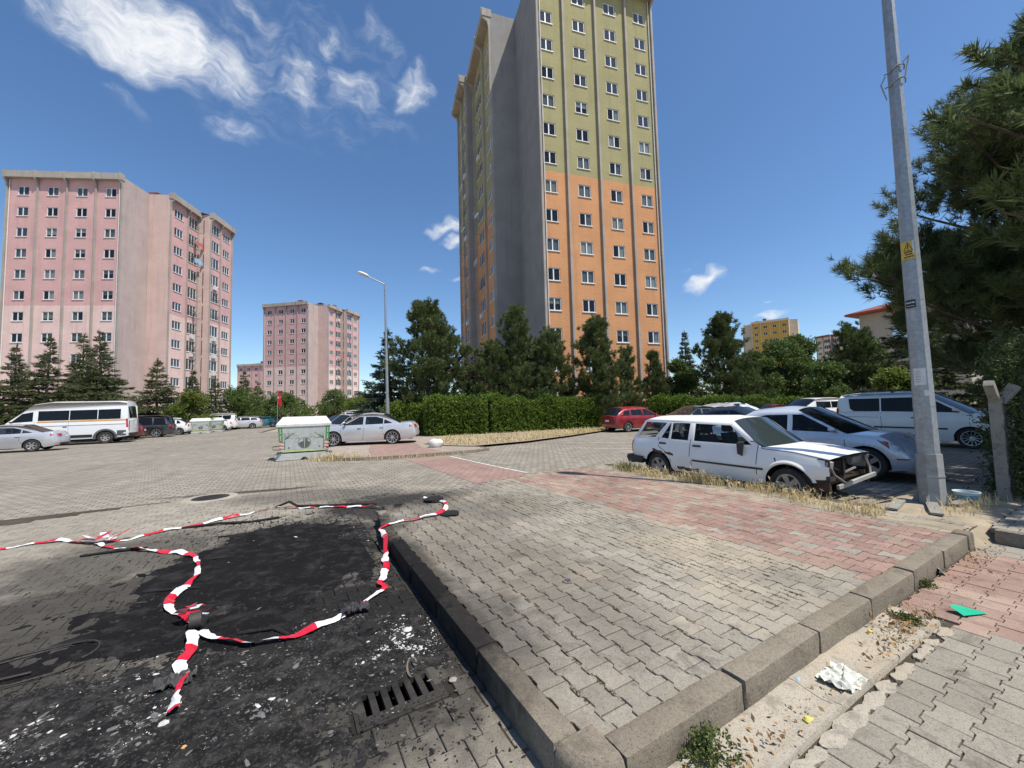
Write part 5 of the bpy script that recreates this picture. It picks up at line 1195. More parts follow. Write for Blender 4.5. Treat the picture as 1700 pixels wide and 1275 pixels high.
PLAN = lambda L_, e=.80: [(0, e), (.06, e + .07), (.18, .945), (.45, .985), (1.1, 1), (L_ - 1.2, 1), (L_ - .5, .965), (L_ - .2, .90), (L_ - .06, e + .03), (L_, e - .04)]
# ---- three-box saloon
def saloon(L_=4.6, W=1.78, wb=2.65, H=1.45, R_=.32, fo=.88, **kw):
    xf = L_ - fo; xr = xf - wb; b = .93; c1 = xf - .28; c0 = xr - .38
    top = [(c0, b + .02), (c0 + .78, H - .06), (c0 + 1.25, H - .012), (c1 - 1.35, H), (c1 - .95, H - .035), (c1, b - .01)]
    w1 = [(xr + .42, b + .03), (xr + 1.22, b + .02), (xr + 1.20, H - .14), (xr + .72, H - .15), (xr + .40, H - .25)]
    wq = [(xr - .02, b + .06), (xr + .38, b + .035), (xr + .36, H - .27)]
    w2 = [(xr + 1.32, b + .02), (c1 - .16, b + .005), (c1 - .86, H - .135), (xr + 1.30, H - .135)]
    d = dict(L=L_, W=W, xr=xr, xf=xf, R=R_, belt=[(0, .80), (.10, .965), (.3, 1.0), (c0, b + .045), (xr + .6, b + .01), (c1, b - .015), (c1 + .5, .89), (xf + .4, .80), (L_ - .12, .68), (L_, .60)], plan=PLAN(L_), top=top, cab=(c0, c1), wins=[w1, w2, wq], roof_idx=(1, 4),
             tail=[(.2, .10), (.45, 0), (.8, .06), (1, .12)], nose=[(.2, -.08), (.42, 0), (.6, -.06), (.75, -.2)],
             seams=[[(xr + .38, b), (xr + .46, .62), (xr + .36, .45)], [(xr + 1.28, b), (xr + 1.30, .5), (xr + 1.34, .24)], [(c1 - .06, b - .03), (c1 - .02, .5), (c1 - .06, .24)]],
             handles=[(xr + .52, .80), (xr + 1.46, .78)], mirror=(c1 - .22, b + .05), seat_x=(c0 + c1) / 2 + .12, spokes=10, rr=R_ - .085)
    d['flank_lamps'] = [([(.0, .74), (.28, .77), (.26, .90), (.0, .90)], 'tail_light', M_redl), ([(L_ - .10, .58), (L_ - .14, .68), (L_ - .52, .76), (L_ - .42, .62)], 'headlight', M_lens)]
    d['end_lamps'] = [(False, .62, .98, .74, .90, 'tail_light', M_redl), (True, .5, .97, .56, .66, 'headlight', M_lens)]
    d['end_panels'] = [(False, -.28, .28, .70, .82, 'number_plate', M_plate), (True, -.4, .4, .34, .54, 'grille', M_blk), (False, -.8, .8, .28, .40, 'bumper_insert', M_blk)]
    d.update(kw); return d
# ---- hatchback
def hatch(L_=4.05, W=1.75, wb=2.55, H=1.48, R_=.31, fo=.82, wagon=False, **kw):
    xf = L_ - fo; xr = xf - wb; b = .95; c1 = xf - .20; c0 = .06
    top = [(c0, b + .02), (.30 if wagon else .55, H - .07), (.9, H - .01), (c1 - 1.45, H), (c1 - .95, H - .04), (c1, b)]
    w1 = [(xr + .28, b + .04), (xr + 1.12, b + .02), (xr + 1.10, H - .14), (xr + .30, H - .15)]
    wq = [(.42 if wagon else .5, b + .10), (xr + .18, b + .05), (xr + .19, H - .17), (.55 if wagon else .68, H - .21)]
    w2 = [(xr + 1.22, b + .02), (c1 - .14, b + .015), (c1 - .86, H - .14), (xr + 1.20, H - .14)]
    d = dict(L=L_, W=W, xr=xr, xf=xf, R=R_, belt=[(0, .93), (.06, .965), (xr, b + .03), (c1, b), (c1 + .45, .91), (xf + .4, .80), (L_ - .12, .70), (L_, .60)], plan=PLAN(L_), top=top, cab=(c0, c1), wins=[w1, w2, wq], roof_idx=(1, 4),
             tail=[(.2, .08), (.45, 0), (.9, .05)], nose=[(.2, -.06), (.42, 0), (.6, -.06), (.75, -.2)], seams=[[(xr + .24, b), (xr + .36, .6), (xr + .34, .45)], [(xr + 1.18, b), (xr + 1.22, .24)], [(c1 - .05, b - .02), (c1 - .04, .24)]],
             handles=[(xr + .42, .80), (xr + 1.36, .78)], mirror=(c1 - .2, b + .06), spokes=7, rr=R_ - .09)
    d['flank_lamps'] = [([(.02, .74), (.22, .78), (.20, .98), (.05, 1.0)], 'tail_light', M_redl), ([(L_ - .10, .58), (L_ - .14, .68), (L_ - .48, .76), (L_ - .40, .62)], 'headlight', M_lens)]
    d['end_lamps'] = [(False, .7, .98, .72, .93, 'tail_light', M_redl), (True, .5, .97, .56, .66, 'headlight', M_lens)]
    d['end_panels'] = [(False, -.28, .28, .62, .74, 'number_plate', M_plate), (True, -.4, .4, .34, .54, 'grille', M_blk)]
    d.update(kw); return d
# ---- small van
def van(L_=4.4, W=1.83, wb=2.755, H=1.82, R_=.32, fo=.90, **kw):
    xf = L_ - fo; xr = xf - wb; b = 1.13; c1 = xf + .02; c0 = .03
    top = [(c0, b), (.10, 1.6), (.22, H - .05), (.7, H), (c1 - 1.5, H), (c1 - 1.02, H - .05), (c1, b - .04)]
    w0 = [(.50, b + .14), (.62, b + .05), (xr + .62, b + .04), (xr + .62, H - .18), (.46, H - .18)]
    w1 = [(xr + .66, b + .04), (xr + 1.62, b + .02), (xr + 1.60, H - .17), (xr + .66, H - .18)]
    w2 = [(xr + 1.74, b + .02), (c1 - .20, b - .01), (c1 - .95, H - .17), (xr + 1.72, H - .17)]
    d = dict(L=L_, W=W, xr=xr, xf=xf, R=R_, belt=[(0, b - .02), (.05, b), (c1 - .4, b), (c1, b - .05), (c1 + .4, 1.02), (xf + .5, .92), (L_ - .1, .78), (L_, .66)], plan=PLAN(L_, .86), top=top, cab=(c0, c1), wins=[w0, w1, w2], roof_idx=(2, 5), rear_panel=(.15, .62), tum=.13, rcrown=.05,
             tail=[(.2, .06), (.45, 0), (1.2, .03)], nose=[(.2, -.06), (.42, 0), (.7, -.06), (.9, -.2)], seams=[[(xr + .64, b), (xr + .66, .7), (xr + .62, .45)], [(xr + 1.68, b), (xr + 1.70, .24)], [(c1 - .02, b - .06), (c1 - .02, .5), (c1 - .1, .24)], [(.2, .98), (xr + .6, .96)]],
             handles=[(xr + 1.52, .95), (xr + 1.86, .94)], mirror=(c1 - .28, b + .06), seat_x=xf - 1.05, spokes=12, rr=R_ - .09, handle_mat=M_blk)
    d['flank_lamps'] = [([(.01, .85), (.13, .9), (.11, 1.28), (.04, 1.3)], 'tail_light', M_redl), ([(L_ - .08, .68), (L_ - .12, .78), (L_ - .5, .95), (L_ - .42, .78)], 'headlight', M_lens)]
    d['end_lamps'] = [(False, .86, .99, .85, 1.12, 'tail_light', M_redl), (True, .55, .97, .6, .76, 'headlight', M_lens)]
    d['end_panels'] = [(False, -.28, .28, .66, .78, 'number_plate', M_plate), (True, -.5, .5, .34, .52, 'grille', M_blk)]
    d['strips'] = [([(xr + .45, .62), (xf - .48, .60)], .05, 'side_moulding', M_blk)]
    d.update(kw); return d
def stw(s, t): return ST(s, t)[:2]
P_white = paint('aged_white_paint', (0.77, 0.765, 0.74), dust=.22, rough=.42, dustc=(.36, .33, .29)); P_pale = paint('pale_silver_paint', (0.58, 0.62, 0.68), .3, .05, .28)
P_silver = paint('silver_paint', (0.60, 0.60, 0.61), .45, .05, .3); P_van = paint('white_van_paint', (0.80, 0.79, 0.76), dust=.15, rough=.32, dustc=(.34, .29, .22)); P_bus = paint('minibus_white', (0.74, 0.75, 0.75), dust=.15)
P_red = paint('red_paint', (0.28, 0.018, 0.022), .2, .15); P_black = paint('black_paint', (0.018, 0.018, 0.022), .1, .2); P_grey = paint('grey_paint', (0.16, 0.17, 0.18), .4, .2); P_maroon = paint('maroon_paint', (.16, .015, .02), .2, .2); P_teal = paint('teal_paint', (.02, .17, .21), .2, .2); P_navy = paint('navy_paint', (.02, .03, .06), .3, .15)

# ---- old white estate with its nose stripped
wag = dict(L=3.98, scale=.935, W=1.62, xr=.80, xf=3.40, R=.285, arch=.065, belt=[(0, .83), (.04, .85), (.5, .87), (2.9, .868), (3.05, .872), (3.5, .845), (3.85, .79), (3.98, .765)], bot=[(0, .46), (.45, .40), (.62, .24), (2.9, .24), (3.7, .42), (3.98, .45)],
    plan=[(0, .90), (.04, .945), (.15, .97), (.6, .99), (1.2, 1), (3.0, 1), (3.5, .985), (3.85, .96), (3.98, .95)], rows=[(0, .955), (.15, .985), (.50, 1.0), (.54, .998), (.85, .955), (1, .925)], crown=.03, bow=.03, tum=.30, rcrown=.045,
    top=[(.05, .855), (.36, 1.285), (.52, 1.325), (2.05, 1.35), (2.46, 1.315), (3.0, .875)], roof_idx=(1, 4), cab=(.05, 3.0), open_nose=True, clear=True,
    wins=[[(.22, .92), (.70, .91), (.98, 1.245), (.40, 1.245)], [(.86, .91), (1.06, .897), (1.085, 1.23), (1.07, 1.24)], [(1.11, .895), (1.54, .893), (1.55, 1.245), (1.13, 1.245)], [(1.67, .893), (2.84, .893), (2.40, 1.23), (1.67, 1.245)]],
    tail=[(.3, .0), (.8, .0), (1.4, .0)], nose=[(0, 0), (2, 0)], tw=.185, spokes=5, rr=.185, seams=[[(.80, .92), (.82, .72), (1.02, .62), (1.14, .45), (1.16, .27)], [(1.605, .92), (1.60, .6), (1.68, .26)], [(2.94, .90), (2.92, .6), (2.92, .26)], [(3.0, .855), (3.5, .828), (3.94, .757)]],
    handles=[(.93, .80), (1.76, .80)], handle_mat=M_blk, strips=[([(1.66, .505), (3.03, .505)], .034, 'side_moulding', M_blk)], flank_lamps=[([(.015, .55), (.07, .55), (.07, .80), (.015, .80)], 'tail_light', M_redl)], end_lamps=[(False, .78, .98, .54, .80, 'tail_light', M_redl)], end_panels=[(False, -.3, .3, .5, .62, 'number_plate', M_plate)], seat_x=1.75)
wr, sp3, ept, wx0 = make_car('estate_car', stw(7.45, 4.42), R(-60), 'battered old white estate car with stripped nose beside dry grass', wag, P_white, rimm=M_alloyd, glass=M_cglass2, cat='car', z=-.01)
wr.rotation_euler = (R(.4), R(.5), R(-60))
for s in (1, -1):                                        # wheel-arch lips
    mb = MB(); r_ = []
    for a in np.linspace(.25, math.pi - .12, 16):
        x = 3.40 + .35 * math.cos(a); z = .285 + .35 * math.sin(a); r_.append([sp3(x, z, s, .002), sp3(x + .028 * math.cos(a), z + .028 * math.sin(a), s, .022), sp3(x + .06 * math.cos(a), z + .06 * math.sin(a), s, .001)])
    mb.grid(r_); mb.build('arch_lip', P_white, wr, smooth=60)
for s in (1, -1):                                        # torn rusty edge above rear wheel and along sill
    for (xa, za, n, sz) in ((.66, .645, 5, .035), (1.0, .615, 4, .03), (1.3, .32, 9, .04)):
        up_, lo_ = [], []
        for k in range(n + 1):
            x = xa + k * .055; z = za - (0.01 * k if za > .5 else 0); up_.append((x + random.uniform(-.015, .015), z + sz * random.uniform(.15, 1.0))); lo_.append((x, z - sz * random.uniform(.5, 1.2)))
        mb = MB(); mb.grid([[sp3(*p, s, .004) for p in lo_], [sp3(*p, s, .005) for p in up_]]); mb.build('rust_patch', M_rust, wr)
nx = 3.98 - wx0
mb = MB(); mb.box((nx - .62, -.72, .30), (nx - .58, .72, .78)); mb.box((nx - .6, -.74, .26), (nx - .02, -.70, .50)); mb.box((nx - .6, .70, .26), (nx - .02, .74, .50)); mb.box((nx - .1, -.7, .40), (nx - .05, .7, .46)); mb.box((nx - .55, -.35, .3), (nx - .2, .4, .66)); mb.prism([(-.74, .44), (-.70, .46), (-.66, .26), (-.72, .24)], 'x', nx - .75, nx - .02); mb.prism([(.74, .44), (.70, .46), (.66, .26), (.72, .24)], 'x', nx - .75, nx - .02)
mb.build('bare_front_frame', mat('dark_rusty_frame', (.035, .024, .019), .95, var=.5, scale=9, dirt=(.10, .045, .025), dirt_amt=.6, dscale=5, obj_space=True), wr, recalc=True)
mb = MB(); mb.box((nx - .16, -.74, .745), (nx - .02, .74, .762), 0, .004); mb.box((nx - .05, -.76, .44), (nx + .0, -.72, .76), 0, .004); mb.box((nx - .05, .72, .44), (nx + .0, .76, .76), 0, .004); mb.box((nx - .06, -.2, .46), (nx - .03, -.14, .75)); mb.build('front_panel', M_blk, wr)
for s, tilt in ((-1, .0), (1, .25)):
    mb = MB(); mb.box((-.05, -.12, -.06), (.03, .12, .06), 0, .015); mb.build('headlight', mat('cracked_lamp%d' % s, (.42, .42, .40), .35, metal=.2, var=.3, scale=14), wr, (nx - .13, s * .52, .64), (tilt * .6, tilt, -.15 * s), recalc=True)
    mb = MB(); mb.box((-.02, -.06, -.09), (.02, .06, .09), 0, .01); mb.build('indicator_lamp', mat('grey_lamp_shell%d' % s, (.35, .33, .3), .5), wr, (nx - .03, s * .70, .64), (0, .2, .3 * s))
mb = MB(); mb.box((-.02, -.55, -.035), (.02, .55, .035), 0, .008); mb.build('bumper_bar', mat('bare_bumper_steel', (.55, .54, .5), .4, metal=.5, var=.2), wr, (nx + .06, .02, .37), (.10, .0, -.10))
mb = MB(); mb.tube([(nx - .05, -.68, .72), (nx + .02, -.66, .52), (nx + .10, -.52, .40)], .02, 6); mb.tube([(nx - .05, .66, .72), (nx + .03, .62, .52), (nx + .08, .50, .42)], .022, 6); mb.tube([(nx - .2, -.3, .6), (nx - .05, -.1, .5), (nx - .02, .2, .55)], .02, 6); mb.build('loose_bracket', mat('sooty_bracket', (.16, .15, .14), .7, metal=.2, var=.3), wr)
mb = MB(); mb.prism([(-.03, .30), (.10, .28), (.12, .47), (-.05, .47), (-.08, .40)], 'y', -.79, .79); 
for s in (-1, 1): mb.box((0, s * .79 - .02, .30), (.42, s * .79 + .02, .46), 0, .01)
mb.build('rear_bumper', M_blk, wr, (-wx0 - .04, 0, 0), recalc=True)
mb = MB()
for s, a in ((-1, -.30), (1, .16)): mb.tube([(3.02 - wx0, a, .915), (2.90 - wx0, a - .22, .97), (2.86 - wx0, a - .52 * 1, .97)], .009, 5)
mb.build('wiper', M_blk, wr)
mb = MB(); c = Vector(sp3(2.66, .93, -1)); mb.add([(c.x + a, c.y + b, c.z + d) for a, b, d in ((-.05, -.02, .03), (.05, -.02, .03), (.055, -.10, .0), (-.05, -.11, -.01), (-.04, -.05, -.22), (.02, -.05, -.25), (.04, -.12, -.20), (-.03, -.13, -.2))], [(0, 1, 2, 3), (0, 4, 5, 1), (1, 5, 6, 2), (2, 6, 7, 3), (3, 7, 4, 0), (4, 7, 6, 5)])
mb.build('broken_mirror', M_blk, wr, recalc=True, smooth=60)
mb = MB()
for (x, z, q) in ((3.22, .70, .02), (3.23, .67, .015)): mb.add([sp3(x - q * .4, z - q, -1, .004), sp3(x + q * .4, z - q, -1, .004), sp3(x + q * .5, z + q, -1, .004), sp3(x - q * .5, z + q, -1, .004)], [(0, 1, 2, 3)])
mb.build('fender_scar', M_rust, wr)

# ---- pale saloon, long white van, silver saloon
d = saloon(4.30, 1.78, 2.64, 1.45, .32, .74, spokes=5, rr=.23, handles=[], R=.32, wsbow=.2)
d['flank_lamps'] = [d['flank_lamps'][0], ([(4.30 - .10, .60), (4.30 - .12, .70), (4.30 - .34, .78), (4.30 - .30, .62)], 'headlight', M_lens), ([(4.30 - .35, .65), (4.30 - .36, .785), (4.30 - .56, .825), (4.30 - .45, .73)], 'side_lamp', mat('orange_side_lamp', (.32, .06, .03), .2, coat=.6))]
d['strips'] = [([(4.02, .46), (4.28, .46)], .02, 'bumper_strip', M_blk)]
make_car('saloon_car', stw(10.37, 4.42), R(-60), 'pale blue-white saloon parked between white estate and lamp pole', d, P_pale, glass=M_cglassd, rimm=M_alloy)
dv = van(rails=(.5, 2.9)); make_car('panel_van', stw(18.2, 4.6), R(-60), 'long white family van with roof rails behind the lamp pole', dv, P_van, glass=M_cglassd, rimm=M_alloy, cat='van')
ds = saloon(4.60, 1.78, 2.62, 1.45, .325, .90, spokes=10, rr=.255, handles=[(1.56, .80), (2.56, .78)], handle_mat=M_chrome, mirror_mat=M_blk)
make_car('saloon_car', (-6.72, 18.05), R(-170.4), 'silver saloon parked on the far pavement beside the grey container', ds, P_silver, glass=M_cglass, rimm=M_alloy, z=.08)
# ---- red hatchback and cars beyond the estate
RC = 'cars beyond the white estate'
make_car('hatchback', (7.35, 23.5), R(22), 'red hatchback parked in front of the long hedge', hatch(4.2), P_red, RC, z=0)
make_car('saloon_car', (9.3, 20.6), R(200), 'dark grey car whose roof shows above the estate roof', saloon(), P_grey, RC)
make_car('saloon_car', (9.6, 16.6), R(-60), 'dark navy car just above the estate windscreen', saloon(H=1.40), P_navy, RC)
cv, csp3, cep, cx0 = make_car('covered_car', (11.6, 20.2), R(-60), 'silver-white car with a crumpled foil cover over its roof', hatch(4.3, H=1.55), P_silver, RC)
mb = MB(); r_ = []
for i in range(15):
    row = []
    for j in range(13):
        x = .25 + i * .22; v = -1 + 2 * j / 12; z = np.interp(x, [.25, .6, 1.2, 2.2, 2.8, 3.35], [1.05, 1.5, 1.60, 1.60, 1.42, 1.08]) - .20 * abs(v) ** 3 + .03 * math.sin(i * 2.1 + j * 1.3) + random.uniform(-.02, .02); row.append((x - cx0, v * (.74 + .05 * math.sin(i * 1.7)), z))
    r_.append(row)
mb.grid(r_); mb.build('foil_cover', mat('foil_cover', (.62, .63, .65), .35, metal=.3, var=.15, scale=5), cv)
make_car('small_van', (16.6, 22.0), R(188), 'small white van facing left beyond the covered car', van(4.1, 1.75, 2.6, 1.72, .3, .85), P_van, RC, glass=M_cglassd, cat='van')
make_car('saloon_car', (13.9, 21.6), R(190), 'dark red car peeking out left of the small white van', saloon(H=1.42), P_maroon, RC)
make_car('saloon_car', (21.0, 15.5), R(-60), 'dark car behind the bonnet of the long white van', saloon(), P_grey, RC)
make_car('hatchback', (23.6, 17.5), R(-60), 'red car far right behind the long white van', hatch(), P_maroon, RC)
# ---- left-hand row, tails towards the street
LC = 'vehicles in the left-hand parking row'
HD = R(210)
make_car('saloon_car', stw(-12.1, 29.6), HD, 'silver saloon in front of the white minibus', saloon(4.3, 1.7, 2.5, 1.42, .31, .85, spokes=6, rr=.2), P_silver, LC, glass=M_cglass)
make_car('hatchback', stw(-13.2, 26.3), HD, 'dark car cut off by the left picture edge', hatch(4.0), P_grey, LC)
bus = dict(scale=1.0, L=6.0, W=2.05, xr=1.05, xf=5.05, R=.36, arch=.07, belt=[(0, 1.40), (.04, 1.42), (4.7, 1.42), (5.05, 1.34), (5.45, 1.20), (5.85, .95), (6.0, .78)], bot=[(0, .42), (.6, .34), (5.5, .30), (6.0, .34)], plan=[(0, .93), (.04, .965), (.15, .985), (1, 1), (4.6, 1), (5.2, .975), (5.7, .90), (6.0, .72)], rows=[(0, .96), (.2, .995), (.5, 1), (.8, .995), (1, .98)], crown=.04, bow=.10, tum=.085, rcrown=.09,
    top=[(.03, 1.41), (.06, 2.3), (.14, 2.50), (.5, 2.56), (3.4, 2.55), (4.15, 2.42), (5.30, 1.27)], roof_idx=(2, 5), cab=(.03, 5.30), rear_panel=(.10, .75), wsbow=.18,
    wins=[[(.38, 1.50), (1.40, 1.50), (1.40, 2.10), (.38, 2.12)], [(1.43, 1.50), (2.62, 1.49), (2.62, 2.08), (1.43, 2.10)], [(2.65, 1.49), (3.92, 1.48), (3.92, 2.06), (2.65, 2.08)], [(4.12, 1.46), (5.02, 1.40), (4.55, 1.92), (4.12, 2.02)]],
    tail=[(.3, .03), (.6, 0), (2, .02)], nose=[(.3, -.05), (.6, 0), (1.0, -.1), (1.4, -.2)], tw=.21, spokes=6, rr=.21, seams=[[(2.66, 1.46), (2.66, .4)], [(4.05, 1.44), (4.05, .4)], [(5.1, 1.3), (5.05, .5)]], handles=[(2.8, 1.1), (4.2, 1.05)], handle_mat=M_blk, mirror=(4.95, 1.42), mirror_mat=M_blk, seat_x=4.3, rows_more=3,
    strips=[([(.12, 1.43), (3.95, 1.42)], .075, 'orange_stripe', mat('orange_band', (.62, .30, .05), .4)), ([(.12, 1.18), (4.6, 1.17)], .03, 'grey_line', M_alloyd), ([(.1, .62), (.52, .62)], .32, 'grey_cladding', mat('grey_cladding', (.07, .075, .08), .6)), ([(1.62, .50), (2.6, .50)], .17, 'step_panel', M_blk)],
    flank_lamps=[([(.01, .95), (.10, .95), (.13, 1.5), (.03, 1.5)], 'tail_light', M_redl)], end_lamps=[(False, .90, .995, .75, 1.38, 'tail_light', M_redl)], end_panels=[(False, -.3, .3, .8, .92, 'number_plate', M_plate), (False, -.95, .95, .38, .60, 'rear_bumper', M_blk)])
br_, bsp, _, bx0 = make_car('minibus', stw(-11.7, 34.7), HD, 'white minibus with an orange stripe and long dark windows', bus, P_bus, LC, glass=M_cglassd, rimm=M_alloyd, cat='minibus')
M_archg = mat('arch_grey', (.10, .105, .11), .6)
for s in (1, -1):
    mb = MB(); r_ = []
    for a in np.linspace(-.15, math.pi + .15, 16):
        x = 1.05 + .43 * math.cos(a); z = .36 + .43 * math.sin(a); r_.append([bsp(x, z, s, .004), bsp(x + .03 * math.cos(a), z + .03 * math.sin(a), s, .03), bsp(x + .12 * math.cos(a), z + .12 * math.sin(a), s, .006)])
    mb.grid(r_); mb.build('wheel_arch_trim', M_archg, br_, smooth=60)
make_car('hatchback', stw(-10.7, 37.9), HD, 'maroon car tail between minibus and black car', hatch(4.0, H=1.42), P_maroon, LC)
make_car('off_road_car', stw(-9.9, 40.4), HD, 'black sport utility car right of the minibus tail', hatch(4.7, 1.88, 2.8, 1.74, .36, .9, wagon=True), P_black, LC, glass=M_cglassd)
make_car('hatchback', stw(-9.0, 43.4), HD, 'white hatchback left of the far container', hatch(4.0), P_bus, LC)
make_car('hatchback', stw(-6.6, 48.0), HD, 'white car right of the far container', saloon(4.2, H=1.42), P_bus, LC)
make_car('small_van', stw(-6.4, 51.0), HD, 'white van parked behind the far container', van(4.2, 1.8, 2.7, 1.82, .31, .88), P_van, LC, glass=M_cglassd, cat='van')
make_car('estate_car', stw(-4.4, 52.6), HD, 'silver estate car below the red flag', hatch(4.3, H=1.42, wagon=True), P_silver, LC)
make_car('hatchback', stw(-2.6, 55.2), HD, 'teal car left of the near grey container', hatch(4.0, H=1.3), P_teal, LC)
make_car('saloon_car', (-10.0, 23.0), R(-110), 'grey saloon nose-on between container and silver saloon', saloon(4.4), P_silver)
make_car('small_van', (-14.0, 34.0), R(190), 'white pickup-like van roof above the silver saloon bonnet', van(4.3, 1.8, 2.7, 1.75, .31, .88), P_van, cat='van')
# ================================================================== STREET FURNITURE AND LITTER
M_galv = mat('galvanised_steel', (0.33, 0.345, 0.35), .48, metal=.55, var=.16, scale=22, bump=.15, bscale=30, dirt=(.2, .19, .17), dirt_amt=.5, dscale=3)
M_galvlo = mat('grey_painted_steel', (0.30, 0.30, 0.285), .7, metal=.15, var=.12, scale=10, dirt=(.16, .14, .11), dirt_amt=.6, dscale=5)
M_paper = mat('weathered_paper', (.62, .62, .60), .9, var=.1, scale=20); M_ink = mat('ink', (.02, .02, .02), .7); M_ylw = mat('yellow_sign', (.62, .42, .05), .5, var=.15, scale=25)
# big octagonal lamp pole
px, py, _ = ST(7.56, 1.84); PZ = .10
pole = empty('lamp_pole', (px, py, PZ), R(8), 'tall octagonal galvanised lamp pole with stickers at right', 'lamp post')
def octa(mb, r0, r1, z0, z1, n=8):
    mb.add([(r * math.cos(2 * math.pi * (k + .5) / n), r * math.sin(2 * math.pi * (k + .5) / n), z) for r, z in ((r0, z0), (r1, z1)) for k in range(n)], [(k, (k + 1) % n, n + (k + 1) % n, n + k) for k in range(n)] + [tuple(range(n, 2 * n))])
PR0, PR1, PH = .122, .058, 8.6
def prad(z): return PR0 + (PR1 - PR0) * z / PH
mb = MB(); octa(mb, PR0, PR1, 0, PH); mb.build('shaft', M_galv, pole)
mb = MB(); octa(mb, .142, .135, .0, .68); mb.build('base_sleeve', M_galvlo, pole)
mb = MB(); octa(mb, .146, .146, .38, .395); octa(mb, .117, .117, 1.32, 1.328); mb.build('strap', M_galv, pole)
mb = MB(); mb.box((-.26, -.24, -.02), (.26, .24, .012)); 
for a in (0, 90, 180, 270):
    mb.xf = Matrix.Rotation(R(a + 22), 4, 'Z'); mb.prism([(.12, .012), (.21, .012), (.13, .17)], 'y', -.008, .008)
mb.xf = None; mb.build('base_plate', M_galvlo, pole, recalc=True)
# arm and lantern: its shadow falls on the red pavers
mb = MB(); ad = Vector((-.82, .57, 0)).normalized(); ar = .45
adl = Matrix.Rotation(-R(8), 3, 'Z') @ ad
mb.tube([(0, 0, PH - .05), tuple(adl * .4 + Vector((0, 0, PH + .25))), tuple(adl * ar + Vector((0, 0, PH + .42)))], [.05, .045, .04], 8); mb.build('arm', M_galv, pole)
mb = MB(); c = adl * (ar + .1) + Vector((0, 0, PH + .44)); mb.lathe([(0, -.09), (.11, -.08), (.165, -.02), (.17, .02), (.12, .09), (0, .12)], 18, 'z'); lo = mb.build('lantern', M_galv, pole, tuple(c), (0, 0, math.atan2(adl.y, adl.x)), smooth=60); lo.scale = (2.2, 1, 1)
# stickers and plates wrapped on the two faces that look at the street
va = math.atan2(-py, -px) - R(8)                      # direction from pole to viewer side
def wrap(nm, z0, z1, a0, a1, m, off=.004, n=8, rad=None):
    mb = MB(); r_ = []
    for z in (z0, z1):
        row = []
        for k in range(n + 1):
            a = va + a0 + (a1 - a0) * k / n; apo = ((a - math.pi / 4 * round(a / (math.pi / 4)))); rr_ = (rad or prad(z)) * math.cos(math.pi / 8) / math.cos(apo) + off; row.append((rr_ * math.cos(a), rr_ * math.sin(a), z))
        r_.append(row)
    mb.grid(r_); return mb.build(nm, m, pole)
def zpix(py_): return py_
wrap('notice_sheet', 1.61, 1.84, -.75, .42, M_paper); wrap('notice_scrap', 1.46, 1.54, .12, .55, M_paper); wrap('white_label', 2.5, 2.65, -.5, -.12, mat('faded_label', (.42, .42, .41), .8, var=.15, scale=30))
for k in range(5): wrap('printed_line', 1.65 + k * .034, 1.658 + k * .034, -.6, -.05, mat('faint_ink%d' % k, (.32, .32, .31), .9), .006)
wrap('black_plate', 2.68, 2.79, -.95, .08, M_ink, .012)
for k, (a, b) in enumerate(((-.85, -.55), (-.5, -.3), (-.26, -.02))): wrap('plate_lettering', 2.74, 2.762, a, b, mat('white_ink%d' % k, (.5, .5, .5), .7), .0145, 3)
wrap('plate_lettering', 2.702, 2.708, -.85, -.05, M_paper, .0145)
YS0, YS1 = 3.36, 3.61
wrap('warning_plate', YS0, YS1, -1.0, .42, M_ylw, .012)
wrap('plate_patch', YS0 + .07, YS1 - .0, .22, .40, M_paper, .0145, 3)
def wpt(a, z, off): 
    A = va + a; apo = A - math.pi / 4 * round(A / (math.pi / 4)); r_ = prad(z) * math.cos(math.pi / 8) / math.cos(apo) + off; return Vector((r_ * math.cos(A), r_ * math.sin(A), z))
mb = MB(); tri = [(-.68, YS0 + .115), (.28, YS0 + .115), (-.20, YS1 - .012)]
for (a, b) in zip(tri, tri[1:] + tri[:1]):
    for k in range(6):
        p = [a[0] + (b[0] - a[0]) * k / 6, a[1] + (b[1] - a[1]) * k / 6]; q = [a[0] + (b[0] - a[0]) * (k + 1) / 6, a[1] + (b[1] - a[1]) * (k + 1) / 6]
        P1, P2 = wpt(*p, .016), wpt(*q, .016); c3 = wpt(-.2, YS0 + .15, .016); mb.quad(P1, P2, P2 + (c3 - P2) * .17, P1 + (c3 - P1) * .17)
mb.build('warning_triangle', M_ink, pole)
mb = MB(); mb.add([wpt(a, z, .016) for a, z in ((-.22, YS1 - .05), (-.12, YS1 - .05), (-.18, YS1 - .072), (-.13, YS1 - .072), (-.22, YS0 + .125), (-.2, YS0 + .15), (-.26, YS0 + .15))], [(0, 6, 5, 3, 2, 1), (5, 6, 4)]); mb.build('warning_bolt', M_ink, pole)
def text_on(parent, s, size, m, loc, rot, nm='lettering', space=1.0):
    cu_ = bpy.data.curves.new(nm, 'FONT'); cu_.body = s; cu_.size = size; cu_.align_x = 'CENTER'; cu_.align_y = 'CENTER'; cu_.extrude = .0012; cu_.space_character = space; cu_.resolution_u = 2
    t_ = bpy.data.objects.new(nm, cu_); COL.objects.link(t_); dg = bpy.context.evaluated_depsgraph_get(); me = bpy.data.meshes.new_from_object(t_.evaluated_get(dg)); COL.objects.unlink(t_); bpy.data.objects.remove(t_)
    me.materials.clear(); me.materials.append(m); o = obj(nm, me, parent, loc, rot); return o
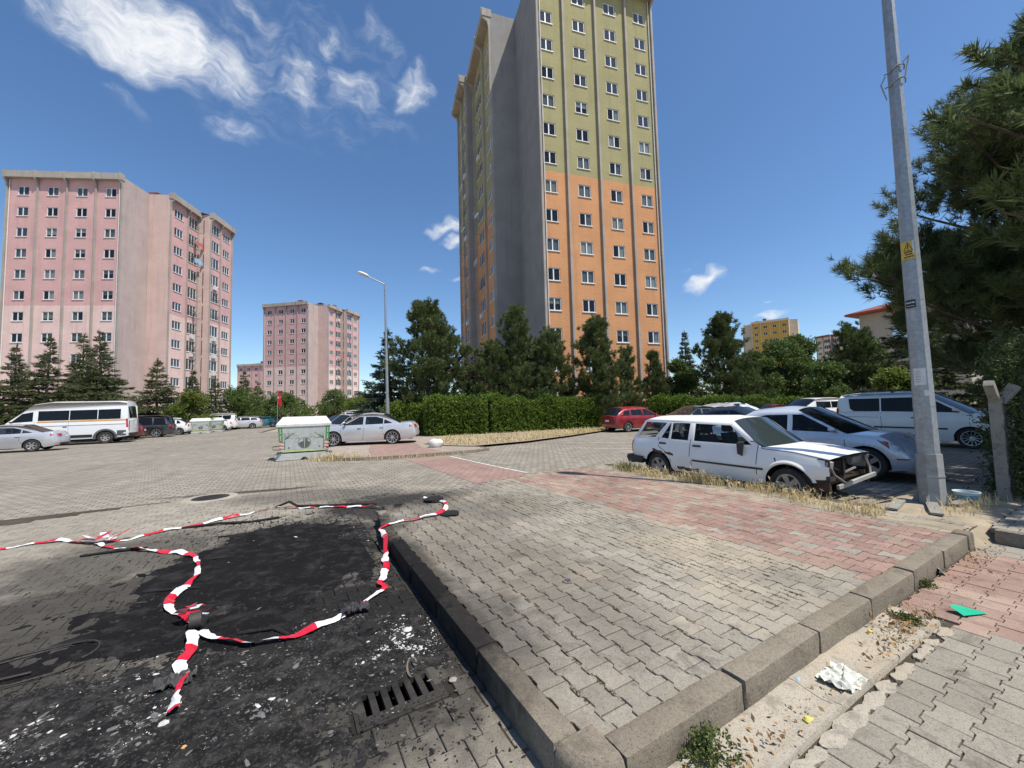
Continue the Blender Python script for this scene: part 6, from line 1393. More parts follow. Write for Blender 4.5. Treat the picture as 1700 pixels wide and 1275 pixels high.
for k, (a0, a1, z) in enumerate(((-.62, -.30, .088), (-.26, .02, .090), (.04, .2, .088), (-.5, -.2, .058), (-.16, .18, .058), (-.66, -.28, .022), (-.22, .0, .022), (.05, .3, .024))): wrap('plate_lettering', YS0 + z, YS0 + z + .016, a0, a1, M_ink, .0145, 3)
mb = MB()                                               # wire ties
for z in (3.58, 3.4, 2.78, 2.69): 
    for k in range(3): mb.tube([tuple(wpt(.42 + .1 * k, z, .02)), tuple(wpt(.52 + .1 * k, z + (.012 if k % 2 else -.012), .02))], .004, 4)
for z in (6.15, 5.95):
    mb.tube([tuple(wpt(a, z + .03 * math.sin(a * 2), .012 + .02 * (abs(a) > 1))) for a in np.linspace(-1.9, 1.9, 16)], .009, 5)
mb.tube([tuple(wpt(-1.2, 6.1, .03)), tuple(wpt(-1.3, 6.0, .08)), tuple(wpt(-1.2, 5.75, .03))], .008, 5); mb.tube([tuple(wpt(1.2, 6.2, .02)), tuple(wpt(1.25, 6.25, .09)), tuple(wpt(1.2, 5.95, .03))], .010, 5); mb.build('tie_wire', M_galvlo, pole)

# thin lamp post far
lp = empty('lamp_post', (-7.0, 22.0, .05), 0, 'slim grey street lamp with a white lantern left of the tower', 'lamp post')
mb = MB(); mb.tube([(0, 0, 0), (-.02, 0, 2.2)], [.11, .10], 10); mb.tube([(-.02, 0, 2.2), (-.12, 0, 8.74)], [.085, .05], 10); mb.build('shaft', M_galv, lp, smooth=50)
mb = MB(); mb.tube([(-.12, 0, 8.72), (-1.0, -.15, 9.15)], .032, 8); mb.build('arm', M_galv, lp)
mb = MB(); mb.lathe([(0, -.08), (.10, -.075), (.15, -.02), (.15, .03), (.1, .085), (0, .10)], 16); lo = mb.build('lantern', mat('lantern_white', (.62, .6, .55), .5), lp, (-1.28, -.2, 9.28), (0, R(22), R(8)), smooth=60); lo.scale = (2.3, 1.1, 1)

# refuse containers
M_bin = mat('bin_grey', (0.47, 0.50, 0.475), .45, metal=.2, var=.1, scale=4, dirt=(.22, .2, .15), dirt_amt=.5, dscale=4, obj_space=True); M_bintop = mat('bin_lid', (.62, .62, .58), .5, metal=.15, var=.12, dirt=(.25, .22, .17), dirt_amt=.5, dscale=5, obj_space=True)
M_bgreen = mat('bin_green', (.05, .22, .075), .5, var=.1); M_bred = mat('bin_red', (.42, .16, .11), .6, var=.15); M_bcream = mat('bin_cream', (.62, .52, .42), .6, var=.1); M_bprint = mat('bin_print_dark', (.09, .12, .11), .6); M_bolive = mat('bin_print_olive', (.30, .33, .17), .7, var=.25, scale=30); M_blime = mat('bin_print_lime', (.45, .52, .22), .7, var=.2)
def container(loc, rz, label, sc_=1.0, detail=True):
    b = empty('refuse_container', loc, rz, label, 'container', 'grey street refuse containers'); b.scale = (sc_ * .92, sc_ * .9, sc_ * .98)
    w = .86; dp = .48
    mb = MB(); mb.prism([(-dp - .03, 0), (dp, 0), (dp, .22), (-dp + .05, .22)], 'x', -.93, .93); mb.build('base', mat('bin_base', (.30, .31, .29), .6, metal=.2, var=.15, dirt=(.15, .13, .1), dirt_amt=.6, obj_space=True), b, recalc=True)
    mb = MB(); mb.add([(-.70, -dp + .06, .26), (.70, -dp + .06, .26), (.86, -dp, 1.12), (-.86, -dp, 1.12), (-.70, dp, .26), (.70, dp, .26), (.86, dp, 1.12), (-.86, dp, 1.12)], [(0, 1, 2, 3), (1, 5, 6, 2), (5, 4, 7, 6), (4, 0, 3, 7), (0, 4, 5, 1)]); mb.v = [(x * (1.06 if z < .5 else 1), y, z) for x, y, z in mb.v]; mb.build('body', M_bin, b, recalc=True)
    mb = MB(); mb.box((-.90, -dp - .03, 1.12), (.90, dp + .03, 1.22), 0, .012); mb.add([(-.90, -dp - .02, 1.22), (.90, -dp - .02, 1.22), (.90, dp + .02, 1.22), (-.90, dp + .02, 1.22), (-.72, -.16, 1.46), (.72, -.16, 1.46), (.72, .16, 1.46), (-.72, .16, 1.46)], [(0, 1, 5, 4), (1, 2, 6, 5), (2, 3, 7, 6), (3, 0, 4, 7), (4, 5, 6, 7)]); mb.build('lid', M_bintop, b, recalc=True)
    fr = lambda x, z, o=.006: (x, (-dp + .06) + (-.06) * (z - .26) / .86 - o, z)
    def fpoly(nm, pts, m, o=.006):
        q = MB(); q.add([fr(x, z, o) for x, z in pts], [tuple(range(len(pts)))]); return q.build(nm, m, b)
    for s in (-1, 1):
        e0, e1 = .69, .84
        fpoly('green_band', [(s * e0 * 1.005, .62), (s * (e0 + .125) * 1.0, .62), (s * e1 * 1.0, 1.10), (s * (e1 - .13), 1.10)], M_bgreen, .008)
        for k in range(9): 
            z = 1.05 - k * .045; x = s * (.755 + (z - .62) / .48 * .02); fpoly('band_lettering', [(x - .022, z - .013), (x + .022, z - .013), (x + .02, z + .013), (x - .02, z + .013)], M_bcream, .011) if k != 4 else None
        for k in range(6):
            z = .30 + k * .054; sl_ = .03 * s; fpoly('warning_stripe', [(s * .66, z + sl_ * .5), (s * .80, z - sl_ * .5), (s * .80, z + .054 - sl_ * .5), (s * .66, z + .054 + sl_ * .5)], M_bred if k % 2 else M_bcream, .008)
        mb = MB(); mb.tube([(s * .74, -dp - .02, .36), (s * .98, -dp - .06, .38), (s * 1.0, -dp - .06, .48), (s * .76, -dp - .02, .50)], .016, 6); mb.build('handle', M_iron, b)
        mb = MB(); mb.tube([(s * .72, -dp + .0, .30), (s * .82, -dp - .06, .2), (s * .93, -dp - .06, .04)], .014, 6); mb.build('foot_bar', M_iron, b)
        # printed tree
        fpoly('printed_trunk', [(s * .615, .32), (s * .645, .32), (s * .640, .72), (s * .625, .72)], M_bprint)
        for (x1, z1) in ((.50, .84), (.35, .90), (.60, .92), (.46, .76)):
            fpoly('printed_branch', [(s * .62, .70), (s * .64, .72), (s * x1, z1 + .012), (s * x1, z1)], M_bprint)
        rr2 = random.Random(5 + s)
        for k in range(34):
            x = rr2.uniform(.16, .68); z = .76 + rr2.uniform(-.05, .16) + .06 * (x - .4); q = rr2.uniform(.012, .028)
            if z > .955: z = .94
            fpoly('printed_leaf', [(s * x - q, z), (s * x, z - q * .7), (s * x + q, z), (s * x, z + q * .7)], M_bolive, .007 + k * .0002)
    n = 28; ring = [(.215 * math.cos(2 * math.pi * k / n), .565 + .185 * math.sin(2 * math.pi * k / n)) for k in range(n)]; inn = [(x * .93, .565 + (z - .565) * .93) for x, z in ring]
    q = MB(); q.add([fr(*p) for p in ring] + [fr(*p) for p in inn], [(k, (k + 1) % n, n + (k + 1) % n, n + k) for k in range(n)]); q.build('emblem_ring', M_bprint, b)
    fpoly('emblem_base', [(-.19, .56), (-.12, .60), (-.03, .62), (.1, .62), (.19, .57), (.17, .50), (.1, .43), (0, .40), (-.1, .43), (-.16, .49)], M_bprint, .0065)
    for x0_, x1_, z1 in ((-.035, -.004, .70), (.012, .055, .715), (.062, .10, .70)): fpoly('emblem_bar', [(x0_, .44), (x1_, .44), (x1_, z1), (x0_, z1)], M_bprint, .0085)
    fpoly('emblem_gap', [(-.004, .40), (.012, .40), (.012, .715), (-.004, .70)], M_bcream, .0095)
    for s in (-1, 1): fpoly('small_mark', [(s * .53, .41), (s * .50, .45), (s * .47, .41), (s * .50, .38)], M_bprint)
    q = random.Random(2); pts = [(-.64 + 1.28 * k / 26, .30 + q.uniform(.0, .05)) for k in range(27)]; fpoly('printed_grass', [(-.64, .27)] + pts + [(.64, .27)], M_blime, .0065)
    mb = MB(); mb.add([(-.13, -dp - .035, .0), (.13, -dp - .035, .0), (0, -dp + .02, .13)], [(0, 1, 2)]); mb.build('base_notch', M_under, b)
    return b
container((-7.25, 13.70, .0), R(26), 'grey refuse container with printed trees at the near street corner')
container((*stw(-6.6, 44.4), 0), R(35), 'pale refuse container far off between the parked cars', .93)
container((*stw(-5.9, 46.4), 0), R(30), 'second far refuse container, half hidden by the first', .93)
# red flag
fl = empty('flag', (-24.6, 41.0, 0), 0, 'small red flag with white emblem on a pole by the far cedars', 'flag'); mb = MB(); mb.tube([(0, 0, 0), (0, 0, 4.0)], .03, 6); mb.build('pole', M_galv, fl)
mb = MB(); mb.grid([[(.02 + .06 * i + .03 * math.sin(i + j * .5), .05 * math.sin(i * 1.3 + j), 3.95 - j * .22 - .06 * i) for j in range(7)] for i in range(8)]); mb.build('cloth', mat('flag_red', (.5, .015, .02), .8), fl)
mb = MB(); n = 14                                      # crescent and star
A_ = [R(40 + 280 * k / n) for k in range(n + 1)]; mb.add([(.20 + .13 * math.cos(a), -.09, 3.25 + .13 * math.sin(a)) for a in A_] + [(.235 + .105 * math.cos(R(28) + (a - R(40)) * 304 / 280), -.09, 3.25 + .105 * math.sin(R(28) + (a - R(40)) * 304 / 280)) for a in A_], [(k, k + 1, n + 2 + k, n + 1 + k) for k in range(n)]); mb.build('crescent', M_paper, fl)
mb = MB(); mb.add([(.36 + (.065 if k % 2 == 0 else .025) * math.cos(R(180 + 36 * k)), -.09, 3.25 + (.065 if k % 2 == 0 else .025) * math.sin(R(180 + 36 * k))) for k in range(10)], [tuple(range(10))]); mb.build('star', M_paper, fl)
# white boulder on the far pavement
mb = rough_box((-.28, -.2, -.05), (.28, .2, .34), .18, .05, (8, 6, 6), 4, 5); tag(mb.build('boulder', mat('white_stone', (.62, .60, .55), .9, var=.12, bump=.5, bscale=20), None, (-3.05, 15.5, .07), (0, 0, .4), smooth=60), 'white-painted stone on the pavement in front of the hedge', 'stone')

# fence corner: concrete Y-post, mesh, ivy
M_conc2 = stone_mat('post_concrete', ((.26, .245, .21), (.33, .31, .27), (.2, .19, .16)), island=0, bump=.6)
fx, fy, _ = ST(8.47, 1.36)
fp_ = empty('fence_post', (fx, fy, .1), R(30), 'forked concrete fence post wrapped in chain-link at right edge', 'fence post')
mb = rough_box((-.062, -.062, -.1), (.062, .062, 1.42), .012, .003, (3, 3, 14), 1); mb.build('shaft', M_conc2, fp_, smooth=50)
for a, ln in ((0, .38),):
    mb = rough_box((-.05, -.05, 0), (.05, .05, ln), .01, .003, (2, 2, 6), 2); mb.build('arm', M_conc2, fp_, (0, 0, 1.36), (R(0), R(-48), 0), smooth=50)
mb = rough_box((-.06, -.06, 0), (.055, .055, .28), .01, .003, (2, 2, 6), 3); mb.build('arm', M_conc2, fp_, (.03, -.03, 1.34), (R(30), R(14), 0), smooth=50)
M_wire = mat('fence_wire', (.05, .048, .045), .6, metal=.5)
mb = MB()
for k in range(46):
    for sg_ in (-1, 1):
        x0_ = -.1 + k * .075 - .0; 
        for q in range(18):
            z0_ = .05 + q * .075; off_ = (q % 2) * .0375
            if k < 40 and z0_ < 1.65: mb.tube([(x0_ + off_, -.085, z0_), (x0_ + off_ + sg_ * .0375, -.085, z0_ + .075)], .0022, 3, cap=False)
mb.build('chain_link', M_wire, fp_)
hedge('ivy_hedge', [ST(8.75, 1.22)[:2], ST(10.5, 1.22)[:2], ST(14.5, 1.2)[:2]], 2.1, .5, 'shadowed climbing hedge behind the forked fence post', 5200, M_ivy, .085, .05, 8, .22)
pos, dirs, scl = [], [], []
rr = np.random.default_rng(5)
for q in range(1500):
    a = rr.uniform(0, 1); z = rr.uniform(.1, 2.0); pos.append((abs(rr.normal(.05, .25)) * (0.5 + z * .5) - .04, -abs(rr.normal(.08, .12)) * rr.choice((1, -.6)), z)); dirs.append((rr.normal(), -.6, .5)); scl.append(rr.uniform(.05, .09))
obj('ivy', crown_mesh('ivy', multi(LEAF, pos, dirs, scl), M_ivy), fp_)
# paint bucket, planks and rubble by the pole
bk = empty('plastic_tub', (*ST(8.03, 1.62)[:2], .122), 0, 'pale blue plastic tub beside the fence post foot', 'tub'); mb = MB(); mb.lathe([(.0, .0), (.10, .0), (.125, .115), (.135, .12), (.135, .13), (.118, .128), (.095, .01), (0, .008)], 20); mb.build('tub', mat('tub_plastic', (.55, .64, .66), .5, var=.1), bk, smooth=40)
mb = MB(); mb.lathe([(.108, .03), (.121, .09)], 20); mb.build('tub_print', mat('tub_blue', (.12, .30, .42), .5, var=.3, scale=30), bk, smooth=40)
for k, (s, t, l, a) in enumerate([(7.2, 1.75, .9, .3), (7.0, 2.05, .7, .15), (7.75, 1.62, .5, -.1)]):
    tag(rough_box((-l / 2, -.06, 0), (l / 2, .06, .03), .008, .004, (6, 2, 1), k).build('broken_slab', M_conc2, None, ST(s, t, .128), (0, 0, _a + a)), ['long broken concrete strip left of the lamp pole foot', 'broken strip of concrete under the estate nose', 'short broken slab right against the lamp pole plate'][k], 'rubble')

# ---- relief of the burnt ground
CR = [(-1.0, 2.78, .42, .30, 1.0), (-1.75, 2.38, .6, .25, 1.0), (-2.4, 2.15, .6, .25, .9), (-1.6, 1.95, .8, .22, .95), (-2.4, 3.15, .22, .22, .7), (-.62, 2.95, .24, .42, .9), (-.9, 2.72, .2, .16, 1.0), (-1.15, 2.45, .4, .3, .85), (-2.9, 1.9, .4, .2, .6)]
def crust_z(x, y):
    s, t = to_st(x, y); b = 0
    for cx, cy, rx, ry, w_ in CR: b = max(b, w_ * (1 - math.hypot((x - cx) / rx / 1.9, (y - cy) / ry / 1.9)))
    if .28 < s < .80 and 2.06 < t < 2.40: b = min(b, .0)
    b = min(b, (.96 - s) * 6)
    v = Vector((x, y, 0)); n = mnoise.fractal(v * 5, 1.0, 2.0, 3) * .5 + mnoise.noise(v * 16) * .45 + mnoise.noise(v * 38) * .30
    return max(-.02, -.011 + .017 * min(b, .62) / .62 + .0115 * n * (.35 + b) * min(1, max(0, b * 4)))
def film_z(x, y):
    v = Vector((x, y, 0)); d = math.hypot(((x + 2.5) * .88 + (y - 4.2) * .47) / 1.32, (-(x + 2.5) * .47 + (y - 4.2) * .88) / 1.95)
    e = 1.12 - d + .30 * mnoise.noise(v * 1.6) + .14 * mnoise.noise(v * 6)
    d2 = math.hypot((x + 2.7) / 1.6, (y - 2.9) / .8); e = max(e, .62 - d2 * .6 + .42 * mnoise.noise(v * 2.6 + Vector((7, 0, 0))) + .2 * mnoise.noise(v * 9))
    s, t = to_st(x, y); e = min(e, (.9 - s) * 3)
    return -.012 + .0165 * min(1, max(0, e * 2.2)) + .0022 * mnoise.noise(v * 14) + .0016 * mnoise.noise(v * 40)
def burnt_z(x, y): return max(0.0, crust_z(x, y), film_z(x, y))
# ---- barrier tape
M_tr = mat('tape_red', (.55, .012, .03), .35, var=.1, scale=40, coat=.2); M_tw = mat('tape_white', (.72, .72, .71), .4, var=.08, scale=40)
def tape(path, label, wd=.072, per=.22, z0=.006, seed=0, zf=None, crumple=1.0):
    """plastic ribbon lying and twisting along path, red and white blocks"""
    rr = random.Random(seed); P = [Vector((*p, 0)) for p in path]; Q = []
    for a, b, c_, d_ in zip([P[0]] + P[:-2], P[:-1], P[1:], P[2:] + [P[-1]]):
        n = max(3, int((c_ - b).length / .03))
        for k in range(n):
            t = k / n; Q.append(.5 * ((2 * b) + (-a + c_) * t + (2 * a - 5 * b + 4 * c_ - d_) * t * t + (-a + 3 * b - 3 * c_ + d_) * t ** 3))
    Q.append(P[-1]); dist = 0; L_, Rg, ds = [], [], []
    for i, p in enumerate(Q):
        t = (Q[min(i + 1, len(Q) - 1)] - Q[max(i - 1, 0)]).normalized(); n = Vector((-t.y, t.x, 0)); 
        if i: dist += (p - Q[i - 1]).length
        p = p + n * (.010 * math.sin(dist * 7.3 + seed) + .006 * math.sin(dist * 19 + seed * 2) + rr.uniform(-.004, .004))
        tw = .32 * math.sin(dist * 2.6 + seed) + .28 * math.sin(dist * 6.1 + seed * 2); pinch = .42 + .5 * abs(math.cos(dist * 1.9 + seed * 1.3)) + .08 * math.sin(dist * 17); hw = wd / 2 * pinch * rr.uniform(.86, 1.1)
        g = max(zf(p) if zf else 0, burnt_z(p.x, p.y) + .004) + z0; wob = Vector((0, 0, .006 * math.sin(dist * 23) * crumple)); up = Vector((0, 0, 1)); off_ = n * math.cos(tw) * hw + up * math.sin(tw) * hw; c0_ = p + up * (g + abs(math.sin(tw)) * hw + .006 * (1 + math.sin(dist * 9))) + wob
        mid = c0_ + n * .008 * math.sin(dist * 31) + Vector((0, 0, rr.uniform(-.003, .008))); L_.append(c0_ + off_); Rg.append(c0_ - off_); ds.append((dist, mid + up * .004))
    mb = MB()
    for i in range(len(Q) - 1):
        mi = int(ds[i][0] / per) % 2; mb.add([L_[i], ds[i][1], Rg[i], Rg[i + 1], ds[i + 1][1], L_[i + 1]], [(0, 1, 4, 5), (1, 2, 3, 4)], mi)
    o = mb.build('barrier_tape', [M_tw, M_tr], None, smooth=25); return tag(o, label, 'tape', 'red and white barrier tape round the burnt patch')
tape([(-6.45, 4.5), (-6.13, 4.92), (-5.77, 5.06), (-5.17, 4.93), (-4.89, 5.06), (-4.80, 5.32), (-4.5, 5.66), (-4.2, 6.1), (-4.02, 6.39), (-3.6, 6.50), (-3.25, 6.46)], 'barrier tape strand running from left edge along the far side of the soot', seed=1)
tape([(-3.18, 6.46), (-2.79, 6.50), (-2.4, 6.45), (-1.94, 6.29)], 'short flat barrier tape piece near the kerb bend', seed=2)
tape([(-5.17, 4.93), (-4.63, 4.69), (-4.14, 4.61), (-3.77, 4.49), (-3.44, 4.32), (-3.13, 3.92), (-2.95, 3.54), (-2.84, 3.27), (-2.69, 3.17), (-2.52, 3.08), (-2.32, 2.95)], 'barrier tape strand curving down the left half of the soot to the knot', seed=3)
def kerbz(p):
    s, t = to_st(p.x, p.y); return .145 if (s > .97 and inside_walk(max(s, 1.0), t)) or (0.95 < s < 1.1 and t < 5.4) else 0.0
tape([(-2.26, 2.89), (-2.01, 2.76), (-1.78, 2.72), (-1.58, 2.79), (-1.43, 2.92), (-1.35, 3.02), (-1.26, 3.19), (-1.15, 3.51), (-1.24, 3.61), (-1.28, 3.94), (-1.46, 4.44), (-1.60, 4.70), (-1.56, 4.86), (-1.49, 5.02), (-1.23, 5.21), (-0.99, 5.43), (-1.0, 5.75), (-1.16, 6.13), (-1.44, 6.32)], 'long barrier tape strand from the knot past the black rag and over the kerb', seed=4, zf=kerbz)
tape([(-2.27, 2.86), (-2.14, 2.63), (-2.1, 2.51), (-1.99, 2.41), (-1.91, 2.3), (-1.79, 2.12)], 'loose barrier tape tail hanging towards the viewer below the knot', wd=.085, per=.17, seed=5)
kn = MB()
rr2 = random.Random(3)
for k in range(9):
    a = rr2.uniform(0, 6.28); c = Vector((rr2.gauss(0, .05), rr2.gauss(0, .04), .03 + rr2.uniform(0, .05))); d_ = Vector((math.cos(a), math.sin(a), rr2.uniform(-.2, .6))) * rr2.uniform(.06, .13); w_ = Vector((-math.sin(a), math.cos(a), rr2.uniform(-.5, .5))) * .035
    kn.add([c - w_, c + w_, c + d_ + w_ * .7, c + d_ - w_ * .8], [(0, 1, 2, 3)], k % 2)
tag(kn.build('tape_knot', [M_tr, M_tw], None, (-2.5, 3.12, 0)), 'crumpled knot of red and white tape on the soot', 'tape')
kn2 = MB()
for k in range(7):
    a = rr2.uniform(0, 6.28); c = Vector((rr2.gauss(0, .05), rr2.gauss(0, .05), .03 + rr2.uniform(0, .05))); d_ = Vector((math.cos(a), math.sin(a), rr2.uniform(-.1, .5))) * rr2.uniform(.1, .2); w_ = Vector((-math.sin(a), math.cos(a), rr2.uniform(-.5, .5))) * .04
    kn2.add([c - w_, c + w_, c + d_ + w_ * .7, c + d_ - w_ * .8], [(0, 1, 2, 3)], k % 2)
tag(kn2.build('tape_knot', [M_tr, M_tw], None, (-5.15, 4.95, 0)), 'tangled tape knot at the far left of the soot', 'tape')

# ---- fire debris
M_char = mat('char', (.009, .0085, .008), .9, var=.4, scale=30, bump=.8, bscale=80); M_ash = mat('grey_ash', (.13, .125, .118), .95, var=.35, scale=30, bump=.6, bscale=60); M_ashw = mat('white_ash', (.50, .49, .47), .95, var=.15, scale=40); M_rag = mat('burnt_rag', (.035, .035, .037), .8, var=.4, scale=25)
def flakes(name, n, cent, size, m, label, seed, zmax=.03, jag=5):
    r = np.random.default_rng(seed); V, F_ = [], []; b = 0
    for q in range(n):
        c = cent[r.choice(len(cent), p=np.array([k[4] for k in cent]) / sum(k[4] for k in cent))]; x, y = c[0] + r.normal(0, c[2]), c[1] + r.normal(0, c[3]); s, t = to_st(x, y)
        if s > .93 or (.33 < s < .78 and 2.19 < t < 2.38 and r.uniform() < .97): continue
        sz = size * r.lognormal(0, .55); h = min(zmax, sz * r.uniform(.1, .6)); a0 = r.uniform(0, 6.28); el_ = r.uniform(1, 2.6); ca, sa = math.cos(a0), math.sin(a0); ring = []
        for k in range(jag):
            a = 2 * math.pi * k / jag; rx, ry = sz * el_ * math.cos(a) * r.uniform(.5, 1.1), sz * math.sin(a) * r.uniform(.5, 1.1); ring.append((x + rx * ca - ry * sa, y + rx * sa + ry * ca, .001 + h * r.uniform(0, .7)))
        V += [(x, y, h + .003)] + ring; F_ += [(b, b + 1 + k, b + 1 + (k + 1) % jag) for k in range(jag)]; b += jag + 1
    o = obj(name, mesh_np(name, V, F_, m)); return tag(o, label, 'debris', None, 'stuff')
# lumpy crust of char and ash over the pavers
nx_, ny_ = 300, 165; XX = np.linspace(-3.5, .25, nx_); YY = np.linspace(1.55, 3.6, ny_)
Vc = [(x, y, crust_z(x, y)) for x in XX for y in YY]; Fq = []
for i in range(nx_ - 1):
    for j in range(ny_ - 1):
        a = i * ny_ + j
        if max(Vc[a][2], Vc[a + 1][2], Vc[a + ny_][2], Vc[a + ny_ + 1][2]) > -.006: Fq.append((a, a + ny_, a + ny_ + 1, a + 1))
def crust_mat():
    m, t, b = new_mat('burnt_crust'); P = pos_of(t); z = t.sep(P)[2]
    n = t.noise(P, 7, 6, .7, .6); n2 = t.noise(P, 60, 5, .7)
    c = t.mix(t.mrange(n, .42, .72), (.008, .0075, .007), (.055, .05, .045)); c = t.mix(t.mrange(n2, .5, .72, 0, .6), c, (.12, .114, .106)); c = t.mix(t.mrange(t.noise(P, 18, 5, .7, 1.0), .62, .74, 0, .7), c, (.30, .29, .27))
    t.inp(b.inputs['Base Color'], c); b.inputs['Roughness'].default_value = .95; b.inputs['Specular IOR Level'].default_value = .2
    bn = t.new('ShaderNodeBump'); bn.inputs['Strength'].default_value = 1.0; bn.inputs['Distance'].default_value = .006; t.inp(bn.inputs['Height'], t.noise(P, 110, 6, .75)); t.l.new(bn.outputs[0], b.inputs['Normal']); return m
tag(obj('burnt_crust', mesh_np('burnt_crust', Vc, Fq, crust_mat(), True)), 'lumpy crust of char and ash on the street below the tape', 'debris', None, 'stuff')
# soot-black film over the pavers where the car stood
XX = np.linspace(-4.9, -.6, 210); YY = np.linspace(2.2, 6.6, 220); Vf = [(x, y, film_z(x, y)) for x in XX for y in YY]; Ff = []
for i in range(209):
    for j in range(219):
        a = i * 220 + j
        if max(Vf[a][2], Vf[a + 1][2], Vf[a + 220][2], Vf[a + 221][2]) > -.003: Ff.append((a, a + 220, a + 221, a + 1))
def film_mat():
    m, t, b = new_mat('soot_film'); P = pos_of(t)
    c = t.mix(t.mrange(t.noise(P, 5, 5, .65, .5), .45, .75), (.0065, .006, .0058), (.030, .028, .026)); c = t.mix(t.mrange(t.noise(P, 70, 4, .7), .58, .75, 0, .5), c, (.07, .066, .062))
    t.inp(b.inputs['Base Color'], c); b.inputs['Roughness'].default_value = .95; b.inputs['Specular IOR Level'].default_value = .15
    bn = t.new('ShaderNodeBump'); bn.inputs['Strength'].default_value = .8; bn.inputs['Distance'].default_value = .004; t.inp(bn.inputs['Height'], t.noise(P, 60, 4, .7)); t.l.new(bn.outputs[0], b.inputs['Normal']); return m
tag(obj('soot_film', mesh_np('soot_film', Vf, Ff, film_mat(), True)), 'smooth black soot layer inside the tape ring', 'soot', None, 'stuff')
NEAR = [(-1.0, 2.75, .32, .28, 3), (-1.75, 2.35, .5, .25, 3), (-2.4, 2.15, .5, .2, 2), (-1.4, 1.95, .7, .15, 2.5), (-.55, 2.9, .2, .4, 1)]
WIDE = [(-2.35, 3.2, .35, .3, 1), (-1.9, 5.2, .5, .5, 1), (-2.6, 4.2, 1.0, 1.0, 1.6), (-3.6, 5.6, .5, .3, .5), (-1.2, 3.6, .4, .6, 1)]
flakes('charred_debris', 9000, NEAR, .0048, M_char, 'black charred crumbs strewn over the near burnt street', 1, .02)
flakes('far_charred_debris', 4000, WIDE, .0075, M_char, 'black crumbs over the farther burnt street', 11, .02)
flakes('grey_ash_flakes', 4600, [(-1.05, 2.7, .3, .22, 2.5), (-1.9, 2.25, .4, .2, 3), (-2.2, 2.0, .45, .12, 3), (-1.75, 2.1, .45, .15, 2), (-.6, 2.5, .2, .3, .6), (-1.6, 5.3, .4, .4, .3), (-2.2, 4.2, .8, 1.0, .3)], .0040, M_ash, 'grey ash flakes scattered over the burnt street', 2, .016)
flakes('white_ash_flakes', 2100, [(-.82, 2.80, .10, .09, 6), (-.70, 2.64, .07, .06, 1.6), (-1.0, 2.62, .12, .08, 1.0), (-2.15, 2.03, .35, .10, 2.0), (-1.75, 2.2, .2, .1, .4), (-1.5, 2.5, .5, .3, .3), (-2.3, 4.9, .5, .5, .2), (-1.9, 5.5, .4, .25, .3), (-1.95, 2.3, .25, .15, .8)], .0040, M_ashw, 'white ash specks beside the drain and in the soot', 3, .014)
def cloth(name, loc, w_, h_, m, label, seed, amp=.03, rz=0):
    mb = MB(); g_ = []
    for i in range(22):
        row = []
        for j in range(18):
            u, v = i / 21 - .5, j / 17 - .5; n = mnoise.noise(Vector((u * 5 + seed, v * 5, 0))); n2 = mnoise.noise(Vector((u * 13, v * 4 + seed, 1))); e = 1 + .35 * mnoise.noise(Vector((math.atan2(v, u) * 1.3, seed, 2)))
            row.append((u * w_ * e, v * h_ * e + .02 * n, .012 + amp * abs(n) + amp * .8 * abs(n2)))
        g_.append(row)
    mb.grid(g_); return tag(mb.build(name, m, None, loc, (0, 0, rz), smooth=40), label, 'cloth')
def lump(name, loc, r_, m, label, cat, seed, flat=.5, n=14):
    mb = MB(); g_ = []
    for i in range(9):
        th = math.pi * i / 8; row = []
        for j in range(n + 1):
            ph = 2 * math.pi * j / n; v = Vector((math.sin(th) * math.cos(ph), math.sin(th) * math.sin(ph), math.cos(th) * flat)); k = 1 + .45 * mnoise.noise(v * 1.8 + Vector((seed, 0, 0))) + .25 * mnoise.noise(v * 5 + Vector((0, seed, 0))); row.append(v * r_ * k + Vector((0, 0, r_ * flat * .6)))
        g_.append(row)
    mb.grid(g_); return tag(mb.build(name, m, None, loc, (0, 0, seed), smooth=40, weld=.0005), label, cat)
cloth('burnt_rag', (-1.27, 3.12, .01), .19, .13, M_rag, 'crumpled black rag lying on the barrier tape', 1.3, .06, .6)
cloth('burnt_rag', (-2.0, 2.36, .0), .20, .11, mat('grey_rag', (.055, .055, .053), .9, var=.4, scale=30), 'grey burnt cloth scrap next to the tape tail', 2.1, .05, .5)
lump('char_lump', (-1.26, 6.2, .14), .16, M_char, 'flat black char slab on the footway by the tape loop', 'debris', 3.3, .22)
lump('char_lump', (-.88, 5.38, .135), .13, M_char, 'sooty crumbs heap on the footway beside the tape', 'debris', 4.1, .16)
lump('char_lump', (-2.36, 3.0, 0), .06, M_char, 'small black lump left of the tape junction', 'debris', 5.2, .7)
lump('char_lump', (-1.05, 2.86, 0), .07, M_char, 'black lump between the tape and the drain', 'debris', 6.4, .5)
lump('ash_piece', (-1.80, 2.07, 0), .022, M_ashw, 'pale ash piece under the tape tail end', 'debris', 7.7, .4)
lump('ash_piece', (-2.05, 2.46, 0), .026, M_ashw, 'white curled ash scrap left of the tape tail', 'debris', 8.8, .5)
lump('ash_piece', (-.78, 2.86, 0), .032, M_ashw, 'largest white ash flake above the drain', 'debris', 9.1, .35)
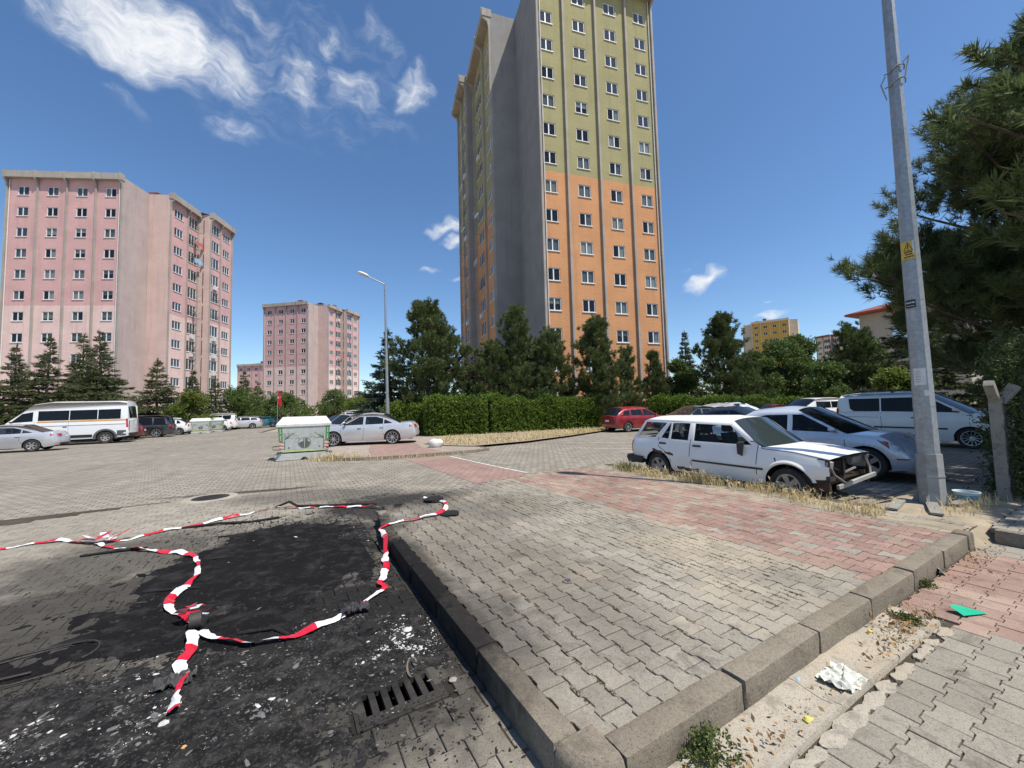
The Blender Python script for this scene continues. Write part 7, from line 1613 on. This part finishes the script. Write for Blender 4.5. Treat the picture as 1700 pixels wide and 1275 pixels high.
# bead wires and charred strips
def wire(name, pts, r_, m, label, cat='wire'):
    mb = MB(); mb.tube(pts, r_, 6); return tag(mb.build(name, m, None, smooth=50), label, cat)
def loop(cx, cy, rx, ry, rot, a0, a1, n=24, z=.012):
    return [(cx + rx * math.cos(a) * math.cos(rot) - ry * math.sin(a) * math.sin(rot), cy + rx * math.cos(a) * math.sin(rot) + ry * math.sin(a) * math.cos(rot), z + .008 * math.sin(a * 3)) for a in np.linspace(a0, a1, n)]
wire('bead_wire', loop(-3.1, 2.6, .30, .17, .5, -.6, 4.9), .007, M_iron, 'burnt tyre bead wire looped on the left of the soot')
wire('bead_wire', loop(-3.05, 2.55, .34, .20, .6, 1.2, 5.6), .005, M_iron, 'second thinner bead wire round the looped one')
wire('charred_strip', [(-4.6, 5.5, .01), (-4.2, 5.62, .03), (-3.8, 5.72, .012), (-3.5, 5.9, .02)], .018, M_char, 'long charred strip behind the far tape strand', 'debris')
wire('charred_strip', [(-3.95, 6.55, .01), (-3.75, 6.6, .09), (-3.6, 6.58, .02), (-3.1, 6.56, .02), (-2.7, 6.6, .02), (-2.3, 6.6, .01)], .02, M_char, 'charred strip with raised end between the tape pieces', 'debris')
wire('charred_strip', [(-4.9, 4.5, .01), (-4.6, 4.62, .02), (-4.35, 4.72, .01)], .014, M_char, 'short charred strip under the left tape knot', 'debris')
wire('charred_strip', [(-3.3, 3.55, .01), (-3.0, 3.6, .015), (-2.85, 3.62, .01)], .010, M_char, 'thin charred strip left of the curving tape', 'debris')
wire('charred_strip', [(-1.6, 2.83, .01), (-1.75, 2.9, .02), (-1.98, 2.86, .01)], .012, M_char, 'charred stick beside the tape junction', 'debris')
# burnt ring (bushing)
mb = MB(); mb.lathe([(.045, 0), (.06, 0), (.062, .07), (.047, .07)], 20, 'x', close=True); tag(mb.build('burnt_ring', M_iron, None, (-2.38, 2.93, .06), (0, 0, .6), smooth=40), 'burnt metal ring at the tape junction', 'ring')
mb = MB(); mb.add([(0.02 * math.cos(a) * k, .09 * math.sin(a) * 1, .02 + .02 * math.cos(a)) for k in (1, 1.6) for a in np.linspace(0, 5, 14)], [(i, i + 1, 15 + i, 14 + i) for i in range(13)]); tag(mb.build('burnt_strap', mat('burnt_leather', (.16, .13, .10), .8, var=.3), None, ST(.66, 2.42, .01), (0, 0, .4)), 'curled burnt strap lying on the drain grate', 'strap')
lump('paper_scrap', ST(.84, 2.22, 0), .022, mat('leaf_grey', (.3, .27, .22), .9), 'grey leaf scrap just right of the drain', 'litter', 3.9, .2)
lump('orange_scrap', (-1.58, 1.93, 0), .011, mat('orange_scrap', (.6, .3, .12), .8), 'tiny orange scrap in the ash at the bottom', 'litter', 4.9, .6)

# ---- litter on the right
cloth('crumpled_cloth', ST(2.66, 1.06, .0), .21, .155, mat('pale_cloth', (.60, .60, .52), .9, var=.15, scale=20), 'crumpled pale cloth lying in the gutter', 3, .035, .5)
mb = MB(); mb.add([(-.10, -.03, .012), (.11, -.05, .005), (.10, -.02, .01), (-.05, .045, .05), (-.10, .04, .045)], [(0, 1, 2, 3, 4)]); mb.add([(-.10, .04, .045), (-.05, .045, .05), (-.09, .055, .02)], [(0, 1, 2)]); tag(mb.build('green_plastic', mat('green_plastic', (.0, .36, .20), .4), None, ST(4.22, .90, .003), (0, 0, .25)), 'bright green plastic shard on the red road pavers', 'plastic')
mb = MB(); mb.box((-.05, -.03, .0), (.05, .03, .006)); tag(mb.build('paper_scrap', M_paper, None, ST(4.98, 1.20, .02), (.9, .2, .9)), 'small white paper leaning at the kerb face', 'litter')
lump('blue_wrapper', ST(2.46, 1.19, 0), .022, mat('blue_wrapper', (.3, .42, .5), .4), 'tiny blue wrapper at the kerb foot', 'litter', 2.2, .6)
lump('yellow_wrapper', ST(3.37, 1.17, 0), .018, mat('yellow_wrapper', (.6, .48, .05), .5), 'tiny yellow scrap in the gutter by the kerb', 'litter', 2.9, .5)
lump('yellow_wrapper', ST(2.2, 1.02, 0), .03, mat('yellow_peel', (.55, .5, .12), .6), 'yellow-green peel in the gutter below the cloth', 'litter', 5.9, .35)
lump('dung', ST(3.0, .35, 0), .028, mat('brown_blob', (.10, .05, .035), .8), 'dark brown blob on the tyre-marked pavers', 'litter', 1.9, .3)
mb = MB(); mb.lathe([(.028, 0), (.034, .004), (.034, .012), (.028, .012)], 16, 'z', close=True); tag(mb.build('bottle_cap', mat('dull_metal', (.4, .4, .42), .4, metal=.6), None, (*ST(1.98, 2.62)[:2], ZW + .004), (.1, 0, 0)), 'small grey ring lying on the beige pavers', 'ring')
# sand and grit over the gutter end
flk = np.random.default_rng(8); V, F_ = [], []
for q in range(900):
    s, t = (flk.normal(3.75, .25), flk.normal(1.1, .07)) if q < 500 else (flk.uniform(1.2, 6), flk.normal(1.13, .08)); t = min(t, 1.2); r_ = flk.uniform(.002, .007); x, y, _ = ST(s, t); b = len(V)
    V += [(x - r_, y - r_, .0), (x + r_, y - r_ * .6, .0), (x + r_ * .5, y + r_, .0), (x, y, r_ * 1.4)]; F_ += [(b, b + 1, b + 3), (b + 1, b + 2, b + 3), (b + 2, b, b + 3)]
tag(obj('grit', mesh_np('grit', V, F_, M_soil)), 'sand and grit along the right-hand kerb', 'grit', None, 'stuff')
